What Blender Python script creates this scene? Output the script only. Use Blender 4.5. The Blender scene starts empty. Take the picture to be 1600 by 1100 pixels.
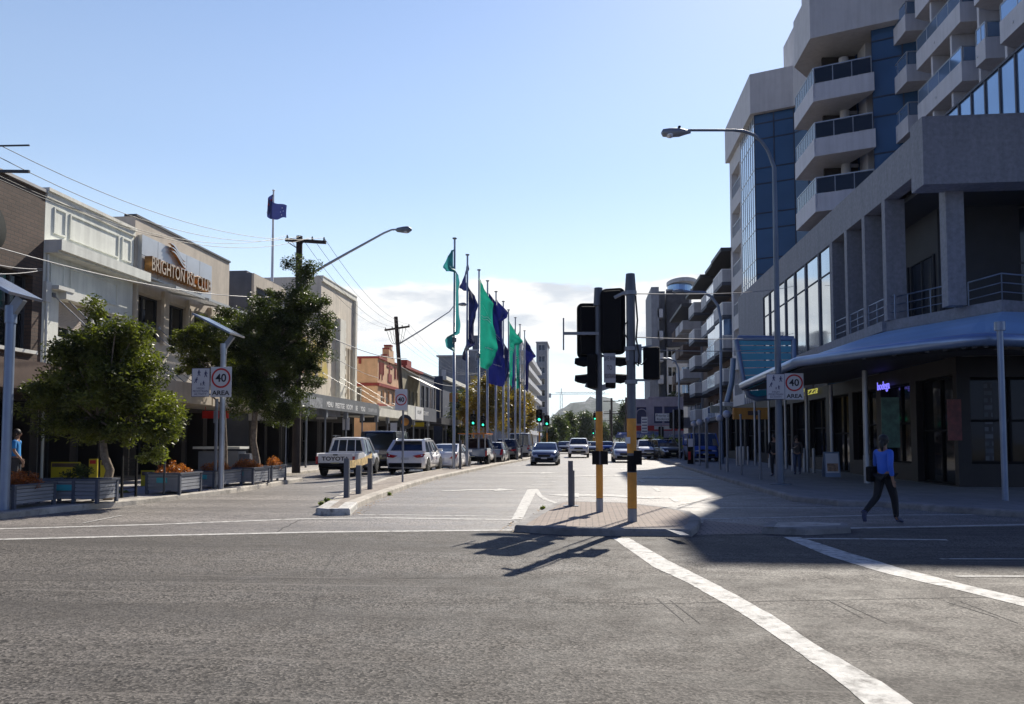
import bpy, math, random
import numpy as np
from mathutils import Vector, Matrix, Euler
random.seed(7); rng = np.random.default_rng(7)
R = math.radians
scene = bpy.context.scene; COL = scene.collection
# ---------------------------------------------------------------- camera, sky, sun, exposure
CAM_Z = 1.6; YAW = R(5.47); PITCH = R(3.0); FPX = 1200.0; HORIZON = 688.0
PV = HORIZON - FPX * math.tan(PITCH)
cd = bpy.data.cameras.new('camera'); cam = bpy.data.objects.new('camera', cd); COL.objects.link(cam)
cam.location = (0, 0, CAM_Z); cam.rotation_euler = (math.pi / 2 + PITCH, 0, YAW)
cd.sensor_width = 36; cd.lens = FPX / 1600 * 36; cd.shift_y = (PV - 550) / 1600
cd.clip_start = 0.1; cd.clip_end = 20000
scene.camera = cam
SUN_AZ = R(24.5) - YAW      # measured from +Y towards +X
SUN_EL = R(41.0)
w = bpy.data.worlds.new('World'); scene.world = w; w.use_nodes = True
nt = w.node_tree; nt.nodes.clear()
out = nt.nodes.new('ShaderNodeOutputWorld'); bg = nt.nodes.new('ShaderNodeBackground')
sky = nt.nodes.new('ShaderNodeTexSky'); sky.sky_type = 'NISHITA'; sky.sun_disc = False
sky.sun_elevation = SUN_EL; sky.sun_rotation = SUN_AZ; sky.air_density = 1.0; sky.dust_density = 0.15; sky.ozone_density = 1.6
tc = nt.nodes.new('ShaderNodeTexCoord')
def wn(t, **k):
    n = nt.nodes.new(t)
    for a, b in k.items(): setattr(n, a, b)
    return n
# clouds: a low bank over the end of the street, laid out by direction in the sky
sep = wn('ShaderNodeSeparateXYZ'); nt.links.new(tc.outputs['Generated'], sep.inputs[0])
at = wn('ShaderNodeMath', operation='ARCTAN2'); nt.links.new(sep.outputs[0], at.inputs[0]); nt.links.new(sep.outputs[1], at.inputs[1])
asn = wn('ShaderNodeMath', operation='ARCSINE'); nt.links.new(sep.outputs[2], asn.inputs[0])
comb = wn('ShaderNodeCombineXYZ')
sx = wn('ShaderNodeMath', operation='MULTIPLY'); sx.inputs[1].default_value = 1.0; nt.links.new(at.outputs[0], sx.inputs[0])
sy = wn('ShaderNodeMath', operation='MULTIPLY'); sy.inputs[1].default_value = 3.2; nt.links.new(asn.outputs[0], sy.inputs[0])
nt.links.new(sx.outputs[0], comb.inputs[0]); nt.links.new(sy.outputs[0], comb.inputs[1])
n1 = wn('ShaderNodeTexNoise'); n1.inputs['Scale'].default_value = 5.0; n1.inputs['Detail'].default_value = 9; n1.inputs['Roughness'].default_value = .55
nt.links.new(comb.outputs[0], n1.inputs['Vector'])
def ramp(inp, pts, interp='EASE'):
    r = nt.nodes.new('ShaderNodeValToRGB'); r.color_ramp.interpolation = interp
    while len(r.color_ramp.elements) > 1: r.color_ramp.elements.remove(r.color_ramp.elements[-1])
    for i, (p, v) in enumerate(pts):
        e = r.color_ramp.elements[0] if i == 0 else r.color_ramp.elements.new(p)
        e.position = p; e.color = (v, v, v, 1) if not isinstance(v, tuple) else v + (1,)
    nt.links.new(inp, r.inputs[0]); return r
def math_(op, a, b=None, c=None):
    m = nt.nodes.new('ShaderNodeMath'); m.operation = op
    for i, q in enumerate((a, b, c)):
        if q is None: continue
        if isinstance(q, (int, float)): m.inputs[i].default_value = q
        else: nt.links.new(q, m.inputs[i])
    return m.outputs[0]
# elevation in radians: bank between about 6.5 and 12.5 degrees
el = math_('ADD', asn.outputs[0], math_('MULTIPLY', math_('SUBTRACT', n1.outputs[0], .5), .11))
band = math_('MULTIPLY', ramp(el, [(0.112, 0.0), (0.130, 1.0)]).outputs[0], ramp(el, [(0.196, 1.0), (0.206, 0.0)]).outputs[0])
azc = math_('ADD', at.outputs[0], 0.08)
azm = ramp(math_('ABSOLUTE', azc), [(0.27, 1.0), (0.40, 0.0)]).outputs[0]
n2 = wn('ShaderNodeTexNoise'); n2.inputs['Scale'].default_value = 2.6; n2.inputs['Detail'].default_value = 8; n2.inputs['Roughness'].default_value = .6
nt.links.new(comb.outputs[0], n2.inputs['Vector'])
low = math_('MULTIPLY', ramp(n2.outputs[0], [(.46, 0.0), (.62, .7)]).outputs[0], ramp(el, [(0.02, 0.4), (0.13, 1.0), (0.17, 0.0)]).outputs[0])
msk = math_('MULTIPLY', math_('MAXIMUM', band, low), azm)
msk = math_('MULTIPLY', msk, .92)
n3 = wn('ShaderNodeTexNoise'); n3.inputs['Scale'].default_value = 9; n3.inputs['Detail'].default_value = 6
nt.links.new(comb.outputs[0], n3.inputs['Vector'])
cc = ramp(n3.outputs[0], [(.35, (4.9, 5.15, 5.5)), (.52, (7.4, 7.3, 7.1))])
mixc = wn('ShaderNodeMixRGB'); nt.links.new(msk, mixc.inputs[0])
hz = wn('ShaderNodeMixRGB'); hf = math_('MULTIPLY', ramp(asn.outputs[0], [(0.0, 1.0), (.10, .62), (.36, .12), (.6, 0.0)]).outputs[0], .9); nt.links.new(hf, hz.inputs[0])
nt.links.new(sky.outputs[0], hz.inputs[1]); hz.inputs[2].default_value = (5.9, 6.8, 7.6, 1)
ele = ramp(asn.outputs[0], [(0.0, (1.12, 1.12, 1.12)), (.25, (1.10, 1.07, 1.05)), (.58, (1.22, 1.15, 1.13)), (.80, (.20, .32, .66)), (1.0, (.13, .24, .60))])
mul = wn('ShaderNodeMixRGB', blend_type='MULTIPLY'); mul.inputs[0].default_value = 1.0; nt.links.new(hz.outputs[0], mul.inputs[1]); nt.links.new(ele.outputs[0], mul.inputs[2])
bk = ramp(sep.outputs[1], [(0.0, (.24, .29, .46)), (.35, (.8, .85, 1.0)), (.6, (1.0, 1.0, 1.0))]); bk.inputs[0].default_value = 0
sh_ = math_('MULTIPLY_ADD', sep.outputs[1], .5, .5); nt.links.new(sh_, bk.inputs[0])
mul2 = wn('ShaderNodeMixRGB', blend_type='MULTIPLY'); mul2.inputs[0].default_value = 1.0; nt.links.new(mul.outputs[0], mul2.inputs[1]); nt.links.new(bk.outputs[0], mul2.inputs[2])
nt.links.new(mul2.outputs[0], mixc.inputs[1]); nt.links.new(cc.outputs[0], mixc.inputs[2])
nt.links.new(mixc.outputs[0], bg.inputs[0]); bg.inputs[1].default_value = 0.10
nt.links.new(bg.outputs[0], out.inputs[0])
sd = bpy.data.lights.new('sun', 'SUN'); sd.energy = 5.0; sd.angle = R(0.53); sd.color = (1.0, 0.93, 0.82)
sun = bpy.data.objects.new('sun', sd); COL.objects.link(sun)
sdir = Vector((math.sin(SUN_AZ) * math.cos(SUN_EL), math.cos(SUN_AZ) * math.cos(SUN_EL), math.sin(SUN_EL)))
sun.rotation_euler = (-sdir).to_track_quat('-Z', 'Y').to_euler(); sun.location = sdir * 200
scene.view_settings.view_transform = 'Standard'; scene.view_settings.look = 'None'
scene.view_settings.exposure = 0.6; scene.view_settings.gamma = 1.0
scene.cycles.max_bounces = 6; scene.cycles.diffuse_bounces = 3; scene.cycles.transparent_max_bounces = 8
# ---------------------------------------------------------------- survey: from a sighting (u, v in 1600x1100) to a place in the street
_f = Matrix.Rotation(YAW, 3, 'Z')
FW = _f @ Vector((0, math.cos(PITCH), math.sin(PITCH))); RT = _f @ Vector((1, 0, 0)); UP = _f @ Vector((0, -math.sin(PITCH), math.cos(PITCH)))
EYE = Vector((0, 0, CAM_Z))
def ray(u, v): return FW + RT * ((u - 800) / FPX) + UP * ((PV - v) / FPX)
def G(u, v, z=0.0):
    d = ray(u, v); return EYE + d * ((z - CAM_Z) / d.z)
def PX(u, v, X):
    d = ray(u, v); return EYE + d * (X / d.x)
def PY(u, v, Y):
    d = ray(u, v); return EYE + d * (Y / d.y)
def HZ(v, P):
    rx = Vector((P[0], P[1], 0)); a = rx.dot(FW); b = rx.dot(UP); y = (PV - v) / FPX
    return CAM_Z + (y * a - b) / (math.cos(PITCH) - y * math.sin(PITCH))
def YU(u, X): return PX(u, 600, X).y
# ---------------------------------------------------------------- materials
MATS = {}
def new_mat(name):
    m = bpy.data.materials.new(name); m.use_nodes = True; m.node_tree.nodes.clear(); return m
class NT:
    def __init__(s, m): s.t = m.node_tree
    def n(s, ty, **k):
        n = s.t.nodes.new(ty)
        for a, b in k.items(): setattr(n, a, b)
        return n
    def l(s, a, b): s.t.links.new(a, b)
    def noise(s, vec, scale, detail=4, rough=.55):
        n = s.n('ShaderNodeTexNoise'); n.inputs['Scale'].default_value = scale; n.inputs['Detail'].default_value = detail; n.inputs['Roughness'].default_value = rough
        if vec is not None: s.l(vec, n.inputs['Vector'])
        return n.outputs[0]
    def ramp(s, inp, pts):
        r = s.n('ShaderNodeValToRGB')
        while len(r.color_ramp.elements) > 1: r.color_ramp.elements.remove(r.color_ramp.elements[-1])
        for i, (p, c) in enumerate(pts):
            e = r.color_ramp.elements[0] if i == 0 else r.color_ramp.elements.new(p)
            e.position = p; e.color = (c, c, c, 1) if not isinstance(c, (tuple, list)) else tuple(c) + (1,)
        s.l(inp, r.inputs[0]); return r.outputs[0]
    def mix(s, fac, a, b, blend='MIX'):
        m = s.n('ShaderNodeMixRGB', blend_type=blend)
        for i, q in ((0, fac), (1, a), (2, b)):
            if isinstance(q, (int, float)): m.inputs[i].default_value = q if i == 0 else (q, q, q, 1)
            elif isinstance(q, (tuple, list)): m.inputs[i].default_value = tuple(q) + (1,)
            else: s.l(q, m.inputs[i])
        return m.outputs[0]
    def math(s, op, a, b=0.0):
        m = s.n('ShaderNodeMath', operation=op)
        for i, q in ((0, a), (1, b)):
            if isinstance(q, (int, float)): m.inputs[i].default_value = q
            else: s.l(q, m.inputs[i])
        return m.outputs[0]
def mat(name, col, rough=.6, metal=0.0, var=.12, vs=1.5, bump=0.0, bs=40, spec=.5, streak=0.0, coat=0.0, emit=None, es=1.0, grime=0.0):
    """painted or plain surface with uneven tone, optional fine bump and rain streaks"""
    if name in MATS: return MATS[name]
    m = new_mat(name); t = NT(m); o = t.n('ShaderNodeOutputMaterial'); b = t.n('ShaderNodeBsdfPrincipled')
    g = t.n('ShaderNodeNewGeometry').outputs['Position']
    n = t.noise(g, vs, 6, .6)
    c = t.mix(t.ramp(n, [(.3, 0.0), (.7, 1.0)]), tuple(max(0, x * (1 - var)) for x in col), tuple(min(1, x * (1 + var)) for x in col))
    if streak:
        mp = t.n('ShaderNodeMapping'); mp.inputs['Scale'].default_value = (3.5, 3.5, .22); t.l(g, mp.inputs[0])
        s_ = t.ramp(t.noise(mp.outputs[0], 1.0, 6, .65), [(.42, 0.0), (.75, 1.0)])
        c = t.mix(t.math('MULTIPLY', s_, streak), c, tuple(x * .45 for x in col))
    if grime:
        gn = t.ramp(t.noise(g, 5.5, 8, .7), [(.5, 0.0), (.72, 1.0)])
        c = t.mix(t.math('MULTIPLY', gn, grime), c, (.05, .042, .035))
    t.l(c, b.inputs['Base Color']); b.inputs['Roughness'].default_value = rough; b.inputs['Metallic'].default_value = metal
    b.inputs['Specular IOR Level'].default_value = spec; b.inputs['Coat Weight'].default_value = coat; b.inputs['Coat Roughness'].default_value = .05
    if emit: b.inputs['Emission Color'].default_value = tuple(emit) + (1,); b.inputs['Emission Strength'].default_value = es
    if bump:
        bp = t.n('ShaderNodeBump'); bp.inputs['Strength'].default_value = bump; bp.inputs['Distance'].default_value = .02
        t.l(t.noise(g, bs, 5, .6), bp.inputs['Height']); t.l(bp.outputs[0], b.inputs['Normal'])
    t.l(b.outputs[0], o.inputs[0]); MATS[name] = m; return m
def mat_asphalt(name, base, warm=1.0, spec=.5, rough=.62):
    m = new_mat(name); t = NT(m); o = t.n('ShaderNodeOutputMaterial'); b = t.n('ShaderNodeBsdfPrincipled')
    g = t.n('ShaderNodeNewGeometry').outputs['Position']
    mp = t.n('ShaderNodeMapping'); mp.inputs['Scale'].default_value = (.10, 1.1, 1); t.l(g, mp.inputs[0])
    bands = t.noise(mp.outputs[0], 1.0, 5, .6)
    patch = t.noise(g, .35, 6, .6)
    fine = t.noise(g, 60, 4, .8)
    v = t.n('ShaderNodeTexVoronoi'); v.inputs['Scale'].default_value = 48; t.l(g, v.inputs['Vector'])
    stone = t.ramp(v.outputs['Color'], [(.15, .15), (.9, 2.1)])
    c = t.mix(t.ramp(bands, [(.35, 0.0), (.65, 1.0)]), tuple(x * .72 for x in base), tuple(x * 1.25 for x in base))
    c = t.mix(t.ramp(patch, [(.4, 0.0), (.62, .45)]), c, tuple(x * 1.3 for x in base))
    c = t.mix(1.0, c, stone, 'MULTIPLY')
    c = t.mix(t.ramp(fine, [(.40, .75), (.55, 0.0)]), c, tuple(x * .22 for x in base))
    crk = t.n('ShaderNodeTexVoronoi'); crk.feature = 'DISTANCE_TO_EDGE'; crk.inputs['Scale'].default_value = .30
    wv = t.mix(.25, g, t.n('ShaderNodeTexNoise').outputs['Color']); t.l(wv, crk.inputs['Vector'])
    c = t.mix(t.ramp(crk.outputs['Distance'], [(.0, .6), (.004, 0.0)]), c, tuple(x * .25 for x in base))
    mp2 = t.n('ShaderNodeMapping'); mp2.inputs['Scale'].default_value = (.05, .55, 1); mp2.inputs['Rotation'].default_value = (0, 0, -.03); t.l(g, mp2.inputs[0])
    tb = t.noise(mp2.outputs[0], 1.0, 3, .5); c = t.mix(t.ramp(tb, [(.44, 0.0), (.56, .55)]), c, tuple(x * .48 for x in base))
    mp3 = t.n('ShaderNodeMapping'); mp3.inputs['Scale'].default_value = (.12, 9.0, 1); t.l(g, mp3.inputs[0])
    sk_ = t.noise(mp3.outputs[0], 1.0, 3, .6); c = t.mix(t.ramp(sk_, [(.60, 0.0), (.68, .35)]), c, tuple(x * 1.7 for x in base))
    oil = t.ramp(t.noise(g, 1.7, 3, .5), [(.66, 0.0), (.76, .45)])
    c = t.mix(oil, c, tuple(x * .45 for x in base))
    t.l(c, b.inputs['Base Color'])
    t.l(t.ramp(t.noise(g, 2.0, 5, .6), [(.3, rough - .1), (.7, rough + .12)]), b.inputs['Roughness'])
    b.inputs['Specular IOR Level'].default_value = spec
    bp = t.n('ShaderNodeBump'); bp.inputs['Strength'].default_value = .9; bp.inputs['Distance'].default_value = .006
    t.l(t.math('ADD', fine, t.math('MULTIPLY', v.outputs['Distance'], .8)), bp.inputs['Height']); t.l(bp.outputs[0], b.inputs['Normal'])
    t.l(b.outputs[0], o.inputs[0]); MATS[name] = m; return m
def mat_brick(name, c1, c2, mortar, w=.24, h=.086, rot=None, bump=.5, rough=.85, gap=.012):
    if name in MATS: return MATS[name]
    m = new_mat(name); t = NT(m); o = t.n('ShaderNodeOutputMaterial'); b = t.n('ShaderNodeBsdfPrincipled')
    g = t.n('ShaderNodeNewGeometry').outputs['Position']
    sp = t.n('ShaderNodeSeparateXYZ'); t.l(g, sp.inputs[0]); cb = t.n('ShaderNodeCombineXYZ')
    if rot == 'flat': t.l(sp.outputs[0], cb.inputs[0]); t.l(sp.outputs[1], cb.inputs[1])
    else: t.l(t.math('ADD', sp.outputs[0], sp.outputs[1]), cb.inputs[0]); t.l(sp.outputs[2], cb.inputs[1])
    br = t.n('ShaderNodeTexBrick'); t.l(cb.outputs[0], br.inputs['Vector'])
    br.inputs['Color1'].default_value = tuple(c1) + (1,); br.inputs['Color2'].default_value = tuple(c2) + (1,); br.inputs['Mortar'].default_value = tuple(mortar) + (1,)
    br.inputs['Scale'].default_value = 1; br.inputs['Brick Width'].default_value = w; br.inputs['Row Height'].default_value = h; br.inputs['Mortar Size'].default_value = gap
    n = t.noise(g, 1.3, 6, .65)
    c = t.mix(t.ramp(n, [(.35, 0.0), (.7, .5)]), br.outputs['Color'], tuple(x * .5 for x in c1))
    t.l(c, b.inputs['Base Color']); b.inputs['Roughness'].default_value = rough
    bp = t.n('ShaderNodeBump'); bp.inputs['Strength'].default_value = bump; bp.inputs['Distance'].default_value = .01; bp.invert = True
    t.l(t.math('ADD', br.outputs['Fac'], t.math('MULTIPLY', t.noise(g, 60, 3), .4)), bp.inputs['Height']); t.l(bp.outputs[0], b.inputs['Normal'])
    t.l(b.outputs[0], o.inputs[0]); MATS[name] = m; return m
def mat_glass(name, col, rough=.04, spec=.9, wave=.02, metal=0.0, ws=.6):
    """dark reflective window glass, slightly uneven panes"""
    if name in MATS: return MATS[name]
    m = new_mat(name); t = NT(m); o = t.n('ShaderNodeOutputMaterial'); b = t.n('ShaderNodeBsdfPrincipled')
    g = t.n('ShaderNodeNewGeometry').outputs['Position']
    c = t.mix(t.ramp(t.noise(g, .35, 2), [(.3, 0.0), (.7, 1.0)]), tuple(x * .88 for x in col), tuple(x * 1.12 for x in col))
    t.l(c, b.inputs['Base Color']); b.inputs['Roughness'].default_value = rough; b.inputs['Specular IOR Level'].default_value = spec; b.inputs['Metallic'].default_value = metal
    bp = t.n('ShaderNodeBump'); bp.inputs['Strength'].default_value = wave; bp.inputs['Distance'].default_value = .5
    t.l(t.noise(g, ws, 2), bp.inputs['Height']); t.l(bp.outputs[0], b.inputs['Normal'])
    t.l(b.outputs[0], o.inputs[0]); MATS[name] = m; return m
def mat_leaf(name, dark, light, trans=.35, scale=1.4):
    m = new_mat(name); t = NT(m); o = t.n('ShaderNodeOutputMaterial')
    g = t.n('ShaderNodeNewGeometry').outputs['Position']
    n = t.noise(g, scale, 3, .6); n2_ = t.noise(g, 14, 2, .6)
    c = t.mix(t.ramp(t.math('ADD', t.math('MULTIPLY', n, .6), t.math('MULTIPLY', n2_, .4)), [(.38, 0.0), (.62, 1.0)]), dark, light)
    b = t.n('ShaderNodeBsdfPrincipled'); t.l(c, b.inputs['Base Color']); b.inputs['Roughness'].default_value = .42; b.inputs['Specular IOR Level'].default_value = .35
    tr = t.n('ShaderNodeBsdfTranslucent'); t.l(t.mix(1.0, c, (1.3, 1.5, .5), 'MULTIPLY'), tr.inputs[0])
    mx = t.n('ShaderNodeMixShader'); mx.inputs[0].default_value = trans; t.l(b.outputs[0], mx.inputs[1]); t.l(tr.outputs[0], mx.inputs[2])
    t.l(mx.outputs[0], o.inputs[0]); MATS[name] = m; return m
def mat_cloth(name, col, trans=.45):
    m = new_mat(name); t = NT(m); o = t.n('ShaderNodeOutputMaterial')
    g = t.n('ShaderNodeNewGeometry').outputs['Position']
    c = t.mix(t.noise(g, 3, 3), tuple(x * .8 for x in col), tuple(min(1, x * 1.15) for x in col))
    b = t.n('ShaderNodeBsdfPrincipled'); t.l(c, b.inputs['Base Color']); b.inputs['Roughness'].default_value = .6
    tr = t.n('ShaderNodeBsdfTranslucent'); t.l(c, tr.inputs[0])
    mx = t.n('ShaderNodeMixShader'); mx.inputs[0].default_value = trans; t.l(b.outputs[0], mx.inputs[1]); t.l(tr.outputs[0], mx.inputs[2])
    t.l(mx.outputs[0], o.inputs[0]); MATS[name] = m; return m
# ---------------------------------------------------------------- mesh builder
class MB:
    def __init__(s): s.v = []; s.f = []; s.sm = []; s.mi = []; s.m = 0
    def add(s, vs, fs, smooth=False):
        o = len(s.v); s.v += [tuple(x) for x in vs]
        for f in fs: s.f.append(tuple(i + o for i in f)); s.sm.append(smooth); s.mi.append(s.m)
        return s
    def box(s, x0, x1, y0, y1, z0, z1):
        x0, x1 = min(x0, x1), max(x0, x1); y0, y1 = min(y0, y1), max(y0, y1); z0, z1 = min(z0, z1), max(z0, z1)
        return s.add([(x0, y0, z0), (x1, y0, z0), (x1, y1, z0), (x0, y1, z0), (x0, y0, z1), (x1, y0, z1), (x1, y1, z1), (x0, y1, z1)],
                     [(0, 3, 2, 1), (4, 5, 6, 7), (0, 1, 5, 4), (1, 2, 6, 5), (2, 3, 7, 6), (3, 0, 4, 7)])
    def obox(s, c, ax, ay, az, hx, hy, hz):
        c = Vector(c); ax = Vector(ax) * hx; ay = Vector(ay) * hy; az = Vector(az) * hz
        P = [c + ax * i + ay * j + az * k for k in (-1, 1) for i, j in ((-1, -1), (1, -1), (1, 1), (-1, 1))]
        return s.add(P, [(0, 3, 2, 1), (4, 5, 6, 7), (0, 1, 5, 4), (1, 2, 6, 5), (2, 3, 7, 6), (3, 0, 4, 7)])
    def bar(s, a, b, w, h=None, up=(0, 0, 1)):
        a = Vector(a); b = Vector(b); d = b - a; L = d.length
        if L < 1e-6: return s
        d.normalize(); u = Vector(up)
        if abs(d.dot(u)) > .99: u = Vector((1, 0, 0))
        r = d.cross(u).normalized(); u2 = r.cross(d)
        return s.obox((a + b) / 2, r, d, u2, w / 2, L / 2, (h or w) / 2)
    def tube(s, pts, r, n=10, caps=True, smooth=True):
        pts = [Vector(p) for p in pts]; k = len(pts)
        rs = [r] * k if isinstance(r, (int, float)) else list(r)
        vs = []; prev = None
        for i, p in enumerate(pts):
            d = (pts[min(i + 1, k - 1)] - pts[max(i - 1, 0)]).normalized()
            if prev is None:
                u = Vector((0, 0, 1)) if abs(d.z) < .95 else Vector((1, 0, 0))
            else: u = prev
            a = d.cross(u)
            if a.length < 1e-4: a = d.cross(Vector((0, 1, 0)))
            a.normalize(); b = a.cross(d).normalized(); prev = b
            for j in range(n):
                t = 2 * math.pi * j / n; vs.append(p + a * (math.cos(t) * rs[i]) + b * (math.sin(t) * rs[i]))
        fs = [(i * n + j, i * n + (j + 1) % n, (i + 1) * n + (j + 1) % n, (i + 1) * n + j) for i in range(k - 1) for j in range(n)]
        s.add(vs, fs, smooth)
        if caps: s.add(vs[:n], [tuple(range(n))[::-1]]); s.add(vs[-n:], [tuple(range(n))])
        return s
    def lathe(s, prof, c=(0, 0, 0), n=16, axis='Z', smooth=True):
        vs = []; c = Vector(c)
        for (r, z) in prof:
            for j in range(n):
                t = 2 * math.pi * j / n; x, y = r * math.cos(t), r * math.sin(t)
                vs.append(c + (Vector((x, y, z)) if axis == 'Z' else Vector((z, x, y)) if axis == 'X' else Vector((x, z, y))))
        fs = [(i * n + j, i * n + (j + 1) % n, (i + 1) * n + (j + 1) % n, (i + 1) * n + j) for i in range(len(prof) - 1) for j in range(n)]
        fs += [tuple(range(n))[::-1], tuple((len(prof) - 1) * n + j for j in range(n))]
        return s.add(vs, fs, smooth)
    def ball(s, c, r, n=14, sz=1.0):
        return s.lathe([(r * max(.02, math.sin(math.pi * i / n)), -r * sz * math.cos(math.pi * i / n)) for i in range(n + 1)], c, n + 4)
    def prism(s, poly, z0, z1):
        n = len(poly); area = sum(poly[i][0] * poly[(i + 1) % n][1] - poly[(i + 1) % n][0] * poly[i][1] for i in range(n))
        if area < 0: poly = poly[::-1]
        vs = [(p[0], p[1], z0) for p in poly] + [(p[0], p[1], z1) for p in poly]
        return s.add(vs, [tuple(range(n))[::-1], tuple(range(n, 2 * n))] + [(i, (i + 1) % n, n + (i + 1) % n, n + i) for i in range(n)])
    def poly3(s, pts, th):
        """flat polygon given in 3D, thickened by vector th"""
        n = len(pts); pts = [Vector(p) for p in pts]; th = Vector(th)
        return s.add(pts + [p + th for p in pts], [tuple(range(n))[::-1], tuple(range(n, 2 * n))] + [(i, (i + 1) % n, n + (i + 1) % n, n + i) for i in range(n)])
    def strip(s, A, B, smooth=False):
        vs = list(A) + list(B); n = len(A)
        return s.add(vs, [(i, i + 1, n + i + 1, n + i) for i in range(n - 1)], smooth)
    def build(s, name, mats, parent=None, bevel=0, loc=None, rz=0):
        me = bpy.data.meshes.new(name); me.from_pydata(s.v, [], s.f)
        if not isinstance(mats, (list, tuple)): mats = [mats]
        for m in mats: me.materials.append(m)
        me.polygons.foreach_set('use_smooth', s.sm); me.polygons.foreach_set('material_index', s.mi)
        me.validate(); me.update()
        o = bpy.data.objects.new(name, me); COL.objects.link(o)
        if parent is not None: o.parent = parent
        if loc is not None: o.location = loc
        if rz: o.rotation_euler.z = rz
        if bevel:
            b = o.modifiers.new('bevel', 'BEVEL'); b.width = bevel; b.segments = 2; b.limit_method = 'ANGLE'
        return o
def recalc(o):
    import bmesh
    bm = bmesh.new(); bm.from_mesh(o.data); bmesh.ops.recalc_face_normals(bm, faces=bm.faces[:]); bm.to_mesh(o.data); bm.free(); return o
def tag(o, label=None, cat=None, group=None, kind=None):
    if label: o['label'] = label
    if cat: o['category'] = cat
    if group: o['group'] = group
    if kind: o['kind'] = kind
    return o
def empty(name, loc, label, cat, group=None, rz=0):
    o = bpy.data.objects.new(name, None); COL.objects.link(o); o.location = loc; o.rotation_euler.z = rz; o.empty_display_size = .2
    return tag(o, label, cat, group)
def copy_tree(o, parent=None):
    c = o.copy(); COL.objects.link(c)
    if parent is not None: c.parent = parent
    for ch in list(o.children): copy_tree(ch, c)
    return c
def text(s, size, mat_, parent, M, name='lettering', ext=.003, align='CENTER', sx=1.0, bold=0.0, shear=0.0, space=1.0):
    """writing as a real mesh; M places it (X right, Y up, Z out of the surface)"""
    cu = bpy.data.curves.new(name, 'FONT'); cu.body = s; cu.size = size; cu.extrude = ext; cu.align_x = align; cu.align_y = 'CENTER'
    cu.offset = bold; cu.shear = shear; cu.space_character = space; cu.resolution_u = 3
    ob = bpy.data.objects.new(name, cu); COL.objects.link(ob)
    dg = bpy.context.evaluated_depsgraph_get(); dg.update()
    me = bpy.data.meshes.new_from_object(ob.evaluated_get(dg)); bpy.data.objects.remove(ob); bpy.data.curves.remove(cu)
    me.transform(Matrix.Diagonal((sx, 1, 1, 1))); me.materials.clear(); me.materials.append(mat_)
    o = bpy.data.objects.new(name, me); COL.objects.link(o); o.parent = parent; o.matrix_local = M
    return o
def frame(o, x, y, z=None):
    """4x4 with columns X, Y, Z and origin o"""
    x = Vector(x).normalized(); y = Vector(y).normalized(); z = x.cross(y) if z is None else Vector(z)
    M = Matrix((x, y, z)).transposed().to_4x4(); M.translation = Vector(o); return M
MCAM = dict(x=(1, 0, 0), y=(0, 0, 1))       # writing facing the camera side (normal -Y)
MLEFT = dict(x=(0, 1, 0), y=(0, 0, 1))      # writing on a left-hand facade (normal +X)
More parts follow.
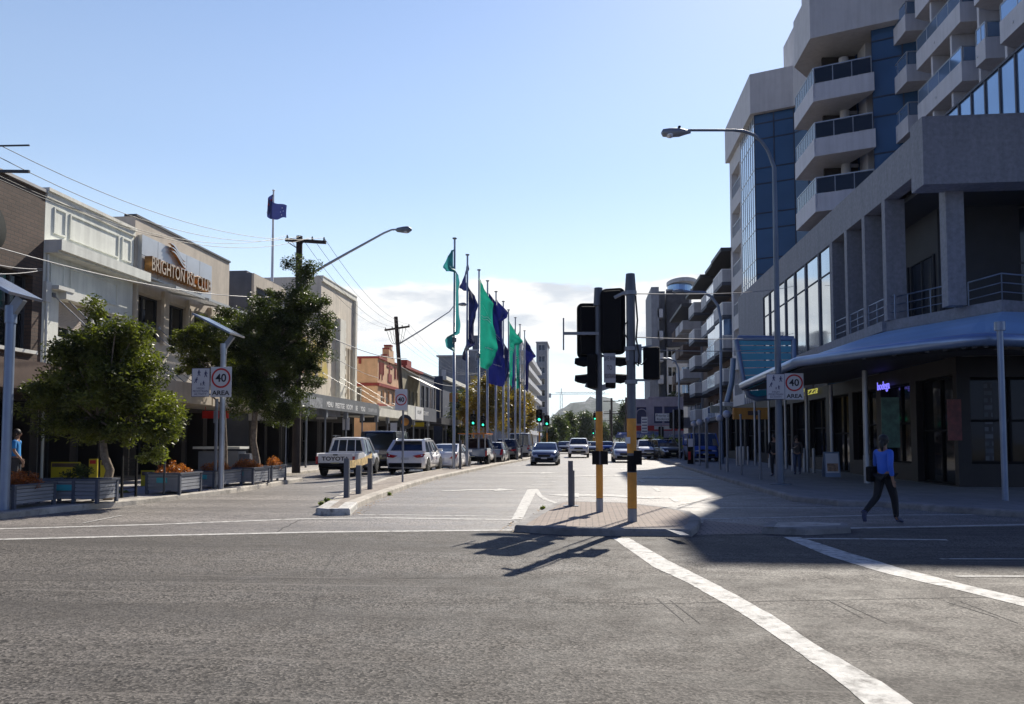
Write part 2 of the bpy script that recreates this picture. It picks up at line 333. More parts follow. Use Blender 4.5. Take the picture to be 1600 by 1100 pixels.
# ---------------------------------------------------------------- walls with real openings
class Wall:
    """vertical wall plane: origin O, horizontal unit A, outward normal N"""
    def __init__(s, O, A, N): s.O = Vector(O); s.A = Vector(A).normalized(); s.N = Vector(N).normalized()
    def p(s, a, z, d=0.0): return s.O + s.A * a + Vector((0, 0, z)) + s.N * d
    def grid(s, mb, a0, a1, z0, z1, ops, depth=.2):
        As = sorted(set([a0, a1] + [q for o in ops for q in o[:2]])); Zs = sorted(set([z0, z1] + [q for o in ops for q in o[2:4]]))
        flip = s.A.cross(Vector((0, 0, 1))).dot(s.N) < 0
        def quad(P): mb.add(P if not flip else P[::-1], [(0, 1, 2, 3)])
        for i in range(len(As) - 1):
            for j in range(len(Zs) - 1):
                ca, cz = (As[i] + As[i + 1]) / 2, (Zs[j] + Zs[j + 1]) / 2
                if any(o[0] < ca < o[1] and o[2] < cz < o[3] for o in ops): continue
                quad([s.p(As[i], Zs[j]), s.p(As[i + 1], Zs[j]), s.p(As[i + 1], Zs[j + 1]), s.p(As[i], Zs[j + 1])])
        for o in ops:
            b0, b1, y0, y1 = o[:4]; d = -depth
            quad([s.p(b0, y0), s.p(b0, y1), s.p(b0, y1, d), s.p(b0, y0, d)][::-1]); quad([s.p(b1, y0), s.p(b1, y0, d), s.p(b1, y1, d), s.p(b1, y1)][::-1])
            quad([s.p(b0, y0), s.p(b0, y0, d), s.p(b1, y0, d), s.p(b1, y0)][::-1]); quad([s.p(b0, y1), s.p(b1, y1), s.p(b1, y1, d), s.p(b0, y1, d)][::-1])
    def slab(s, mb, a0, a1, z0, z1, d0, d1):
        """box standing proud of (or behind) the wall between depths d0 and d1"""
        c = s.p((a0 + a1) / 2, (z0 + z1) / 2, (d0 + d1) / 2)
        return mb.obox(c, s.A, s.N, (0, 0, 1), abs(a1 - a0) / 2, abs(d1 - d0) / 2, abs(z1 - z0) / 2)
    def window(s, par, a0, a1, z0, z1, fm, gm, depth=.2, nx=1, nz=1, fw=.06, name='window', pane=True):
        f = MB(); d0, d1 = -depth + .01, -depth + .08
        s.slab(f, a0 + .002, a0 + fw, z0 + .002, z1 - .002, d0, d1); s.slab(f, a1 - fw, a1 - .002, z0 + .002, z1 - .002, d0, d1)
        s.slab(f, a0 + fw, a1 - fw, z1 - fw, z1 - .002, d0, d1); s.slab(f, a0 + fw, a1 - fw, z0 + .002, z0 + fw, d0, d1)
        for i in range(1, nx): a = a0 + (a1 - a0) * i / nx; s.slab(f, a - fw / 2, a + fw / 2, z0 + fw, z1 - fw, d0, d1 - .01)
        for i in range(1, nz): z = z0 + (z1 - z0) * i / nz; s.slab(f, a0 + fw, a1 - fw, z - fw / 2, z + fw / 2, d0, d1 - .013)
        fo = f.build(name, fm, par)
        g = MB(); s.slab(g, a0 + .004, a1 - .004, z0 + .004, z1 - .004, -depth - .03, -depth + .006)
        g.build('pane', gm, fo)
        return fo
# ---------------------------------------------------------------- palette
M = dict(
    asphalt=mat_asphalt('asphalt', (.118, .107, .094), spec=.28, rough=.75), asphalt_old=mat_asphalt('asphalt_old', (.215, .195, .175), rough=.55),
    concrete=mat('concrete', (.36, .335, .30), .85, var=.25, bump=.3, bs=45, grime=.35),
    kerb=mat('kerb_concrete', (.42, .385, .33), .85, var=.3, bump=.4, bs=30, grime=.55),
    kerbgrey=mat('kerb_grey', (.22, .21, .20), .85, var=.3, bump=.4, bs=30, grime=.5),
    line=mat('road_paint', (.50, .49, .455), .75, var=.28, vs=9, bump=.6, bs=60, grime=1.0),
    steel=mat('galvanised_steel', (.42, .44, .47), .42, .65, var=.15),
    polegrey=mat('pole_grey', (.10, .11, .13), .5, .3, var=.15),
    steeldark=mat('weathered_steel', (.23, .245, .27), .5, .35, var=.2),
    bluesteel=mat('blue_grey_steel', (.20, .25, .34), .38, .4, var=.12),
    black=mat('black_plastic', (.007, .007, .008), .8, spec=.2), charcoal=mat('charcoal', (.045, .048, .055), .6),
    white=mat('white_paint', (.78, .78, .76), .5, var=.06), ivory=mat('ivory_paint', (.66, .66, .60), .75, var=.12, streak=.35, bump=.1),
    cream=mat('cream_render', (.72, .70, .61), .85, var=.1, streak=.5, bump=.12, bs=25),
    palegreen=mat('pale_render', (.72, .73, .66), .85, var=.08, streak=.45, bump=.12, bs=25),
    tan=mat('tan_render', (.50, .44, .36), .85, var=.12, streak=.35, bump=.12, bs=25),
    beige=mat('beige_render', (.66, .59, .48), .85, var=.1, streak=.45, bump=.12, bs=25),
    apricot=mat('apricot_render', (.66, .42, .25), .85, var=.12, streak=.25, bump=.1), maroon=mat('maroon_trim', (.26, .035, .025), .7, var=.2),
    navywall=mat('navy_wall', (.035, .045, .075), .8, var=.25), slate=mat('slate_wall', (.085, .095, .12), .75, var=.15, streak=.3),
    greywall=mat('grey_render', (.24, .25, .27), .85, var=.15, streak=.4), palegrey=mat('pale_grey_render', (.48, .48, .49), .85, var=.1, streak=.35),
    lilac=mat('lilac_render', (.42, .38, .44), .85, var=.12, streak=.3),
    towerwall=mat('tower_concrete', (.52, .51, .52), .8, var=.06, streak=.3, bump=.1, bs=12), podium=mat('podium_concrete', (.22, .225, .25), .85, var=.18, vs=6, streak=.35, bump=.25, bs=14),
    balc=mat('balcony_concrete', (.54, .54, .58), .8, var=.06, streak=.3), soffit=mat('soffit', (.30, .25, .21), .85, var=.2),
    brown=mat('brown_wall', (.10, .065, .05), .8, var=.3), silver=mat('silver_panel', (.50, .51, .52), .38, .55, var=.08),
    louvre=mat('louvre_metal', (.46, .46, .44), .45, .5, var=.1), bronze=mat('bronze_letter', (.42, .21, .07), .35, .75, var=.15),
    roofmetal=mat('roof_metal', (.34, .33, .32), .5, .4, var=.15), timber=mat('pole_timber', (.045, .033, .028), .85, var=.35, streak=.5, bump=.5, bs=25),
    orange=mat('orange_band', (.62, .27, .03), .5, var=.2, grime=.3), red=mat('sign_red', (.50, .02, .02), .5), sign=mat('sign_face', (.62, .62, .64), .45, var=.04), ink=mat('sign_ink', (.012, .012, .02), .5),
    navyink=mat('navy_ink', (.03, .03, .12), .5), yellow=mat('yellow_board', (.55, .45, .02), .6), teal=mat('teal_plate', (.05, .36, .40), .5),
    planter=mat('planter_slats', (.25, .26, .28), .65, var=.2, bump=.2, bs=20), soil=mat('soil', (.03, .022, .015), .95), wire=mat('black_wire', (.02, .02, .022), .6), wirelight=mat('service_cable', (.20, .20, .21), .6),
    tube=mat('awning_tube', (.22, .30, .45), .3, .5, var=.1), ochre=mat('ochre_sign', (.55, .24, .04), .6), shutter=mat('roller_shutter', (.50, .43, .36), .6, var=.1),
    g_dark=mat_glass('dark_glass', (.012, .014, .017)), g_shop=mat_glass('shop_glass', (.008, .009, .011), rough=.06, spec=.3), g_blue=mat_glass('blue_glass', (.030, .085, .18), rough=.14, spec=.5, wave=.006), g_mirror=mat_glass('mirror_glass', (.42, .47, .52), rough=.05, metal=.85, wave=.02, ws=.25),
    g_sky=mat_glass('sky_glass', (.22, .34, .52), rough=.08, metal=.6, wave=.012), g_cyan=mat_glass('cyan_glass', (.03, .28, .36), rough=.15, spec=.6), g_rail=mat_glass('balustrade_glass', (.012, .018, .03), rough=.1, spec=.35),
    g_awn=mat_glass('awning_glass', (.30, .50, .74), rough=.35, spec=.6, metal=.15, wave=.02),
    curtain=mat('net_curtain', (.55, .50, .38), .9, var=.2),
    tyre=mat('tyre_rubber', (.018, .018, .018), .8), rim=mat('wheel_rim', (.35, .36, .38), .35, .8), g_car=mat_glass('car_glass', (.015, .02, .03), rough=.05, spec=.7, wave=0.0),
    lamp_w=mat('headlamp_lens', (.70, .72, .75), .12, .3), lamp_r=mat('tail_lens', (.40, .008, .01), .18), plate=mat('number_plate', (.65, .60, .35), .5), plate2=mat('pale_plate', (.6, .6, .6), .5),
    bark=mat('bark', (.19, .15, .11), .9, var=.5, vs=9, bump=.8, bs=22),
)
M['brick'] = mat_brick('dark_brick', (.085, .058, .045), (.12, .08, .06), (.05, .045, .04), .36, .13)
M['pavers'] = mat_brick('island_pavers', (.34, .27, .22), (.27, .22, .19), (.08, .07, .06), .23, .115, rot='flat', bump=.5)
M['paver_foot'] = mat_brick('footpath_pavers', (.40, .37, .34), (.34, .32, .30), (.15, .14, .13), .9, .6, rot='flat', bump=.25, gap=.01)
# ---------------------------------------------------------------- ground and roads
def poly_sheet(name, pts, z, m, kind='structure'):
    b = MB(); P = [(p[0], p[1], z) for p in pts]
    ar = sum(P[i][0] * P[(i + 1) % len(P)][1] - P[(i + 1) % len(P)][0] * P[i][1] for i in range(len(P)))
    if ar < 0: P = P[::-1]
    b.add(P, [tuple(range(len(P)))]); o = b.build(name, m); tag(o, kind=kind); return o
def xy(p): return (p[0], p[1])
groundm = mat('dry_ground', (.16, .15, .11), .95, var=.3, vs=.05)
poly_sheet('ground', [(-4000, -300), (4000, -300), (4000, 5200), (-4000, 5200)], -.02, groundm)
edge = [G(u, v) for u, v in ((-500, 860), (0, 843), (500, 831.6), (800, 828.5), (1090, 830), (1600, 822), (2100, 815))]
poly_sheet('cross_street', [(-90, -25), (90, -25), (90, edge[-1].y), *[xy(p) for p in edge[::-1]], (-90, edge[0].y)], 0.0, M['asphalt'])
poly_sheet('road', [(-90, edge[0].y), *[xy(p) for p in edge], (90, edge[-1].y), (90, 22), (20, 24), (14, 420), (-22, 420), (-22, 26), (-90, 26)], 0.0, M['asphalt_old'])
def offset(pts, d):
    """shift a polyline sideways; positive d to its left"""
    o = []
    for i, p in enumerate(pts):
        a = Vector(pts[max(i - 1, 0)]); b = Vector(pts[min(i + 1, len(pts) - 1)]); t = (b - a); t.z = 0; t.normalize()
        o.append(Vector((p[0] - t.y * d, p[1] + t.x * d, 0)))
    return o
def kerb(name, pts, side, m, w=.17, h=.14, closed=False):
    """kerb stones following pts (their road-side foot); side +1 puts the stone to the left of the line"""
    P = [Vector((p[0], p[1], 0)) for p in pts]
    if closed: P = P + [P[0]]
    rows = []
    for d, z in ((0, 0), (.012, h - .03), (.035, h), (w, h + .003), (w, 0)):
        q = offset(P, d * side)
        if closed: q[-1] = q[0].copy()
        rows.append([Vector((a.x, a.y, z)) for a in q])
    b = MB()
    for i in range(4): b.strip(rows[i], rows[i + 1])
    o = b.build(name, m); tag(o, kind='structure'); return recalc(o), [r for r in rows[3]]
def dense(pts, step=.6):
    o = []
    for a, b in zip(pts[:-1], pts[1:]):
        n = max(1, int((b - a).length / step)); o += [a.lerp(b, i / n) for i in range(n)]
    return o + [pts[-1]]
# left footpath
LK = [G(u, v) for u, v in ((-1500, 880), (-500, 834), (0, 812), (98, 800.5), (213, 789), (360, 771), (473, 752))]
LK += [Vector((LK[-1].x - .5, LK[-1].y + .35, 0)), Vector((-13.4, LK[-1].y + 1.2, 0)), Vector((-13.5, 60, 0)), Vector((-13.5, 400, 0))]
ko, inner = kerb('kerb', LK, 1, M['kerb'])
poly_sheet('footpath', [xy(p) for p in inner] + [(-19.6, 400), (-19.6, 27), (-60, 27), (-60, 10)], .136, M['paver_foot'])
# right footpath
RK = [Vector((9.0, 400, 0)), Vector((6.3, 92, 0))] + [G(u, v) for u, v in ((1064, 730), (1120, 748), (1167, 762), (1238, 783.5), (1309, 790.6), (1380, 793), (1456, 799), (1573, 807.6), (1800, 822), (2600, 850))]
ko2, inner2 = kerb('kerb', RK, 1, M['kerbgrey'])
poly_sheet('footpath', [xy(p) for p in inner2] + [(60, inner2[-1].y), (60, 400), (30, 400)], .136, mat_brick('shaded_pavers', (.20, .20, .205), (.17, .17, .175), (.08, .08, .08), .9, .6, rot='flat', bump=.25, gap=.01))  # left footpath's paving with a lower colour, to deepen the shade on this side
# left median
mr = [(547, 805), (560, 793), (590, 780), (640, 762), (680, 750), (740, 736.5), (780, 727.5), (824, 719)]
ml = [(800, 717.8), (760, 724), (700, 734.5), (600, 752), (536, 776), (493, 804)]
MR = [G(u, v) for u, v in mr]; ML = [G(u, v) for u, v in ml]; far_r = Vector((MR[-1].x + .4, 150, 0)); far_l = Vector((far_r.x - 1.5, 150, 0))
n0, n1 = ML[-1], MR[0]; mid = (n0 + n1) / 2 + Vector((-.05, -.22, 0))
k3, inm = kerb('median_kerb', [far_l] + ML + [mid] + MR + [far_r], 1, M['kerb'], w=.27)
NP = [ML[-1].lerp(ML[-2], .35), ML[-1], mid, MR[0], MR[0].lerp(MR[1], .9)]
kn, _q = kerb('median_nose', offset(NP, -.005), 1, M['line'], w=.285, h=.146)
poly_sheet('median', [xy(p) for p in inm], .139, mat('median_top', (.27, .235, .20), .9, var=.35, vs=4, bump=.5, bs=30, grime=.6))
# centre island
isl = [(803, 831), (832, 813), (866, 793.5), (885, 790.5), (911, 791), (976, 792.5), (1040, 800), (1080, 808), (1096, 818), (1092, 830), (1081, 838.5), (1030, 838), (960, 837.5), (880, 836)]
ISL = [G(u, v) for u, v in isl]
k5, in5 = kerb('island_kerb', ISL, -1, M['kerbgrey'], w=.2, h=.12, closed=True)
poly_sheet('traffic_island', [xy(p) for p in in5[:-1]], .122, M['pavers'])
poly_sheet('crossing_pavers', [xy(G(u, v)) for u, v in ((1100, 813), (1200, 823), (1190, 834), (1088, 836))], .004, M['pavers'])
isl2 = [(1190, 834), (1200, 825), (1260, 824.5), (1326, 827.5), (1330, 833), (1258, 836.5)]
k6, in6 = kerb('island_kerb', [G(u, v) for u, v in isl2], -1, M['kerbgrey'], w=.2, h=.12, closed=True)
poly_sheet('traffic_island', [xy(p) for p in in6[:-1]], .122, M['kerb'])
b = MB(); b.add([G(1040, 826.5, .128), G(1066, 831, .128), G(1078, 836.2, .128), G(1062, 835.6, .128)], [(0, 1, 2, 3)]); tag(b.build('island_paint', M['line']), kind='structure')
# ---------------------------------------------------------------- painted markings
ZC = [.0040]
def nz():
    ZC[0] += .0002; return ZC[0]
def paint_strip(L, Rr):
    z = nz()
    A = dense([G(u, v) for u, v in L], .12); n_ = len(A); B0 = [G(u, v) for u, v in Rr]; ds = [0]
    for a_, b_ in zip(B0[:-1], B0[1:]): ds.append(ds[-1] + (b_ - a_).length)
    A0 = [G(u, v) for u, v in L]; da = [0]
    for a_, b_ in zip(A0[:-1], A0[1:]): da.append(da[-1] + (b_ - a_).length)
    B = []
    acc = 0
    for i_, p in enumerate(A):
        if i_: acc += (A[i_] - A[i_ - 1]).length
        s_ = acc; k_ = max(0, min(len(da) - 2, sum(1 for d_ in da[1:] if d_ < s_))); f_ = min(1, (s_ - da[k_]) / (da[k_ + 1] - da[k_])); B.append(B0[k_].lerp(B0[k_ + 1], f_))
    for p in A + B: p.z = z; p.x += random.gauss(0, .0035); p.y += random.gauss(0, .0035)
    mk.strip(A, B)
def paint_line(pts, wd):
    z = nz()
    P = [G(*p) for p in pts]; a = offset(P, wd / 2); c = offset(P, -wd / 2)
    for p in a + c: p.z = z
    mk.strip(a, c)
mk = MB()
paint_strip([(956.9, 841), (1022.5, 887), (1075, 911), (1162, 961), (1232, 1009), (1311, 1066), (1350.6, 1100), (1480, 1230)], [(983, 841), (1044, 876), (1127, 917.5), (1206, 961), (1285, 1014), (1377, 1066), (1427, 1100), (1620, 1230)])
paint_strip([(1223.8, 839.6), (1293.7, 869), (1381, 895.6), (1512.5, 926), (1600, 948), (1800, 1000)], [(1250, 839.6), (1315.6, 860.6), (1403, 886.9), (1512.5, 915), (1600, 935), (1800, 980)])
paint_line([(-400, 858), (0, 843), (250, 837), (500, 831.6), (800, 828.5)], .17)
paint_line([(-400, 838), (0, 826.7), (250, 819.5), (472, 811), (600, 809.5), (740, 811.5), (803, 812.3)], .17)
paint_line([(560, 804.5), (640, 805), (740, 806.5), (803, 807.3)], .13)
paint_line([(1075, 811.6), (1250, 808), (1377, 805), (1521, 804.6)], .15)
paint_line([(1326.6, 825.6), (1460, 823), (1600, 820), (1800, 817)], .16)
paint_line([(852, 780), (874, 788), (900, 789), (976, 790.5), (1100, 793.5), (1379, 794)], .13)
paint_line([(1259, 842), (1370, 842.5), (1480, 844)], .12)
paint_line([(1469, 873.8), (1600, 873.8), (1800, 874)], .07); paint_line([(1493, 901), (1600, 901), (1800, 901)], .07)
paint_strip([(799, 812), (824, 765)], [(816, 812), (840, 764)]); paint_line([(838, 765), (843, 774), (853, 781)], .14)
for zx, zy in ((270, 650), (295, 630), (320, 608), (347, 590), (377, 574), (405, 560), (430, 547), (450, 537), (460, 526), (465, 515)):
    p = G(780 + zx / 4.584, 620 + zy / 4.584); p.z = nz()
    mk.add([p + Vector((-.42, -.12, 0)), p + Vector((.42, -.12, 0)), p + Vector((.5, .16, 0)), p + Vector((-.34, .16, 0))], [(0, 1, 2, 3)])
for u, v, L in ((1003, 752, 1.6), (1026, 765, 1.8), (1053, 781, 1.5), (985, 742, 1.6), (972, 733, 1.6)):
    p = G(u, v); p.z = nz(); mk.add([p + Vector((-.07, -L / 2, 0)), p + Vector((.07, -L / 2, 0)), p + Vector((.07, L / 2, 0)), p + Vector((-.07, L / 2, 0))], [(0, 1, 2, 3)])
def arrow(u, v, s=1.0, turn=0, flip=False):
    p = G(u, v); p.z = .0045; k = -1 if flip else 1
    def q(L): return [p + Vector((x * s * k, y * s, 0)) for x, y in L]
    mk.add(q([(-.12, -2.2), (.12, -2.2), (.12, .6), (-.12, .6)]), [(0, 1, 2, 3)]); mk.add(q([(-.45, .6), (.45, .6), (0, 1.9)]), [(0, 1, 2)])
    if turn: mk.add(q([(.12, -1.2), (1.0, -.5), (1.0, -.15), (.12, -.75)]), [(0, 1, 2, 3)]); mk.add(q([(.85, -1.0), (1.75, -.1), (.85, .4)]), [(0, 1, 2)])
def arrow2(u, v, s, k=1):
    """turn arrow pointing along the cross direction, as its long axis shows"""
    p = G(u, v); p.z = nz()
    def q(L): return [p + Vector((x * s * k, y * s, 0)) for x, y in L]
    mk.add(q([(-1.1, -.62), (-.85, -.85), (.1, -.22), (.62, -.22), (.62, -.62), (1.3, .05), (.62, .72), (.62, .3), (-.05, .3), (-.35, .05)]), [tuple(range(10))])
arrow2(745, 765.5, 1.0); arrow2(820, 739, 1.3); arrow2(950, 774.5, 1.35, -1); arrow2(933, 743.5, 1.3); arrow2(1061, 747, 1.4, -1); arrow2(1025, 731, 1.4)
# parking / lane marks on the left carriageway
paint_line([(500, 762), (540, 757), (580, 752)], .12); paint_line([(600, 745), (640, 741)], .12); paint_line([(655, 741), (720, 733)], .12); paint_line([(130, 818), (190, 806)], .05)
tag(mk.build('road_markings', M['line']), kind='structure')
# manhole cover, saw cuts and leaf litter in the asphalt
sc = MB(); dk = M['charcoal']
for a, c_ in (((1027, 936), (1068, 971)), ((1047, 938), (1093, 974)), ((1292, 937), (1348, 966)), ((1312, 941), (1386, 974)), ((1480, 941), (1560, 966)), ((1500, 940), (1590, 974))):
    P = [G(*a), G(*c_)]; A = offset(P, .006); B = offset(P, -.006)
    for p in A + B: p.z = .003
    sc.strip(A, B)
P = dense([G(426, 834), G(470, 811.5)], .3); P = [p + Vector((random.uniform(-.03, .03), 0, 0)) for p in P]; A = offset(P, .015); B = offset(P, -.015)
for p in A + B: p.z = .003
sc.strip(A, B)
P = dense([G(1060, 790), G(1120, 778), G(1160, 770), G(1180, 772)], .3); A = offset(P, .02); B = offset(P, -.02)
for p in A + B: p.z = .003
sc.strip(A, B)
for a, c_, w_ in (((-100, 908), (780, 903), .006), ((150, 944), (980, 942), .004), ((980, 944), (1700, 930), .006), ((-100, 1010), (700, 1003), .003), ((0, 842), (430, 834), .012)):
    P = dense([G(*a), G(*c_)], .5); P = [p + Vector((0, random.gauss(0, .006), 0)) for p in P]; A = offset(P, w_); B = offset(P, -w_)
    for p in A + B: p.z = .0028
    sc.strip(A, B)
tag(sc.build('road_cracks', mat('crack_fill', (.06, .056, .052), .9)), kind='structure')
lt = MB()
for i in range(260):
    k = random.random() ** .7; base = random.choice([0, 0, 1])
    P = MR if base == 0 else ISL[:3]; j = random.randrange(len(P) - 2 if base == 0 else 2); q = P[j].lerp(P[j + 1], random.random())
    off = Vector((random.uniform(.0, .35) * (1 if base == 0 else -1), random.uniform(-.2, .1), .006)); c_ = q + off; s_ = random.uniform(.012, .04); a = random.uniform(0, 6.28)
    d1 = Vector((math.cos(a), math.sin(a), random.uniform(-.2, .5))) * s_; d2 = Vector((-math.sin(a), math.cos(a), random.uniform(0, .3))) * s_ * .6
    lt.add([c_ - d1, c_ + d2, c_ + d1 * 1.2, c_ - d2], [(0, 1, 2, 3)])
tag(lt.build('leaf_litter', mat('dead_leaves', (.28, .17, .07), .8, var=.5, vs=20)), 'dry brown leaves and grit lying along the foot of the median kerb', 'leaf litter', kind='stuff')
# hills
hm = new_mat('far_hill'); t = NT(hm); o_ = t.n('ShaderNodeOutputMaterial'); b_ = t.n('ShaderNodeBsdfPrincipled'); g_ = t.n('ShaderNodeNewGeometry').outputs['Position']
t.l(t.mix(t.ramp(t.noise(g_, .02, 8, .7), [(.50, 0.0), (.66, 1.0)]), (.035, .05, .04), (.16, .16, .16)), b_.inputs['Base Color']); b_.inputs['Roughness'].default_value = 1; t.l(b_.outputs[0], o_.inputs[0])
hb = MB(); nx, ny = 120, 12
def hill(x, y):
    u = x / y; prof = 0
    prof += 50 * math.exp(-((u - .0) / .045) ** 4) + 36 * math.exp(-((u - .07) / .06) ** 2) + 12 * math.exp(-((u + .1) / .2) ** 2) + 14 * math.exp(-((u - .4) / .25) ** 2)
    return prof
rows = []
for j in range(ny + 1):
    y = 1000 + j * 90; k = math.sin(min(1, j / 7) * math.pi / 2)
    for i in range(nx + 1):
        x = -600 + i * 10; h = hill(x, 1600) * k * 1.15 + (1.6 * math.sin(x * .031 + j) + 3 * math.sin(x * .011 + 2) + rng.normal(0, 1.6)) * k
        rows.append((x, y, h - 2 + (abs(rng.normal(0, 3.2)) if h > 6 else 0)))
hb.add(rows, [(j * (nx + 1) + i, j * (nx + 1) + i + 1, (j + 1) * (nx + 1) + i + 1, (j + 1) * (nx + 1) + i) for j in range(ny) for i in range(nx)])
tag(hb.build('hills', hm), kind='structure')
# ================================================================ buildings on the left
XL = -19.0
WL = Wall((XL, 0, 0), (0, 1, 0), (1, 0, 0))
def ZL(u, v, X=XL): return PX(u, v, X).z
def shell(W, name, m, par, a0, a1, z0, z1, ops, depth=.2, back=12, extra=None, top=None):
    """masonry box with its front wall pierced by openings"""
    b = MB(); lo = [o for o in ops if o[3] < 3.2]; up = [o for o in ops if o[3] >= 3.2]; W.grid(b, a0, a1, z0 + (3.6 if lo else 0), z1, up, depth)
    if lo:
        g = MB(); W.grid(g, a0, a1, z0, z0 + 3.6, lo, .9); g.build('ground_floor_wall', mat('shaded_shopfront', (.022, .018, .018), .7, var=.4, vs=.5), par)  # near-black wall colour stands in for the shade beneath the awning
    q = W.p; B = -back
    b.add([q(a0, z0), q(a0, z1), q(a0, z1, B), q(a0, z0, B)], [(0, 1, 2, 3)]); b.add([q(a1, z0), q(a1, z0, B), q(a1, z1, B), q(a1, z1)], [(0, 1, 2, 3)])
    b.add([q(a0, z1), q(a1, z1), q(a1, z1, B), q(a0, z1, B)], [(0, 1, 2, 3)]); b.add([q(a0, z0, B), q(a0, z1, B), q(a1, z1, B), q(a1, z0, B)], [(0, 1, 2, 3)])
    if extra: extra(b)
    return b.build(name, m, par)
def shopfront(W, par, a0, a1, n, zt=2.95, depth=.9, fm=None, gm=None):
    """glazed shop front under an awning: piers between glass bays, low stall riser, some bays doors"""
    w_ = (a1 - a0) / n
    for i in range(n):
        x0, x1 = a0 + i * w_ + .18, a0 + (i + 1) * w_ - .18
        W.window(par, x0, x1, .16, zt, fm or M['charcoal'], gm or M['g_shop'], depth=depth, nx=random.choice([1, 2, 2, 3]), nz=2 if i % 3 else 1, fw=.07, name='shop_window')
def shop_ops(a0, a1, n, zt=2.95):
    w_ = (a1 - a0) / n
    return [(a0 + i * w_ + .18, a0 + (i + 1) * w_ - .18, .15, zt) for i in range(n)]
def awning(par, a0, a1, X1, z0, z1, m, soff=None, X0=XL, posts=(), post_m=None, lip=.1):
    b = MB(); b.box(X0, X1 - .08, a0, a1, z0 + .12, z0 + .22); b.box(X1 - .08, X1, a0, a1, z0, z1)
    b.box(X0, X1 - .082, a0, a0 + .06, z0 + .004, z1 - .1); b.box(X0, X1 - .082, a1 - .06, a1, z0 + .004, z1 - .1); o = b.build('awning', m, par)
    if posts:
        for y in posts:
            p = MB(); p.tube([(X1 - .2, y, .14), (X1 - .2, y, z0 + .12)], .055, 10); p.box(X1 - .32, X1 - .085, y - .14, y + .14, z0 - .45, z0 + .115); p.build('awning_post', post_m or M['steeldark'], o)
    return o
def stay(par, a, b, m=None, r=.022):
    s = MB(); s.tube([a, b], r, 6); s.obox(a, (1, 0, 0), (0, 1, 0), (0, 0, 1), .03, .08, .08); return s.build('awning_stay', m or M['steeldark'], par)
LB = 'shop buildings along the left side of the street'
# ---- brick shop
y0, y1 = 14.0, YU(62, XL) - .02
r1 = empty('brick_shop', (XL, (y0 + y1) / 2, 0), 'dark brown brick shop at the far left edge with a big black upstairs window', 'building', LB); P1 = Matrix.Translation(-Vector(r1.location))
def shift(root):
    """children are modelled in street coordinates; keep them there under a root standing at the building's foot"""
    bpy.context.view_layer.update()
    for c in root.children: c.matrix_parent_inverse = root.matrix_world.inverted()
zt = ZL(30, 283)
wa, wb = YU(-60, XL), YU(46, XL); wz0, wz1 = ZL(30, 545), ZL(30, 425)
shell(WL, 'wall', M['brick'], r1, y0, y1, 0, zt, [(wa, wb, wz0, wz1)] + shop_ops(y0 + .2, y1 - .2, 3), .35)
f = WL.window(r1, wa, wb, wz0, wz1, M['charcoal'], M['g_dark'], .35, 4, 2)
b = MB(); WL.slab(b, wa - .1, wb + .15, wz0 - .12, wz0, .004, .16); b.build('window_sill', M['ivory'], f)
b = MB(); WL.slab(b, y0, y1, zt, zt + .1, -.4, .1); b.build('parapet_cap', M['roofmetal'], r1)
cz = ZL(2, 362); cy = YU(-36, XL); b = MB(); b.lathe([(.85, 0), (.85, .12)], (XL + .003, cy, cz), 36, 'X'); b.build('round_sign', mat('sign_black', (.02, .022, .022), .9, spec=.1), r1)
shopfront(WL, r1, y0 + .2, y1 - .2, 3); awning(r1, y0, y1 - .05, -15.4, 3.02, 3.82, M['brown'], posts=()); shift(r1)
# ---- cream two-storey shop
y0, y1 = YU(62, XL), YU(204, XL) - .02
r2 = empty('cream_shop', (XL, (y0 + y1) / 2, 0), 'pale cream shop with moulded parapet panels and a projecting ledge, beside the brown brick shop', 'building', LB)
zt = ZL(65, 296) * .5 + ZL(200, 356) * .5
wz0, wz1 = ZL(100, 528), ZL(100, 470); wa, wb = YU(88, XL), YU(142, XL)
def ex(b): pass
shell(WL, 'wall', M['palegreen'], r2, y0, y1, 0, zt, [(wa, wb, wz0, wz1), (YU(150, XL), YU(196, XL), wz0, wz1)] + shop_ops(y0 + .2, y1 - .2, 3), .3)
b = MB(); WL.slab(b, y0 - .0, y1, zt, zt + .12, -.5, .14); WL.slab(b, y0, y1, zt - .22, zt - .002, .003, .07); b.build('parapet_cap', M['cream'], r2)
zl = ZL(63, 372); b = MB(); WL.slab(b, y0 + .02, y1 + .25, zl - .38, zl, .003, .65); WL.slab(b, y0 + .02, y1 + .2, zl - .46, zl - .382, .003, .5); b.build('ledge', M['palegreen'], r2)
b = MB()
def frame_panel(a0, a1, z0, z1, w_=.06, d=.045):
    WL.slab(b, a0, a1, z0, z0 + w_, .003, d); WL.slab(b, a0, a1, z1 - w_, z1, .003, d); WL.slab(b, a0, a0 + w_, z0 + w_, z1 - w_, .003, d); WL.slab(b, a1 - w_, a1, z0 + w_, z1 - w_, .003, d)
L = y1 - y0; zp0, zp1 = zl + .35, zt - .45
frame_panel(y0 + .08 * L, y0 + .2 * L, zp0, zp1); frame_panel(y0 + .24 * L, y0 + .80 * L, zp0, zp1); frame_panel(y0 + .84 * L, y0 + .96 * L, zp0, zp1)
frame_panel(y0 + .06 * L, y0 + .2 * L, wz1 + .35, zl - .7); frame_panel(y0 + .26 * L, y0 + .8 * L, wz1 + .35, zl - .7); b.build('wall_moulding', M['palegreen'], r2)
f = WL.window(r2, wa, wb, wz0, wz1, M['white'], M['g_dark'], .3, 2, 1)
b = MB(); WL.slab(b, wa - .05, wb + .1, wz1, wz1 + .35, .003, .32); b.build('shutter_box', M['ivory'], f)
b = MB(); n = 16; hh = (wz1 - wz0) * .72
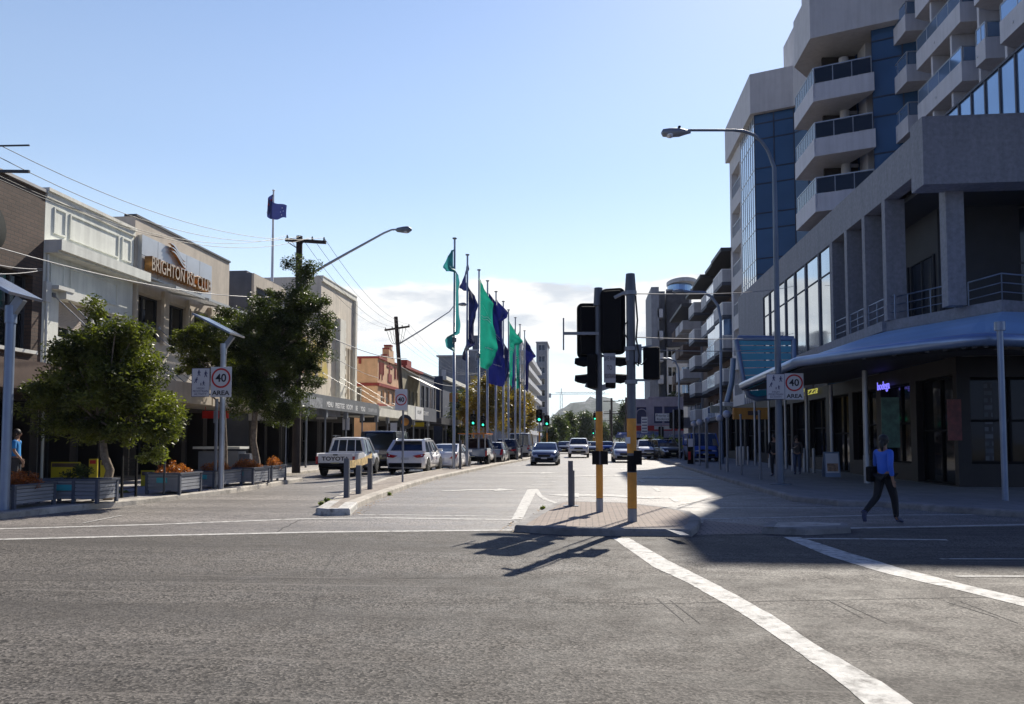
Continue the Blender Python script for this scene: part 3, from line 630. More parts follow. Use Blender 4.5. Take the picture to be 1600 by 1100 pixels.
for i in range(n): WL.slab(b, wa + .05, wb - .05, wz1 - hh * (i + 1) / n + .012, wz1 - hh * i / n, -.2, -.155)
b.build('roller_shutter', M['shutter'], f)
f = WL.window(r2, YU(150, XL), YU(196, XL), wz0, wz1, M['white'], M['g_dark'], .3, 3, 1)
b = MB(); WL.slab(b, y0 + .02, y0 + .3, zl - 2.2, wz1 + .5, .003, .12); WL.slab(b, y0 + .35, y0 + 1.2, wz1 + .28, wz1 + .42, .003, .35); b.build('service_box', M['ivory'], r2)
shopfront(WL, r2, y0 + .2, y1 - .2, 3); aw = awning(r2, y0, y1 - .05, -15.4, 3.05, 3.85, M['tan'])
for k in (.1, .22, .6, .72): stay(r2, (XL + .02, y0 + L * k, wz1 + .1 if k < .3 else wz1 - .3), (-15.6, y0 + L * k + .4, 3.6))
b = MB(); b.tube([(XL + .06, y0 + .15, .2), (XL + .06, y0 + .15, zl - .5)], .05, 8); b.build('downpipe', M['palegreen'], r2); shift(r2)
# ---- the club
y0, y1 = YU(205, XL), YU(355, XL)
r3 = empty('club_building', (XL, (y0 + y1) / 2, 0), 'tan club building with bronze BRIGHTON RSL CLUB letters on a silver panel', 'building', LB)
zt = (ZL(208, 338) + ZL(355, 407)) / 2; L = y1 - y0
wz0, wz1 = ZL(225, 530), ZL(225, 458)
wins = [(y0 + L * a, y0 + L * c, wz0, wz1) for a, c in ((.03, .29), (.325, .55), (.585, .77), (.80, .97))]
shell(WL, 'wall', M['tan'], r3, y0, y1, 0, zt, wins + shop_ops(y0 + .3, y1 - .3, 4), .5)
b = MB(); WL.slab(b, y0 - .02, y1 + .02, zt, zt + .09, -.5, .06); b.build('parapet_cap', M['charcoal'], r3)
for a in wins: WL.window(r3, *a, M['charcoal'], M['g_dark'], .5, 2, 1)
for k in range(5): b = MB(); a = y0 + L * (k / 4.0) * .985; WL.slab(b, a, a + .12, wz0 - .1, wz1 + .35, .003, .15); b.build('window_pier', M['tan'], r3)

pa, pb = YU(218, XL + .25), YU(329, XL + .25); pz0, pz1 = ZL(329, 469, XL + .25) * .5 + ZL(222, 430, XL + .25) * .5, ZL(218, 365, XL + .25) * .5 + ZL(330, 413, XL + .25) * .5
b = MB(); n = 5
for i in range(n):
    for j in range(2): WL.slab(b, pa + (pb - pa) * i / n + .012, pa + (pb - pa) * (i + 1) / n - .012, pz0 + (pz1 - pz0) * j / 2 + .01, pz0 + (pz1 - pz0) * (j + 1) / 2 - .01, .16, .20)
WL.slab(b, pa + .02, pb - .02, pz0 + .02, pz1 - .02, .003, .158)
pn = b.build('sign_panel', M['silver'], r3)
la, lb = YU(230, XL + .5), YU(324, XL + .5); lz = (ZL(230, 412, XL + .5) + ZL(323, 446, XL + .5)) / 2; XF = XL + .23
def fit(s, W_, size, m, d, ext, nm):
    o = text(s, size, m, pn, Matrix.Identity(4), nm, ext=ext, bold=.008); xs = [v.co.x for v in o.data.vertices]; k = W_ / (max(xs) - min(xs))
    o.data.transform(Matrix.Diagonal((k, 1, 1, 1))); o.matrix_local = frame((XF + d, (la + lb) / 2, lz), (0, 1, 0), (0, 0, 1)); return o
fit('BRIGHTON RSL CLUB', lb - la, .86, M['bronze'], .18, .17, 'lettering'); fit('BRIGHTON RSL CLUB', lb - la, .86, mat('letter_face', (.50, .40, .30), .4, .5), .353, .002, 'letter_face')
b = MB(); b2 = MB(); ya, yb = YU(263, XL + .4), YU(290, XL + .4); zc = (ZL(276, 400, XL + .4))
for k in range(3):
    A = []; B = []
    for i in range(17):
        t_ = i / 16; y = ya + (yb - ya) * (t_ * .92 + k * .04); z = zc + .16 * (1 - k) + .26 * math.cos(t_ * math.pi * 1.15 - .25) + .05; th = .10 * math.sin(math.pi * (.08 + .84 * t_))
        A.append((y, z + th / 2)); B.append((y, z - th / 2))
    for (q, x0, x1) in ((b, XF + .012, XF + .14), (b2, XF + .142, XF + .15)):
        for i in range(16):
            q.poly3([(x0, A[i][0], A[i][1]), (x0, A[i + 1][0], A[i + 1][1]), (x0, B[i + 1][0], B[i + 1][1]), (x0, B[i][0], B[i][1])], (x1 - x0, 0, 0))
b.build('wave_emblem', M['bronze'], pn); b2.build('wave_emblem_face', M['silver'], pn)
for i in range(3):      # louvred sun hoods over the upstairs windows
    a0, a1 = y0 + L * (.02 + .33 * i), y0 + L * (.32 + .33 * i); b = MB(); zz = wz1 + .12
    for k in range(11): b.obox((XL + .25 + k * .135, (a0 + a1) / 2, zz + .28 - k * .028), (1, 0, -.5), (0, 1, 0), (.5, 0, 1), .055, (a1 - a0) / 2 - .06, .008)
    for a in (a0 + .03, a1 - .03): b.bar((XL + .01, a, zz + .32), (XL + 1.72, a, zz), .06, .12)
    b.bar((XL + 1.72, a0 + .06, zz), (XL + 1.72, a1 - .06, zz), .05, .12); b.build('sun_louvre', M['louvre'], r3)
shopfront(WL, r3, y0 + .3, y1 - .3, 4); aw = awning(r3, y0, y1 - .05, -15.4, 3.02, 3.75, M['tan'])
text('BRIGHTON', .42, M['slate'], aw, frame((-15.398, y0 + 5.2, 3.42), (0, 1, 0), (0, 0, 1)), ext=.004)
for k in (.08, .2, .55, .7): stay(r3, (XL + .16, y0 + L * k, wz0 + .6), (-15.6, y0 + L * k + .5, 3.6))
shift(r3)
# ---- charcoal framed building with flagpole
y0, y1 = YU(390, XL), YU(441, XL)
r4 = empty('charcoal_building', (XL, (y0 + y1) / 2, 0), 'charcoal clad building with a grey framed window grid, behind the street tree and flagpole', 'building', LB)
zt = ZL(391, 425); ops = [(y0 + .5, y1 - .4, ZL(391, 560), zt - 1.0)]
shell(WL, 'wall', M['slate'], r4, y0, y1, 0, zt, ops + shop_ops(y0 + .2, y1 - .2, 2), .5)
WL.window(r4, *ops[0], M['louvre'], M['g_dark'], .5, 3, 3, .1)
b = MB(); WL.slab(b, y0 + .02, y1 - .02, zt - .72, zt - .02, .003, .14); WL.slab(b, y0 + .02, y0 + .34, 3.9, zt - .722, .003, .14); b.build('facade_frame', M['tan'], r4)
b = MB(); b.box(-31, XL - .3, y0 + .02, y1, zt, zt + .14); b.build('parapet_cap', M['slate'], r4)
shopfront(WL, r4, y0 + .2, y1 - .2, 2); awning(r4, y0, y1 - .05, -15.2, 3.05, 3.75, M['greywall']); shift(r4)
# ---- tall cream building with mural
y0, y1 = y1 + .02, YU(554, XL)
r5 = empty('mural_building', (XL, (y0 + y1) / 2, 0), 'tall cream rendered building with a colourful mural panel and vertical slot windows behind the tree', 'building', LB)
zt = ZL(554, 464); va, vb = YU(537, XL), YU(550.5, XL); L = y1 - y0
ops = [(va, va + (vb - va) * .3, 4.3, ZL(545, 545)), (va + (vb - va) * .38, va + (vb - va) * .64, 4.3, ZL(545, 545)), (va + (vb - va) * .72, vb, 4.3, ZL(545, 545))]
yq = YU(500, XL)
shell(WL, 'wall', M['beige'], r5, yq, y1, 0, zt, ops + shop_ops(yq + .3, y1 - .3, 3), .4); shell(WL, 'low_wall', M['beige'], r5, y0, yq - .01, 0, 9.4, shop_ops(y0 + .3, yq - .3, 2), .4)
for a in ops: WL.window(r5, *a, M['silver'], M['g_rail'], .4, 1, 4)
pa = YU(524, XL); b = MB(); WL.slab(b, pa, pa + 1.3, 4.0, ZL(530, 500), .003, .35)
for i in range(9): WL.slab(b, pa + 1.31, pa + 1.6, 4.6 + i * .72, 5.0 + i * .72, .003, .3)
WL.slab(b, yq, y1, zt - .35, zt, .003, .12); WL.slab(b, y1 - .5, y1 - .02, 4.0, zt - .352, .003, .2); b.build('pilaster', M['cream'], r5)
b = MB(); WL.slab(b, yq, y1, zt, zt + .08, -.4, .16); b.build('parapet_cap', M['cream'], r5)
mm = new_mat('mural_paint'); t = NT(mm); o_ = t.n('ShaderNodeOutputMaterial'); b_ = t.n('ShaderNodeBsdfPrincipled'); g_ = t.n('ShaderNodeNewGeometry').outputs['Position']
mp_ = t.n('ShaderNodeMapping'); mp_.inputs['Scale'].default_value = (1, .55, .16); t.l(g_, mp_.inputs[0])
t.l(t.ramp(t.noise(mp_.outputs[0], 1.7, 4, .6), [(.3, (.45, .08, .06)), (.42, (.55, .40, .28)), (.5, (.55, .42, .06)), (.6, (.35, .30, .24)), (.7, (.10, .09, .12))]), b_.inputs['Base Color']); b_.inputs['Roughness'].default_value = .8; t.l(b_.outputs[0], o_.inputs[0])
b = MB(); WL.slab(b, YU(452, XL), YU(511, XL), ZL(511, 592), ZL(511, 556) + .8, .003, .06); b.build('mural', mm, r5)
shopfront(WL, r5, yq + .3, y1 - .3, 3); shopfront(WL, r5, y0 + .3, yq - .3, 2); XA = -14.8
ya, yb = YU(470, XA), YU(592, XA); za, zb_ = PX(592, 648, XA).z * .5 + PX(478, 638, XA).z * .5, PX(592, 632, XA).z * .5 + PX(480, 613, XA).z * .5
aw = awning(r5, YU(380, XA), yb, XA, za, zb_, M['greywall'], posts=(YU(485, XA), YU(514, XA), YU(546, XA), YU(571, XA), YU(594, XA) - .2))
aw.data.materials[0] = mat('grey_fascia', (.16, .17, .18), .6, var=.15, streak=.25)
zc = (za + zb_) / 2 - .1
for s_, u in (('MENU', 516), ('PRESTIGE', 531.5), ('ROOM', 546.5), ('BE', 557.5), ('YOGI', 567.5)):
    text(s_, .42, M['white'], aw, frame((XA + .003, YU(u, XA), zc), (0, 1, 0), (0, 0, 1)), ext=.004, bold=.012)
b = MB(); b.box(XA + .002, XA + .006, YU(484, XA), YU(504, XA), zc - .28, zc + .3); b.build('faded_notice', mat('faded_white', (.27, .28, .29), .6, var=.6, vs=6), aw)
b = MB(); b.box(XA + .002, XA + .006, YU(576, XA), YU(589, XA), zc - .12, zc + .15); b.build('faded_notice', MATS['faded_white'], aw)
for u in (497, 524, 548): y = YU(u, XL); stay(r5, (XL + .36, y, 6.4), (XA - .3, y + 2.2, zb_ - .05), M['louvre'])
shift(r5)
# ---- apricot deco shop
y0, y1 = YU(590, XL), YU(628, XL)
r6 = empty('apricot_shop', (XL, (y0 + y1) / 2, 0), 'apricot art deco shop with maroon trim and stepped pediment', 'building', LB)
zt = ZL(591, 560); L = y1 - y0; zb1 = ZL(591, 603)
ops = [(y0 + L * a, y0 + L * (a + .13), ZL(600, 630), ZL(600, 610)) for a in (.12, .33, .55, .78)]
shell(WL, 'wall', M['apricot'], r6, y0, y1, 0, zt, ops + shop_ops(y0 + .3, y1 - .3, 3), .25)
for a in ops: WL.window(r6, *a, M['ivory'], M['g_dark'], .25, 2, 2)
WS = Wall((XL, y0, 0), (-1, 0, 0), (0, -1, 0))
b = MB()
ca, cb = y0 + L * .30, y0 + L * .62; z5 = zt
b.box(XL - .5, XL + .12, ca, cb, z5, z5 + .55); b.box(XL - .5, XL + .16, ca + .6, cb - .6, z5 + .552, z5 + 1.25); b.box(XL - .5, XL + .2, ca + 1.2, cb - 1.2, z5 + 1.252, z5 + 1.6); b.build('pediment', M['apricot'], r6)
b = MB(); b.box(XL - .55, XL + .16, y0 - .1, ca - .01, zt, zt + .2); b.box(XL - 9, XL - .56, y0 - .1, y0 + .2, zt, zt + .2); b.box(XL - .55, XL + .16, cb + .01, y1, zt, zt + .2)
b.box(XL - .55, XL + .2, ca + .05, cb - .05, z5 + .551, z5 + .7) if False else None
b.box(XL + .003, XL + .18, y0 - .1, y1, zb1, zb1 + .28); b.box(XL - 9, XL + .002, y0 - .12, y0 - .003, zb1, zb1 + .28); b.box(XL + .003, XL + .1, y0, y1, ZL(600, 636), ZL(600, 636) + .25)
for k in (1.8, 3.4, 5.0, 7): b.box(XL - k, XL - k + .25, y0 - .06, y0 - .003, zt - .5, zt - .002)
b.box(XL - 3.1, XL - 2.6, y0 - .06, y0 - .003, zt - 2.3, zt - 1.1); b.box(XL - 3.0, XL - 2.7, y0 - .06, y0 - .003, zt - 2.6, zt - .8)
for k in (.05, .1, .15, .2, .66, .7, .78, .84, .92):
    b.box(XL + .003, XL + .06, y0 + L * k, y0 + L * k + .18, zt - (1.9 if int(k * 100) % 2 else 1.4), zt - .25)
b.box(XL + .003, XL + .06, ca + .8, cb - .8, zt - 1.9, zt - 1.1); b.box(XL + .003, XL + .06, ca + 1.2, ca + 1.5, zt - 1.1, zt + .3); b.box(XL + .003, XL + .06, ca + .4, cb - .4, zt - .5, zt - .3)
b.box(XL - .52, XL + .22, ca + 1.15, cb - 1.15, z5 + 1.602, z5 + 1.75); b.box(XL - .5, XL + .18, ca + .55, ca + 1.14, z5 + 1.252, z5 + 1.38); b.box(XL - .5, XL + .14, ca - .02, ca + .54, z5 + .552, z5 + .68); b.build('maroon_trim', M['maroon'], r6)
WS.window(r6, 1.5, 2.7, ZL(591, 630), ZL(591, 605), M['ivory'], M['g_dark'], -.02, 2, 1)
shopfront(WL, r6, y0 + .3, y1 - .3, 3)
aw = awning(r6, YU(593, -14.9), YU(637, -14.9), -14.9, 3.35, PX(600, 638, -14.9).z, M['cream'], posts=(YU(610, -14.9), YU(630, -14.9)))
shift(r6)
# ---- Victorian terrace
y0, y1 = y1 + .02, YU(656, XL)
r7 = empty('terrace_shop', (XL, (y0 + y1) / 2, 0), 'old olive stone terrace with a tin verandah roof, right of the apricot shop', 'building', LB)
zt = ZL(641, 579); L = y1 - y0
ops = [(y0 + L * k, y0 + L * k + 1.1, 4.6, 7.0) for k in (.08, .3, .52, .74)]
shell(WL, 'wall', mat('olive_stone', (.34, .30, .20), .85, var=.25, streak=.4), r7, y0, y1, 0, zt, ops + shop_ops(y0 + .3, y1 - .3, 3), .25)
for a in ops: WL.window(r7, *a, M['ivory'], M['g_dark'], .25, 2, 2)
b = MB(); b.box(XL - .5, XL + .4, y0, y1, zt, zt + .25); b.box(XL - .5, XL + .3, y0 + 1, y0 + 3, zt + .25, zt + .9); b.build('cornice', M['maroon'], r7)
b = MB()
for i in range(14): a0 = y0 + L * (.3 + .7 * i / 14); b.poly3([(XL + .01, a0, 8.6), (XL + .01, a0 + L * .7 / 14 - .03, 8.6), (XL + 2.6, a0 + L * .7 / 14 - .03, 7.3), (XL + 2.6, a0, 7.3)], (0, 0, .05))
b.build('verandah_roof', M['roofmetal'], r7)
b = MB()
for k in (.32, .6, .95): b.tube([(XL + 2.5, y0 + L * k, 3.9), (XL + 2.5, y0 + L * k, 7.3)], .07, 8)
b.bar((XL + 2.5, y0 + L * .32, 4.9), (XL + 2.5, y0 + L * .95, 4.9), .06); b.build('verandah_rail', M['cream'], r7)
shopfront(WL, r7, y0 + .3, y1 - .3, 3); aw = awning(r7, YU(638, -14.9), YU(662, -14.9), -14.9, 3.4, 4.6, M['ivory'], posts=(YU(650, -14.9),))
b = MB(); b.box(-14.898, -14.86, YU(649, -14.9), YU(661, -14.9), 3.45, 4.6); sg = b.build('awning_sign', M['white'], aw)
text('M.LAW', .5, M['slate'], sg, frame((-14.857, YU(655, -14.9), 4.1), (0, 1, 0), (0, 0, 1)), ext=.003); shift(r7)
# ---- navy shop, far dark building
y0, y1 = y1 + .02, YU(678, XL)
r8 = empty('navy_shop', (XL, (y0 + y1) / 2, 0), 'navy painted two-storey shop right of the olive terrace', 'building', LB)
zt = ZL(650, 578) * .5 + ZL(668, 589) * .5; L = y1 - y0
ops = [(y0 + L * k, y0 + L * k + 1.6, 4.9, 8.0) for k in (.1, .4, .7)]
shell(WL, 'wall', M['navywall'], r8, y0, y1, 0, zt, ops + shop_ops(y0 + .3, y1 - .3, 3), .25)
for a in ops: WL.window(r8, *a, M['ivory'], M['g_dark'], .25, 2, 2)
b = MB(); b.box(XL - 12, XL + .1, y0 - .1, y1, zt, zt + .2); b.build('parapet_cap', M['slate'], r8)
shopfront(WL, r8, y0 + .3, y1 - .3, 3); aw = awning(r8, YU(663, -14.9), YU(682, -14.9), -14.9, 3.4, 4.7, M['slate'], posts=(YU(672, -14.9),))
text('CHUNKY', .55, M['white'], aw, frame((-14.897, YU(666, -14.9), 4.1), (0, 1, 0), (0, 0, 1)), ext=.003); shift(r8)
y0, y1 = y1 + 6, 128
r9 = empty('black_building', (XL, (y0 + y1) / 2, 0), 'near black painted building behind the first flag poles', 'building', LB)
zt = 10.2; L = y1 - y0
ops = [(y0 + L * k, y0 + L * k + 1.4, 5.2, 7.4) for k in (.2, .45, .7, .88)]
shell(WL, 'wall', M['navywall'], r9, y0, y1, 0, zt, ops + shop_ops(y0 + .3, y1 - .3, 3), .25)
for a in ops: WL.window(r9, *a, M['ivory'], M['g_dark'], .25, 1, 2)
b = MB(); b.box(XL + .003, XL + .5, y0, y1, zt - .5, zt); b.build('cornice', M['cream'], r9)
WS = Wall((XL, y0, 0), (-1, 0, 0), (0, -1, 0)); WS.window(r9, 3.0, 4.4, 5.2, 6.2, M['ivory'], M['g_dark'], -.02, 2, 1)
awning(r9, YU(690, -15), y1, -15, 3.3, 4.0, M['charcoal'], posts=(YU(700, -15), YU(712, -15))); shift(r9)
for k, (u0, u1, v0, v1, Y_, nm, lb_) in enumerate(((702, 716, 614, 628, 95, 'shop_sign', 'small orange and red hanging shop sign behind the nearest flag pole'), (724, 732, 648, 660, 92, 'shop_sign', 'small red square shop sign under the autumn tree, right of the second flag pole'))):
    a, c_ = PY(u0, v1, Y_), PY(u1, v0, Y_); b = MB(); b.box(a.x, c_.x, Y_, Y_ + .15, a.z, c_.z); tag(b.build(nm, M['ochre'] if k == 0 else M['red']), lb_, 'sign')
# ---- distant apartment blocks on the left
def block(name, x0, x1, y0, y1, h, wallm, label, floors, faces='SE', bay=3.4, balc=False, winm=None, z0=0, roof=True):
    root = empty(name, ((x0 + x1) / 2, (y0 + y1) / 2, 0), label, 'building', None); fh = h / floors
    b = MB(); b.box(x0 + .25, x1 - .25, y0 + .25, y1 - .25, z0, h - .02)
    walls = []
    if 'S' in faces: walls.append((Wall((x0, y0, 0), (1, 0, 0), (0, -1, 0)), x1 - x0))
    if 'E' in faces: walls.append((Wall((x1, y0, 0), (0, 1, 0), (1, 0, 0)), y1 - y0))
    if 'W' in faces: walls.append((Wall((x0, y0, 0), (0, 1, 0), (-1, 0, 0)), y1 - y0))
    for W, L in walls:
        ops = []; n = max(1, int(L / bay)); bw = L / n
        for f_ in range(floors):
            for i in range(n):
                if f_ == 0 and z0 == 0: continue
                ops.append((i * bw + bw * .2, (i + 1) * bw - bw * .2, f_ * fh + fh * .28, f_ * fh + fh * .82))
        W.grid(b, 0, L, z0, h, ops, .24)
        for a in ops[:60]: W.window(root, *a, winm or M['white'], M['g_dark'], .235, 2, 1, .07)
        if balc and W.N.x != 0:
            for f_ in range(1, floors):
                for i in range(0, n): 
                    c = MB(); W.slab(c, i * bw + .3, (i + 1) * bw - .3, f_ * fh - .1, f_ * fh + .08, .003, 1.6); W.slab(c, i * bw + .3, (i + 1) * bw - .3, f_ * fh + .082, f_ * fh + 1.05, 1.5, 1.6)
                    c.build('balcony', M['palegrey'], root)
    ox = b.build('wall', wallm, root)
    c = MB(); c.box(x0 - .2, x1 + .2, y0 - .2, y1 + .2, h, h + .3); c.build('roof', M['palegrey'], root)
    return root
g1 = block('grey_block', PY(683, 600, 165).x, PY(730, 600, 165).x, 165, 190, PY(700, 557, 165).z, M['greywall'], 'plain grey windowless block behind the black building and flag poles', 7, faces='')
b = MB(); xx = PY(690, 600, 165).x; b.box(xx, xx + 1.0, 164.9, 164.996, 8, 17); b.build('pale_strip', M['palegrey'], g1); shift(g1)
g2 = block('grey_block', PY(730.5, 600, 168).x, PY(795, 600, 168).x, 168, 200, PY(760, 548, 168).z, M['greywall'], 'tall grey block with rooftop plant half hidden by the teal and navy flags', 7, bay=5)
b = MB(); b.box(PY(738, 600, 172).x, PY(752, 600, 172).x, 172, 178, PY(760, 548, 168).z + .3, PY(745, 524, 172).z); b.build('rooftop_plant', M['slate'], g2); shift(g2)
g3 = block('apartment_block', PY(795.5, 600, 176).x, PY(806, 600, 176).x + .5, 176, YU(836, PY(806, 600, 176).x), PY(800, 526, 176).z, M['palegrey'], 'pale apartment block with stacked balconies right of the last flags', 8, faces='SE', bay=6, balc=True); shift(g3)
x0 = PY(838, 600, 262).x; g4 = block('apartment_tower', x0, PY(855, 600, 262).x, 262, 280, PY(850, 535, 262).z, M['greywall'], 'slim grey apartment tower with windows facing the street, right of the balcony block', 9, faces='S', bay=2.2); shift(g4)

for k, (y, x, z, w_, h_, m_, lb) in enumerate(((24.6, -16.6, 2.62, 1.3, .36, 'sign', 'small white hanging sign under the awning of the brown brick shop'), (33.5, -16.8, 2.6, 1.2, .34, 'red', 'small red hanging sign under the awning of the club'), (38.0, -16.6, 2.62, 1.3, .34, 'sign', 'small white hanging sign under the far end of the club awning'), (47.5, -16.4, 2.95, 1.3, .38, 'sign', 'pale hanging sign under the grey awning behind the ute'), (57.0, -16.4, 2.95, 1.4, .4, 'charcoal', 'dark hanging sign under the grey awning above the navy van'), (74.0, -16.4, 2.95, 1.3, .4, 'yellow', 'yellow hanging sign under the cream awning of the apricot shop'))):
    b = MB(); b.box(x - w_ / 2, x + w_ / 2, y, y + .12, z, z + h_)
    for dx in (-.4, .4): b.bar((x + dx * w_, y + .06, z + h_), (x + dx * w_, y + .06, z + h_ + .2), .02)
    tag(b.build('hanging_sign', M[m_]), lb, 'sign', 'signs hung under the left awnings')
# ================================================================ buildings on the right
RB = 'buildings along the right side of the street'
XR = 13.3
WR = Wall((XR, 0, 0), (0, 1, 0), (-1, 0, 0))
def YR(u, X=XR): return PX(u, 600, X).y
# ---- podium: shops below, loggia and mirrored windows above
rp = empty('podium_building', (XR, 45, 0), 'grey concrete podium with loggia piers and mirrored windows above the long blue awning', 'building', RB)
Z0, ZB, ZT = 6.9, 12.3, 14.0; YF = 31.0; YE = 68.0
wy0, wy1 = YR(1301), YR(1190)
b = MB()
cuts = [YR(u) for u in (1300, 1281, 1260, 1243, 1228, 1213, 1203, 1193)]
ops = [(cuts[i] - .1, cuts[i + 1] - .25, Z0 + .0, ZB) for i in range(len(cuts) - 1)]
WR.grid(b, cuts[0] - .35, YE, Z0 - .1, ZT, ops, .07)
b.box(XR, XR + .6, YF - .3, cuts[0] - .352, ZB, ZT)                     # beam over the loggia
b.box(XR + .3, 60, YE - .3, YE, 0, ZT); b.box(XR + .02, 60, YF + 2.2, YE, ZT - .3, ZT - .02)
b.build('wall', M['podium'], rp)
for a in ops: WR.window(rp, *a, M['slate'], M['g_mirror'], .07, 1, 1, .05)
for o_ in [a for a in ops]:
    pass
b = MB()
for a in ops: WR.slab(b, a[0] + .07, a[1] - .07, ZB - 1.55, ZB - 1.48, -.06, -.02)
b.build('transom', M['slate'], rp)
for u in (1301, 1324, 1352, 1384):
    y = YR(u); p = MB(); p.box(XR + .003, XR + .85, y - .38, y, Z0 + .0, ZB - .002); p.build('pier', M['podium'], rp)
# slab and recessed terrace wall
sl = [G(u, v, Z0) for u, v in ((1384, 502), (1500, 480), (1565, 468), (1640, 474))]
b = MB(); b.prism([(XR - .12, YE), (XR - .12, sl[0].y)] + [(p.x, p.y) for p in sl] + [(50, sl[-1].y + 1), (50, YE)], Z0 - .45, Z0); b.build('floor_slab', M['podium'], rp)
b = MB(); b.box(XR - .28, XR - .05 + 30, YF - .5, YF + .6, 11.45, 14.12); b.build('front_fascia', M['podium'], rp)
b = MB(); p0 = PY(1489, 480, YF + .1).x; p1 = PY(1518, 480, YF + .1).x; b.box(p0, p1, YF + .45, YF + 1.0, Z0, 11.448 + .7); b.build('column', M['podium'], rp)
b = MB(); b.box(XR + 2.6, XR + 2.8, 36, 47.5, Z0, ZB); b.box(XR + 2.8, XR + 6, 35.8, 36.0, Z0, ZB); b.box(XR + .86, 40, YF + .6, 47.5, ZB - .2, ZB - .01); b.build('terrace_wall', M['charcoal'], rp)
WT = Wall((XR + 2.6, 0, 0), (0, 1, 0), (-1, 0, 0))
for i in range(4): WT.window(rp, 36.3 + i * 2.8, 38.8 + i * 2.8, Z0 + .05, ZB - 2.2, M['charcoal'], M['g_rail'], -.03, 2, 1)
A_ = Vector((XR + 5.9, 36.0, 0)); B_ = Vector((XR + 9, 32.4, 0)); WD = Wall(A_, B_ - A_, (-.75, -.65, 0)); L_ = (B_ - A_).length
WD.window(rp, 0.0, L_ * .5, Z0 + .05, ZB - .3, M['charcoal'], M['g_rail'], -.03, 1, 2); WD.window(rp, L_ * .51, L_, Z0 + .05, ZB - .3, M['steeldark'], M['g_dark'], -.03, 2, 2)
WF_ = Wall((XR + 9, 32.4, 0), (1, 0, 0), (0, -1, 0)); 
for i in range(3): WF_.window(rp, .05 + i * 2.5, 2.5 + i * 2.5, Z0 + .05, ZB - .3, M['steeldark'], M['g_blue'], -.03, 1, 2)
def rail(pts, par, hs=(.35, .7, 1.05), m='bluesteel', r=.03):
    b = MB()
    for h in hs: b.tube([Vector(p) + Vector((0, 0, h)) for p in pts], r if h == hs[-1] else r * .7, 6)
    for a, c in zip(pts[:-1], pts[1:]):
        n = max(1, round((Vector(c) - Vector(a)).length / 1.3))
        for i in range(n + 1): q = Vector(a).lerp(Vector(c), i / n); b.tube([q, q + Vector((0, 0, hs[-1]))], r * .8, 6)
    return b.build('balcony_rail', M[m], par)
Zs = Z0 + .0
rl = [Vector((p.x + .15, p.y + .25, Zs)) for p in sl]
rail([(XR + .15, YR(1390) - .4, Zs), rl[0], rl[0].lerp(rl[1], .93)], rp); rail([rl[1] + Vector((.35, .1, 0)), rl[2], rl[3]], rp)
for a, c in ((1301, 1324), (1324, 1352), (1352, 1384)): rail([(XR + .1, YR(a) - .4, Zs), (XR + .1, YR(c) + .02, Zs)], rp)
# ground floor: dark shopfronts
XG = 11.7; YG = 25.5
WG = Wall((XG, 0, 0), (0, 1, 0), (-1, 0, 0)); WF = Wall((XG, YG, 0), (1, 0, 0), (0, -1, 0))
b = MB(); n = 13; wG = (YE - YG) / n; opsG = [(YG + i * wG + .25, YG + (i + 1) * wG - .25, .75 if i % 3 else .15, 3.7) for i in range(n)]
WG.grid(b, YG, YE, 0, 4.26, opsG, .3); opsF = [(.4 + i * 3.0, 3.0 + i * 3.0, .85, 3.6) for i in range(6)]; WF.grid(b, 0, 30, 0, 4.26, opsF, .3)
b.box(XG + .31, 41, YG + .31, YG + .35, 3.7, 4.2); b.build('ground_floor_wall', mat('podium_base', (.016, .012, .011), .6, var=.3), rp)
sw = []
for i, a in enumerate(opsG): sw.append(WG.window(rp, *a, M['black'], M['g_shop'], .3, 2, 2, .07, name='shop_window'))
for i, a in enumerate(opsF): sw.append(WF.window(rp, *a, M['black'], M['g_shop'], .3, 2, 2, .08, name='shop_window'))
# decals of light stickers on the corner shop glass
for i in range(3):
    b = MB(); WF.slab(b, .95 + i * 3.0, 1.2 + i * 3.0, .95, 3.45, -.292, -.288); b.build('window_sticker', mat_brick('sticker_strip', (.12, .13, .15), (.05, .06, .07), (.006, .006, .008), .4, .23, gap=.05, rough=.4), rp)
for u, v, w_, h_, m_ in ((1391, 660, .55, 1.6, 'green_poster'), (1491, 656, .42, 1.3, 'red_poster')):
    q = PY(u, v, YG); MATS.get(m_) or mat(m_, (.04, .09, .055) if 'green' in m_ else (.14, .03, .025), .5, var=.5, vs=5); b = MB(); b.box(q.x - w_ / 2, q.x + w_ / 2, YG - .03, YG - .004, q.z - h_ / 2, q.z + h_ / 2); b.build('poster', MATS[m_], rp)
neon = mat('neon_violet', (.1, .1, .6), .5, emit=(.22, .20, 1.0), es=.8); neony = mat('neon_yellow', (.5, .5, .05), .5, emit=(.8, .75, .12), es=.3)
q = PX(1380, 603, XG - .12)
ns = text('bodega', .46, neon, rp, frame((XG - .12, q.y, q.z), (0, -1, 0), (0, 0, 1)), 'neon_sign', ext=.01, sx=.95)
b = MB(); b.tube([(XG - .12, q.y + .8, q.z - .42), (XG - .12, q.y + .3, q.z - .26), (XG - .12, q.y, q.z - .24), (XG - .12, q.y - .3, q.z - .26), (XG - .12, q.y - .8, q.z - .42)], .02, 6); b.build('neon_swash', neon, ns)
bpy.context.view_layer.update(); 
for c in list(ns.children): c.matrix_parent_inverse = ns.matrix_world.inverted()
q = PX(1263, 612, XG - .1)
text('Pizza', .55, neony, rp, frame((XG - .12, q.y, q.z), (0, -1, 0), (0, 0, 1)), 'neon_sign', ext=.01, shear=.35, sx=3.0)
shift(rp)
bpy.context.view_layer.update()
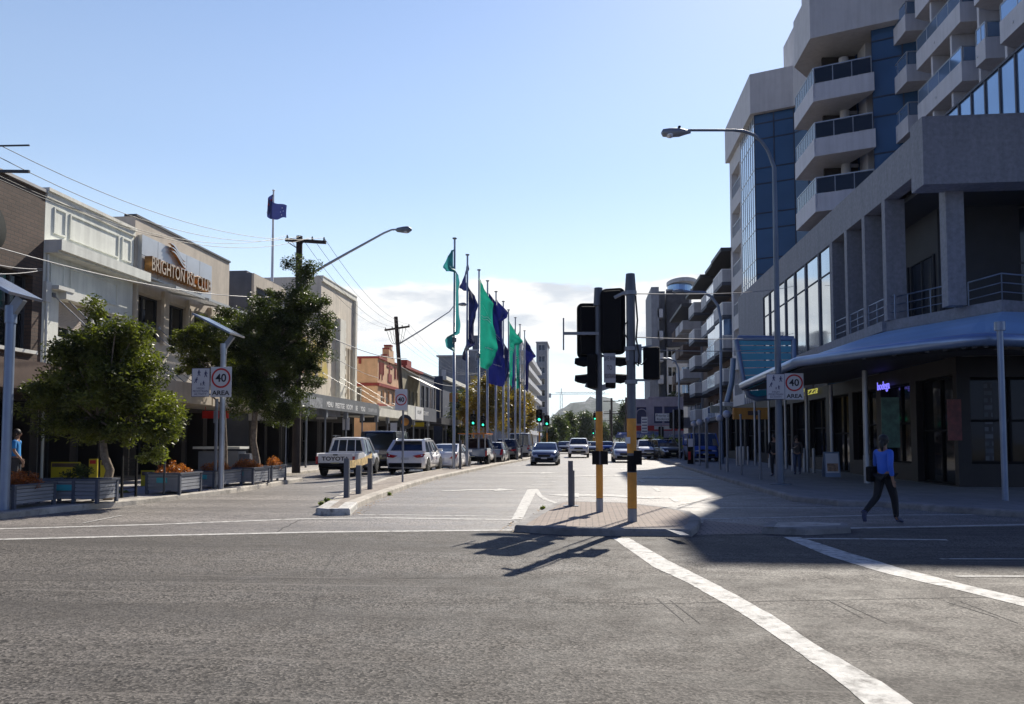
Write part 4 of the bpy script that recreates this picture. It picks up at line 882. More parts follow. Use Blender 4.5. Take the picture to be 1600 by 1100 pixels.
# ---- glass awning with tube edge
ed = [G(u, v, 4.2) for u, v in ((1160, 601), (1200, 583), (1247, 563), (1350, 548), (1448, 536), (1505, 529.5), (1540, 527), (1600, 529), (1750, 534))]
zi = Z0 - .46
inn = [Vector((XR - .16, y_, zi)) for y_ in (45.0, 40.5, 37.5)] + [Vector((p.x, p.y - .03, zi)) for p in (sl[0], sl[0].lerp(sl[1], .6), sl[1], sl[1].lerp(sl[2], .6), sl[2], sl[3] + Vector((2, 0, 0)))]
ra = empty('awning', (ed[2].x, ed[2].y, 0), 'long blue glass street awning with a thick steel tube along its edge', 'awning')
b = MB(); b.strip(ed, inn); dn = Vector((0, 0, -.09)); b.strip([e + dn for e in ed], [e + dn for e in inn]); b.build('glass_roof', M['g_awn'], ra)
b = MB(); b.tube([e + Vector((0, 0, -.05)) for e in ed], .17, 14); b.build('edge_tube', M['tube'], ra)
b = MB()
for i in range(len(ed) - 1):
    for k in (0, .5):
        e = ed[i].lerp(ed[i + 1], k); q = inn[i].lerp(inn[i + 1], k); b.bar(e + Vector((0, 0, -.18)), q + Vector((0, 0, -.2)), .1, .16)
b.strip([e + Vector((0, 0, -.3)) for e in ed], [Vector((max(e.x + 3.0, XG + .1), e.y if i < 4 else max(e.y + 3.0, YG + .2), 4.3)) for i, e in enumerate(ed)])
b.build('rafter', M['charcoal'], ra); shift(ra)
# glass end screen in a blue tube frame
rs_ = empty('glass_screen', (9.5, 39, 0), 'cyan glass screen in a blue tube frame at the far end of the long awning', 'screen')
Ys = 39.0; c1, c2, c3, c4 = [PY(u, v, Ys) for u, v in ((1150, 528), (1240, 529), (1240, 618), (1166, 622))]
b = MB(); b.tube([c3, c4 + Vector((.5, 0, -.05)), c4 + Vector((.12, 0, .12)), c4.lerp(c1, .25), c1 + Vector((0, 0, -.1)), c1 + Vector((.1, 0, 0)), c2], .13, 12); b.tube([c2, c3], .13, 12)
b.tube([PY(1146, 560, Ys + 1.2), PY(1143, 600, Ys + 1.2), PY(1136, 628, Ys + 1.2)], .14, 10); fr = b.build('frame', M['bluesteel'], rs_)
b = MB(); nn = 8
for i in range(nn):
    t0, t1 = i / nn + .008, (i + 1) / nn - .008; a0, a1 = c4.lerp(c1, t0), c4.lerp(c1, t1); d0, d1 = c3.lerp(c2, t0), c3.lerp(c2, t1)
    b.poly3([a0, d0, d1, a1], (0, .03, 0))
b.build('pane', M['g_cyan'], rs_)
b = MB(); 
for k in (.33, .66): b.tube([c4.lerp(c3, k) + Vector((0, .15, 0)), c1.lerp(c2, k) + Vector((0, .15, 0))], .04, 6)
b.build('mullion', M['bluesteel'], rs_); shift(rs_)
# ---- office tower with blue glass and angled balconies
ta = empty('office_tower', (17, 58, 0), 'tall concrete tower with dark blue glass and wide angled balconies, behind the podium', 'building', RB)
ZR0, ZR1 = 27.4, 30.6
XA2, YA0, YA1, YAm = 13.45, YR(1185, 13.45), YR(1145, 13.45), YR(1163, 13.45)
# core
b = MB(); b.box(XA2 + .6, 40, YA0 + .4, YA1 - .2, 0, ZR0 + .5); b.box(18.2, 40, 50.6, YA0 + .4, 0, ZR0 + .5); b.build('core_wall', M['towerwall'], ta)
# side balconies strip at the far edge, concrete
b = MB(); WA = Wall((XA2, 0, 0), (0, 1, 0), (-1, 0, 0)); ops = [(YAm + .5, YA1 - .9, z, z + 2.3) for z in (5.6, 9.2, 12.8, 16.4, 20.0, 23.6)]
WA.grid(b, YAm, YA1, 0, ZR0, ops, 1.3); b.box(XA2 + .003, XA2 + .6, YA1 - .3, YA1 - .005, 0, ZR0); b.box(XA2 + 1.25, XA2 + 1.3, YAm, YA1 - .31, 0, ZR0 - .01); b.build('balcony_wall', M['towerwall'], ta)
for o_ in ops:
    r_ = MB()
    for k in range(9): y = o_[0] + (o_[1] - o_[0]) * k / 8; r_.bar((XA2 + .06, y, o_[2]), (XA2 + .06, y, o_[2] + 1.0), .05)
    r_.bar((XA2 + .06, o_[0], o_[2] + 1.02), (XA2 + .06, o_[1], o_[2] + 1.02), .06); r_.build('balcony_rail', M['steel'], ta)
    g_ = MB(); g_.box(XA2 + .9, XA2 + .95, o_[0] + .1, o_[1] - .1, o_[2], o_[2] + 2.2); g_.build('balcony_door', M['g_dark'], ta)
# curtain walls: mirror face to the street, blue faces to the camera side
def curtain(a, c, z0, z1, gm, nx, zs, nm='curtain_wall', N=None):
    a = Vector((a[0], a[1], 0)); c = Vector((c[0], c[1], 0)); d = (c - a); L = d.length
    N = Vector((d.y, -d.x, 0)).normalized() if N is None else Vector(N); W = Wall(a, d, N)
    g = MB(); zz = [z for z in zs if z0 < z < z1]; zz = [z0] + zz + [z1]
    for i in range(nx):
        for j in range(len(zz) - 1): 
            tilt = random.uniform(-.006, .006); p = [W.p(L * i / nx + .012, zz[j] + .012, tilt), W.p(L * (i + 1) / nx - .012, zz[j] + .012), W.p(L * (i + 1) / nx - .012, zz[j + 1] - .012, -tilt), W.p(L * i / nx + .012, zz[j + 1] - .012)]
            g.poly3(p, W.N * -.05)
    go = g.build(nm, gm, ta)
    m = MB()
    for i in range(nx + 1): W.slab(m, max(0, L * i / nx - .045), min(L, L * i / nx + .045), z0, z1, -.2, .03)
    for z in zz: W.slab(m, .05, L - .05, z - .045, z + .045, -.18, .026)
    W.slab(m, 0, L, z0, z1, -.25, -.21)
    m.build('mullion', M['navywall'] if gm is M['g_blue'] else M['silver'], go); return go
zs = []
for z in (7.4, 11.0, 14.6, 18.2, 21.8, 25.4): zs += [z, z + 1.25]
X1 = XA2; XB = PY(1236, 300, YA0).x; XC = 16.2; YC = YR(1252, XC)
curtain((X1, YAm), (X1, YA0), 0, ZR0, M['g_mirror'], 7, zs, N=(-1, 0, 0))
DB = .42 * (XB - X1)
curtain((X1, YA0), (XB, YA0 - DB), 0, ZR0, M['g_blue'], 2, zs, N=(-.39, -.92, 0))
curtain((XB, YA0 - DB), (XB + 1.4, YA0 - 3.6), 0, ZR0, M['g_blue'], 2, zs, N=(-.9, -.42, 0))
curtain((XB + 1.4, YA0 - 3.6), (18.2, 52.0), 0, ZR0, M['g_blue'], 2, zs, N=(-.9, -.42, 0))
BX, BT, BC = 14.7, YR(1249, 14.7), YR(1280, 14.7); BR_ = PY(1353, 100, BC).x
SK = .40; BY = lambda x: BC - SK * (x - BX)
curtain((BR_, BY(BR_) + .4), (24.5, BY(24.5) + .4), 0, ZR0 + 1.8, M['g_blue'], 4, zs, N=(-.37, -.93, 0))
# wide balconies
lev = [12.6, 16.2, 19.8, 23.4]
for z in lev:
    b = MB(); b.prism([(BX, BT), (BX, BC), (BR_, BY(BR_)), (BR_, BY(BR_) + .5), (BR_ - .9, BC + 2.2), (19, BC + 2.2), (19, BT + 1.5), (BX + 1.5, BT + .3)], z - .02, z + .2)
    b.box(BX, BX + .15, BC, BT, z + .2, z + 1.15); b.poly3([(BX + .151, BY(BX + .15), z + .2), (BR_ - .002, BY(BR_), z + .2), (BR_ - .002, BY(BR_), z + 1.15), (BX + .151, BY(BX + .15), z + 1.15)], (0, .15, 0))
    o_ = b.build('balcony', M['balc'], ta)
    r_ = MB(); zt_ = z + 2.2
    r_.bar((BX + .08, BT - .1, zt_), (BX + .08, BC + .08, zt_), .06); r_.bar((BX + .08, BC + .08, zt_), (BR_ - .1, BY(BR_) + .1, zt_), .06)
    for k in range(9): y = BC + .08 + (BT - BC - .2) * k / 8; r_.bar((BX + .08, y, z + 1.15), (BX + .08, y, zt_), .05)
    for k in range(4): x = BX + .08 + (BR_ - BX - .2) * k / 3; r_.bar((x, BY(x) + .08, z + 1.15), (x, BY(x) + .08, zt_), .05)
    ro = r_.build('balcony_rail', M['steel'], ta)
    g_ = MB(); g_.box(BX + .07, BX + .09, BC + .12, BT - .15, z + 1.2, zt_ - .06); g_.poly3([(BX + .12, BY(BX + .12) + .07, z + 1.2), (BR_ - .12, BY(BR_) + .11, z + 1.2), (BR_ - .12, BY(BR_) + .11, zt_ - .06), (BX + .12, BY(BX + .12) + .07, zt_ - .06)], (0, .02, 0)); g_.build('balustrade_glass', M['g_rail'], ta)
    c_ = MB(); c_.tube([(17.2, BC + 1.7, z + .2), (17.2, BC + 1.7, z + 3.58)], .3, 14); c_.build('column', M['towerwall'], ta)
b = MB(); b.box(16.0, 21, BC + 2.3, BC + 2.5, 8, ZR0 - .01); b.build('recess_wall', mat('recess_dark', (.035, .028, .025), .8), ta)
# crown
b = MB()
b.prism([(X1 - .35, YA1 + .2), (X1 - .35, YA0 - .35), (XB - .1, YA0 - .35 - DB), (XB + .6, YA0 - 3.2), (XB + .6, BC + 6.5), (BX - .2, BT - 1.0), (BX - .2, BC - .3), (26, BY(26) - .3), (26, YA1 + .2)], ZR0, ZR1); b.build('parapet', M['towerwall'], ta)
b = MB(); b.box(15.5, 30, BC + 1.0, BC + 5, ZR1 + .0, 37.6); b.build('upper_storeys', M['towerwall'], ta)
b = MB(); b.box(16.5, 24, 56, 64, ZR1 + .0, ZR1 + 3.6); b.build('plant_room', M['towerwall'], ta); shift(ta)
# ---- hotel with saw-tooth balconies
hb_ = empty('hotel_building', (24, 40, 0), 'hotel block at the upper right with rows of small projecting saw-tooth balconies', 'building', RB)
XH = 19.2
b = MB(); b.box(XH + 2.4, 46, 28, 49.2, 0, 33.5); b.build('wall', M['balc'], hb_)
units = [(YR(1401, XH), YR(1430, XH)), (YR(1446, XH), YR(1518, XH)), (YR(1541, XH), YR(1557, XH)), (YR(1581, XH), YR(1640, XH))]
ends = [YR(1446, XH) + .3, YR(1541, XH) + .3, YR(1581, XH) + .3, YR(1640, XH) - 1]
for k in range(6):
    z = 16.8 + 3.1 * (k - 0); z = 13.7 + 3.1 * k
    for i, (yt, yc) in enumerate(units):
        if k < 1 and i > 1: continue
        ye = yc; xr = XH + (1.35 if i != 1 else 1.5)
        b = MB(); b.prism([(XH, yt), (XH, yc), (xr, yc - .05), (xr + .9, ends[i] if i < 3 else yc), (XH + 2.4, ends[i] if i < 3 else yc), (XH + 2.4, yt + .6), (XH + .8, yt + .4)], z, z + .16)
        b.box(XH, XH + .14, yc, yt, z + .16, z + 1.05)
        b.poly3([(XH + .14, yc, z + .16), (xr, yc - .05, z + .16), (xr + .55, yc - .05, z + .55), (xr + .55, yc - .05, z + 1.05), (XH + .14, yc, z + 1.05)], (0, .14, 0))
        b.lathe([(.07, -.02), (.07, .0)], (XH - .001, (yt + yc) / 2 + .3, z + .45), 10, 'X')
        bo = b.build('balcony', M['balc'], hb_)
        r_ = MB(); zt_ = z + 1.85
        r_.bar((XH + .07, yt, zt_), (XH + .07, yc + .07, zt_), .06); r_.bar((XH + .07, yc + .07, zt_), (xr + .5, yc + .03, zt_), .06)
        n_ = max(2, int((yt - yc) / 1.2))
        for q in range(n_ + 1): y = yt + (yc + .07 - yt) * q / n_; r_.bar((XH + .07, y, z + 1.05), (XH + .07, y, zt_), .05)
        r_.build('balcony_rail', M['steel'], bo)
        g_ = MB(); g_.box(XH + .06, XH + .08, yc + .15, yt - .05, z + 1.1, zt_ - .04); g_.box(XH + .16, xr + .45, yc + .05, yc + .07, z + 1.1, zt_ - .04); g_.build('balustrade_glass', M['g_sky'], bo)
    g_ = MB()
    for i, (yt, yc) in enumerate(units): g_.box(XH + 2.34, XH + 2.395, yc + .4, yt - .2, z + .3, z + 2.6)
    g_.build('balcony_door', M['g_dark'], hb_)
for i, y in enumerate([YR(1466, XH), YR(1497, XH), YR(1530, XH), YR(1572, XH), 29.5]):
    b = MB(); b.box(XH + (.16 if i < 2 else .5), XH + 2.395, y - .1, y + .1, 12, 33); b.build('fin_wall', M['balc'], hb_)
b = MB(); b.box(XH - .1, 46, 28, 49.4, 32.6, 34.6); b.build('parapet', M['balc'], hb_)
# glazed atrium
XT_ = 17.5; ya, yb = YR(1493, XT_), 24.0; n_ = 12
b = MB(); c_ = MB(); zt_ = PX(1494, 166, XT_).z
for i in range(n_):
    p0, p1 = ya + (yb - ya) * i / n_, ya + (yb - ya) * (i + 1) / n_; b.box(XT_, XT_ + .04, p1 + .06, p0 - .06, 14.1, zt_ - .05); c_.box(XT_ - .06, XT_ + .1, p0 - .05, p0 + .05, 13.9, zt_)
c_.box(XT_ - .08, XT_ + 1.9, yb, ya + .05, zt_ - .05, zt_ + .06); c_.box(XT_ + .1, XH + 2.3, ya - .1, ya, 13.9, zt_ - .06); b.build('atrium_glass', M['g_sky'], hb_); c_.build('atrium_mullion', M['slate'], hb_); shift(hb_)
# ---- brown and white apartment block with glass balconies
r2_ = empty('apartment_block', (15, 82, 0), 'brown apartment block with pale stacked balconies and a stepped dark roof, beyond the blue tower', 'building', RB)
XQ = 14.6; yA, yB = 72.0, 97.0; fl = 3.1; HQ = 19.0
b = MB(); b.box(XQ + .3, 34, yA, yB, 0, HQ)
WQ = Wall((XQ, 0, 0), (0, 1, 0), (-1, 0, 0)); ops = []
for f_ in range(1, 6):
    for y in (73.5, 79, 84.5, 90): ops.append((y, y + 3.2, f_ * fl + .75, f_ * fl + 3.0))
WQ.grid(b, yA, yB, 0, HQ, ops, .28); b.build('wall', M['brown'], r2_)
for a in ops: WQ.window(r2_, *a, M['white'], M['g_dark'], .28, 2, 1)
for f_ in range(1, 6):
    for k, (y0, y1, xo) in enumerate(((72.3, 77.2, 1.9), (78, 83, 1.7), (84, 88, 1.5), (89.5, 94, 2.1))):
        z = f_ * fl + .5; b = MB(); b.box(XQ - xo, XQ - .003, y0, y1, z, z + .32); bo = b.build('balcony', M['slate'], r2_)
        g_ = MB(); g_.box(XQ - xo, XQ - xo + .05, y0 + .02, y1 - .02, z + .34, z + 1.45); g_.box(XQ - xo + .052, XQ - .1, y0 + .02, y0 + .07, z + .34, z + 1.45)
        g_.build('balustrade', M['palegrey'] if k != 1 else M['g_sky'], bo)
        r_ = MB(); r_.bar((XQ - xo + .02, y0, z + 1.5), (XQ - xo + .02, y1, z + 1.5), .08); r_.bar((XQ - xo + .02, y0 + .04, z + 1.5), (XQ - .1, y0 + .04, z + 1.5), .08)
        for q in range(4): y = y0 + .04 + (y1 - y0 - .08) * q / 3; r_.bar((XQ - xo + .02, y, z + .32), (XQ - xo + .02, y, z + 1.5), .06)
        r_.build('balcony_rail', M['white'], bo)
        if f_ == 3 and k < 2:
            e_ = MB(); e_.box(XQ - xo + .1, XQ - .1, y0 + .1, y1 - .1, z + .34, z + 3.08); e_.build('enclosed_balcony', M['g_sky'], r2_)
for k, (y0, y1, xo) in enumerate(((71.5, 77.2, 2.1), (77.21, 83, 1.8), (83.01, 89, 2.3), (89.01, 97.5, 2.0))):
    b = MB(); b.box(XQ - xo, 34, y0, y1, HQ + .02 + (k % 2) * .25, HQ + .35 + (k % 2) * .25); b.build('roof', M['charcoal'], r2_)
shift(r2_)
r2b = empty('apartment_block', (16, 104, 0), 'narrow dark apartment wing with boxy balconies, left of the brown apartment block', 'building', RB)
b = MB(); b.box(14.6, 34, 98.5, 112, 0, 18.6); b.build('wall', M['greywall'], r2b)
for f_ in range(1, 6):
    for y0 in (99, 103.5, 108):
        z = f_ * 3.1 + .2; b = MB(); b.box(12.4, 14.597, y0, y0 + 3.4, z, z + 1.2); bo = b.build('balcony', M['brown'] if (f_ + int(y0)) % 2 else M['palegrey'], r2b)
        g_ = MB(); g_.box(14.5, 14.597, y0 + .2, y0 + 3.2, z + 1.25, z + 3.0); g_.build('balcony_door', M['g_sky'], bo)
b = MB(); b.box(12.2, 34, 98.4, 112.2, 18.6, 19.0); b.build('roof', M['charcoal'], r2b); shift(r2b)
# ---- grey tower with a round cap and black shroud
YT = 118.0
def xt(u): return PY(u, 600, YT).x
def zt2(v): return PY(1040, v, YT).z
r3_ = empty('shrouded_tower', ((xt(1030) + xt(1080)) / 2, YT, 0), 'grey apartment tower with a rounded cap and black shroud on its upper floors', 'building', RB)
b = MB(); WTW = Wall((xt(1042), YT, 0), (1, 0, 0), (0, -1, 0)); L = xt(1082) - xt(1042)
fls = [(563, 574), (587, 600), (610, 622)]; ops = []
for v0, v1 in ((545, 560), (573, 588), (600, 615)):
    ops += [(L * .05, L * .38, zt2(v1), zt2(v0)), (L * .58, L * .88, zt2(v1), zt2(v0))]
WTW.grid(b, 0, L, 0, zt2(452), ops, .3); b.box(xt(1042) + .3, xt(1082), YT + .4, YT + 18, 0, zt2(452)); b.build('wall', M['palegrey'], r3_)
for i, a in enumerate(ops): WTW.window(r3_, *a, M['white'], M['g_dark'] if i % 2 == 0 else M['g_sky'], .3, 2, 1)
b = MB(); b.box(xt(1018), xt(1030), YT - 1, YT + 10, zt2(545), zt2(450)); b.box(xt(1015), xt(1029), YT - .6, YT + 10, 0, zt2(546)); b.box(xt(1030), xt(1042) - .003, YT + 1.5, YT + 12, 0, zt2(452)); b.build('side_wing', M['greywall'], r3_)
for i in range(4):
    z = zt2(600) + i * 3.35; b = MB(); b.box(xt(1027.5), xt(1036), YT - .2 - .8, YT + 1.49, z, z + 1.3); b.build('balcony', M['palegrey'], r3_)
b = MB(); R_ = (xt(1078) - xt(1042)) / 2; cx_ = (xt(1078) + xt(1042)) / 2; pts = [(cx_ + R_ * math.cos(a), YT - .45 - .9 * math.sin(a)) for a in [math.pi * i / 14 for i in range(15)]]
b.prism(pts + [(cx_ - R_, YT - .02), (cx_ + R_, YT - .02)], zt2(543), zt2(456)); b.build('shroud', mat('black_shroud', (.045, .045, .055), .8, var=.5, vs=.8), r3_)
b = MB(); pts = [(cx_ + R_ * 1.35 * math.cos(a) + .9, YT + 2 - 4.2 * math.sin(a)) for a in [math.pi * i / 20 for i in range(21)]]; b.prism(pts, zt2(444), zt2(438)); b.build('roof_cap', M['palegrey'], r3_)
b = MB(); pts = [(cx_ + R_ * 1.12 * math.cos(a) + .6, YT + 2 - 2.9 * math.sin(a)) for a in [math.pi * i / 14 for i in range(15)]]; b.prism(pts, zt2(457), zt2(444) - .01); b.build('top_floor_glass', M['g_sky'], r3_)
shift(r3_)
# ---- lilac corner shop
YV = 96.5
def xv(u): return PY(u, 650, YV).x
def zv(v): return PY(1030, v, YV).z
r4_ = empty('corner_shop', ((xv(985) + xv(1068)) / 2, YV, 0), 'low lilac corner shop with navy window panels and a red band, closing the right side', 'building', RB)
W4 = Wall((xv(985), YV, 0), (1, 0, 0), (0, -1, 0)); L = xv(1068) - xv(985)
def av(u): return xv(u) - xv(985)
b = MB(); ops = [(av(995), av(1010), zv(662), zv(636)), (av(1022), av(1035), zv(661), zv(635)), (av(1038), av(1060), zv(661), zv(635)), (av(990), av(1020), .15, zv(684)), (av(1023), av(1065), .15, zv(684))]
W4.grid(b, 0, L, 0, zv(623), ops, .25); b.box(xv(985), xv(1068), YV + .4, YV + 1.9, 0, zv(623)); b.box(xv(1013), xv(1067), YV - .12, YV + .4, zv(623) - .002, zv(620)); b.build('wall', M['lilac'], r4_)
for i, a in enumerate(ops[:3]): W4.window(r4_, *a, M['navyink'], MATS.get('navy_panel') or mat('navy_panel', (.03, .035, .12), .5), .2, 1, 1)
for a in ops[3:]: W4.window(r4_, *a, M['charcoal'], M['g_dark'], .25, 3, 1, name='shop_window')
b = MB(); W4.slab(b, 0, av(1068), zv(673), zv(665), .003, .08); b.build('red_band', M['red'], r4_)
b = MB(); W4.slab(b, av(1024), av(1056), zv(658), zv(646), .003, .1); s1 = b.build('painted_sign', M['white'], r4_)
text('Priority Service', .42, M['ink'], s1, frame(W4.p(av(1041), zv(649.5), .103), (1, 0, 0), (0, 0, 1)), ext=.003, shear=.2); text('Roderick Park', .42, M['ink'], s1, frame(W4.p(av(1041), zv(655), .103), (1, 0, 0), (0, 0, 1)), ext=.003, shear=.2)
b = MB(); W4.slab(b, av(1022), av(1049), zv(671), zv(665.5), .082, .12); b.build('faded_sign', M['cream'], r4_)
b = MB(); b.poly3([(xv(961), YV - 1.6, zv(684)), (xv(1030), YV - 1.6, zv(684)), (xv(1030), YV - .01, zv(676)), (xv(965), YV - .01, zv(676))], (0, 0, .06)); b.box(xv(961), xv(1030), YV - 1.66, YV - 1.6, zv(684), zv(679)); aw = b.build('awning', mat('awning_blue', (.20, .25, .40), .6), r4_)
text('surf   FRENCH', .5, M['white'], aw, frame(((xv(961) + xv(1030)) / 2, YV - 1.664, (zv(684) + zv(679)) / 2), (1, 0, 0), (0, 0, 1)), ext=.002, sx=1.15)
b = MB(); b.box(xv(1043), xv(1067), YV - 1.62, YV - 1.5, zv(683), zv(679)); s3 = b.build('awning_sign', M['bluesteel'], r4_); text('ADS', .42, M['white'], s3, frame(((xv(1047)), YV - 1.622, zv(681)), (1, 0, 0), (0, 0, 1)), ext=.002)
b = MB(); b.box(xv(1000), xv(1009.5), YV - 2.2, YV - 2.1, zv(677), zv(652)); s4 = b.build('banner', M['white'], r4_)
for i in range(5): text('SALE', .3, M['navyink'], s4, frame((xv(1004.7), YV - 2.203, zv(655 + 5 * i)), (1, 0, 0), (0, 0, 1)), ext=.002) if False else None
c = MB()
for i in range(5): c.box(xv(1001), xv(1008.5), YV - 2.206, YV - 2.202, zv(656.4 + 4.6 * i), zv(655 + 4.6 * i))
c.build('banner_bars', M['navyink'], s4)
c = MB()
for i in range(9): a = math.pi * i / 8; c.box(0, 0, 0, 0, 0, 0) if False else None
pts = [Vector((xv(1002.5) + .62 * math.cos(a), YV - .06, zv(646) + .55 * math.sin(a))) for a in [math.pi * i / 10 for i in range(11)]]; c.tube(pts, .07, 6); c.build('arch_trim', M['lilac'], r4_)
shift(r4_)
# low beige sign, ochre shop fascia beyond the podium, both hung above the footpath
b = MB(); p_ = PY(1110, 645, 62); q_ = PY(1145, 634, 62); b.box(p_.x, q_.x, 62, 62.2, p_.z, q_.z); s_ = tag(b.build('shop_sign', mat('beige_sign', (.36, .36, .28), .6)), 'beige BAY sign board above the globe lamps', 'sign')
text('B A Y', .5, M['brown'], s_, frame(((p_.x * .3 + q_.x * .7), 61.995, (p_.z + q_.z) / 2), (1, 0, 0), (0, 0, 1)), ext=.003)
b = MB(); p_ = PY(1146, 655, 50); q_ = PY(1200, 637, 50); b.box(p_.x, q_.x, 50, 50.25, p_.z, q_.z); s_ = tag(b.build('shop_sign', M['ochre']), 'long ochre shop sign under the cyan glass screen', 'sign')
b = MB(); b.box(p_.x + .9, q_.x - .5, 49.94, 49.997, p_.z + .25, q_.z - .2); b.build('dark_panel', M['brown'], s_)
# ================================================================ poles, signals, signs, flags, planters
def gp(u, v): p = G(u, v, .14 if False else 0.0); return p
def base(u, v, h=0.0): return G(u, v, h)
FH = .137
# ---- traffic signal poles on the island
def lantern(par, c, face, n=3, w=.32, h=1.0, board=True, lit=None, bw=.62, bh=1.35, name='signal_head'):
    """signal head; face = unit direction its lamps look"""
    f = Vector(face).normalized(); s = Vector((0, 0, 1)).cross(f); c = Vector(c); hd = MB()
    hd.obox(c, s, f, (0, 0, 1), w / 2, .10, h / 2)
    ho = hd.build(name, M['black'], par, bevel=.03)
    if board:
        b = MB(); pts = []; r = .12
        for cx_, cz_, a0 in ((1, 1, 0), (-1, 1, 90), (-1, -1, 180), (1, -1, 270)):
            for k in range(5): a = R(a0 + k * 22.5); pts.append((cx_ * (bw / 2 - r) + r * math.cos(a), cz_ * (bh / 2 - r) + r * math.sin(a)))
        b.poly3([c + s * x + Vector((0, 0, z)) + f * .03 for x, z in pts], f * .02); b.build('backing_board', M['black'], ho)
    for i in range(n):
        z = h / 2 - h * (i + .5) / n; q = c + Vector((0, 0, z)) + f * .10; R_ = min(w, h / n) * .42; v = MB(); m = 12
        ring0 = []; ring1 = []
        for k in range(m + 1):
            a = math.pi * (-.15 + 1.3 * k / m); d = s * math.cos(a) * R_ + Vector((0, 0, math.sin(a) * R_)); ring0.append(q + d); ring1.append(q + d + f * (.26 if k not in (0, m) else .1) + Vector((0, 0, -.02)))
        v.strip(ring0, ring1, True); v.build('visor', M['black'], ho)
        l_ = MB(); N_ = 14; l_.add([q + f * .004 + s * math.cos(2 * math.pi * k / N_) * R_ * .9 + Vector((0, 0, math.sin(2 * math.pi * k / N_) * R_ * .9)) for k in range(N_)], [tuple(range(N_))])
        l_.build('lamp', mat('green_lamp', (.02, .5, .3), .4, emit=(.05, 1.0, .55), es=1.4) if lit == i else M['ink'], ho)
    return ho
def banded_pole(name, P, ztop, r, bands, label, cat, capv=None, group=None):
    root = empty(name, P, label, cat, group); x, y = P[0], P[1]
    b = MB(); b.tube([(x, y, P[2]), (x, y, ztop)], r, 16); po = b.build('pole', M['polegrey'], root)
    for z0, z1, m in bands:
        c = MB(); c.tube([(x, y, z0), (x, y, z1)], r + .004, 16); c.build('band', m, po)
    return root
P = base(937, 800, .12); z_ = lambda v: HZ(v, P)
ta_ = banded_pole('traffic_light', P, z_(470), .068, [(z_(705), z_(643), M['orange']), (z_(778), z_(726), M['orange']), (P.z, z_(779), M['steeldark'])], 'signal pole on the brick island carrying a GIVE WAY plate and a side T bar', 'traffic light', group='signal poles on the traffic island')
b = MB(); b.tube([P + Vector((0, 0, z_(478) - P.z)), P + Vector((0, 0, z_(450) - P.z))], [.105, .085], 16); b.build('cap', M['polegrey'], ta_)
px = 1 / 1200 * 17.2
def off(P, u, v, dy=0.0): q = PY(u, v, P.y + dy); return q
c1 = off(P, 919, 517, .15); lantern(ta_, c1, (-.1, 1, 0), w=.33, h=1.02, bw=.47, bh=1.19)
c2 = off(P, 957, 502, -.25); lantern(ta_, c2, (.25, 1, 0), w=.36, h=1.25, bw=.52, bh=1.38)
lantern(ta_, off(P, 926, 580, .0), (-1, .15, 0), n=2, w=.3, h=.72, board=False); lantern(ta_, off(P, 954, 580, .1), (1, -.1, 0), n=2, w=.3, h=.72, board=False)
b = MB(); b.bar(off(P, 880.5, 521, -.05), off(P, 936, 521, -.05), .05, .06); b.bar(off(P, 880.5, 497, -.05), off(P, 880.5, 547, -.05), .05, .03); b.build('side_bracket', M['steeldark'], ta_)
b = MB(); b.bar(off(P, 915, 600, 0), off(P, 935, 607, 0), .05, .12); b.bar(off(P, 960, 600, 0), off(P, 938, 607, 0), .05, .12); b.bar(off(P, 925, 556, 0), off(P, 955, 556, .05), .05); b.build('bracket', M['steeldark'], ta_)
q0, q1 = PY(943.5, 598, P.y - .42), PY(961.5, 552, P.y - .42); b = MB(); b.box(q0.x, q1.x, q0.y - .012, q0.y, q0.z, q1.z); pl = b.build('sign_plate', mat('sign_grey', (.34, .34, .36), .5), ta_)
xm = (q0.x + q1.x) / 2
for s_, v in (('GIVE WAY', 560.5), ('TO', 575), ('PEDESTRIANS', 588)):
    zz = PY(950, v, P.y - .42).z; o = text(s_, .13, M['ink'], pl, frame((xm, q0.y - .014, zz), (1, 0, 0), (0, 0, 1)), ext=.001, sx={'GIVE WAY': .38, 'TO': .6, 'PEDESTRIANS': .27}[s_])
b = MB()
for u in (930.5, 944.5): q = off(P, u, 715, 0); b.obox(q, (1, 0, 0), (0, 1, 0), (0, 0, 1), .07, .08, .14)
b.bar(off(P, 930, 715, .02), off(P, 945, 715, .02), .05); b.build('push_button_box', M['black'], ta_); shift(ta_)
P = base(988, 815, .12)
tb_ = banded_pole('traffic_light', P, z_(455) if False else HZ(455, P), .082, [(HZ(708, P), HZ(654, P), M['orange']), (HZ(794, P), HZ(738, P), M['orange']), (P.z, HZ(795, P), M['steeldark']), (HZ(737, P), HZ(712, P), M['black'])], 'taller signal pole on the brick island with looped cables and one small lantern', 'traffic light', group='signal poles on the traffic island')
b = MB(); b.tube([Vector((P.x, P.y, HZ(458, P))), Vector((P.x, P.y, HZ(428, P)))], [.108, .082], 16); b.build('cap', M['polegrey'], tb_)
for v in (458, 545, 597): b = MB(); b.tube([Vector((P.x, P.y, HZ(v + 3, P))), Vector((P.x, P.y, HZ(v - 3, P)))], .115, 16); b.build('clamp', M['steeldark'], tb_)
lantern(tb_, PY(1018, 568, P.y + .1), (.15, 1, 0), n=2, w=.3, h=.6, board=False)
b = MB(); b.bar(PY(990, 545, P.y), PY(1018, 541, P.y + .1), .04); b.bar(PY(990, 594, P.y), PY(1018, 594, P.y + .1), .04); b.bar(PY(974, 458, P.y), PY(985, 459, P.y), .05); b.bar(PY(960, 465, P.y + .05), PY(976, 457, P.y), .05); b.build('bracket', M['steeldark'], tb_)
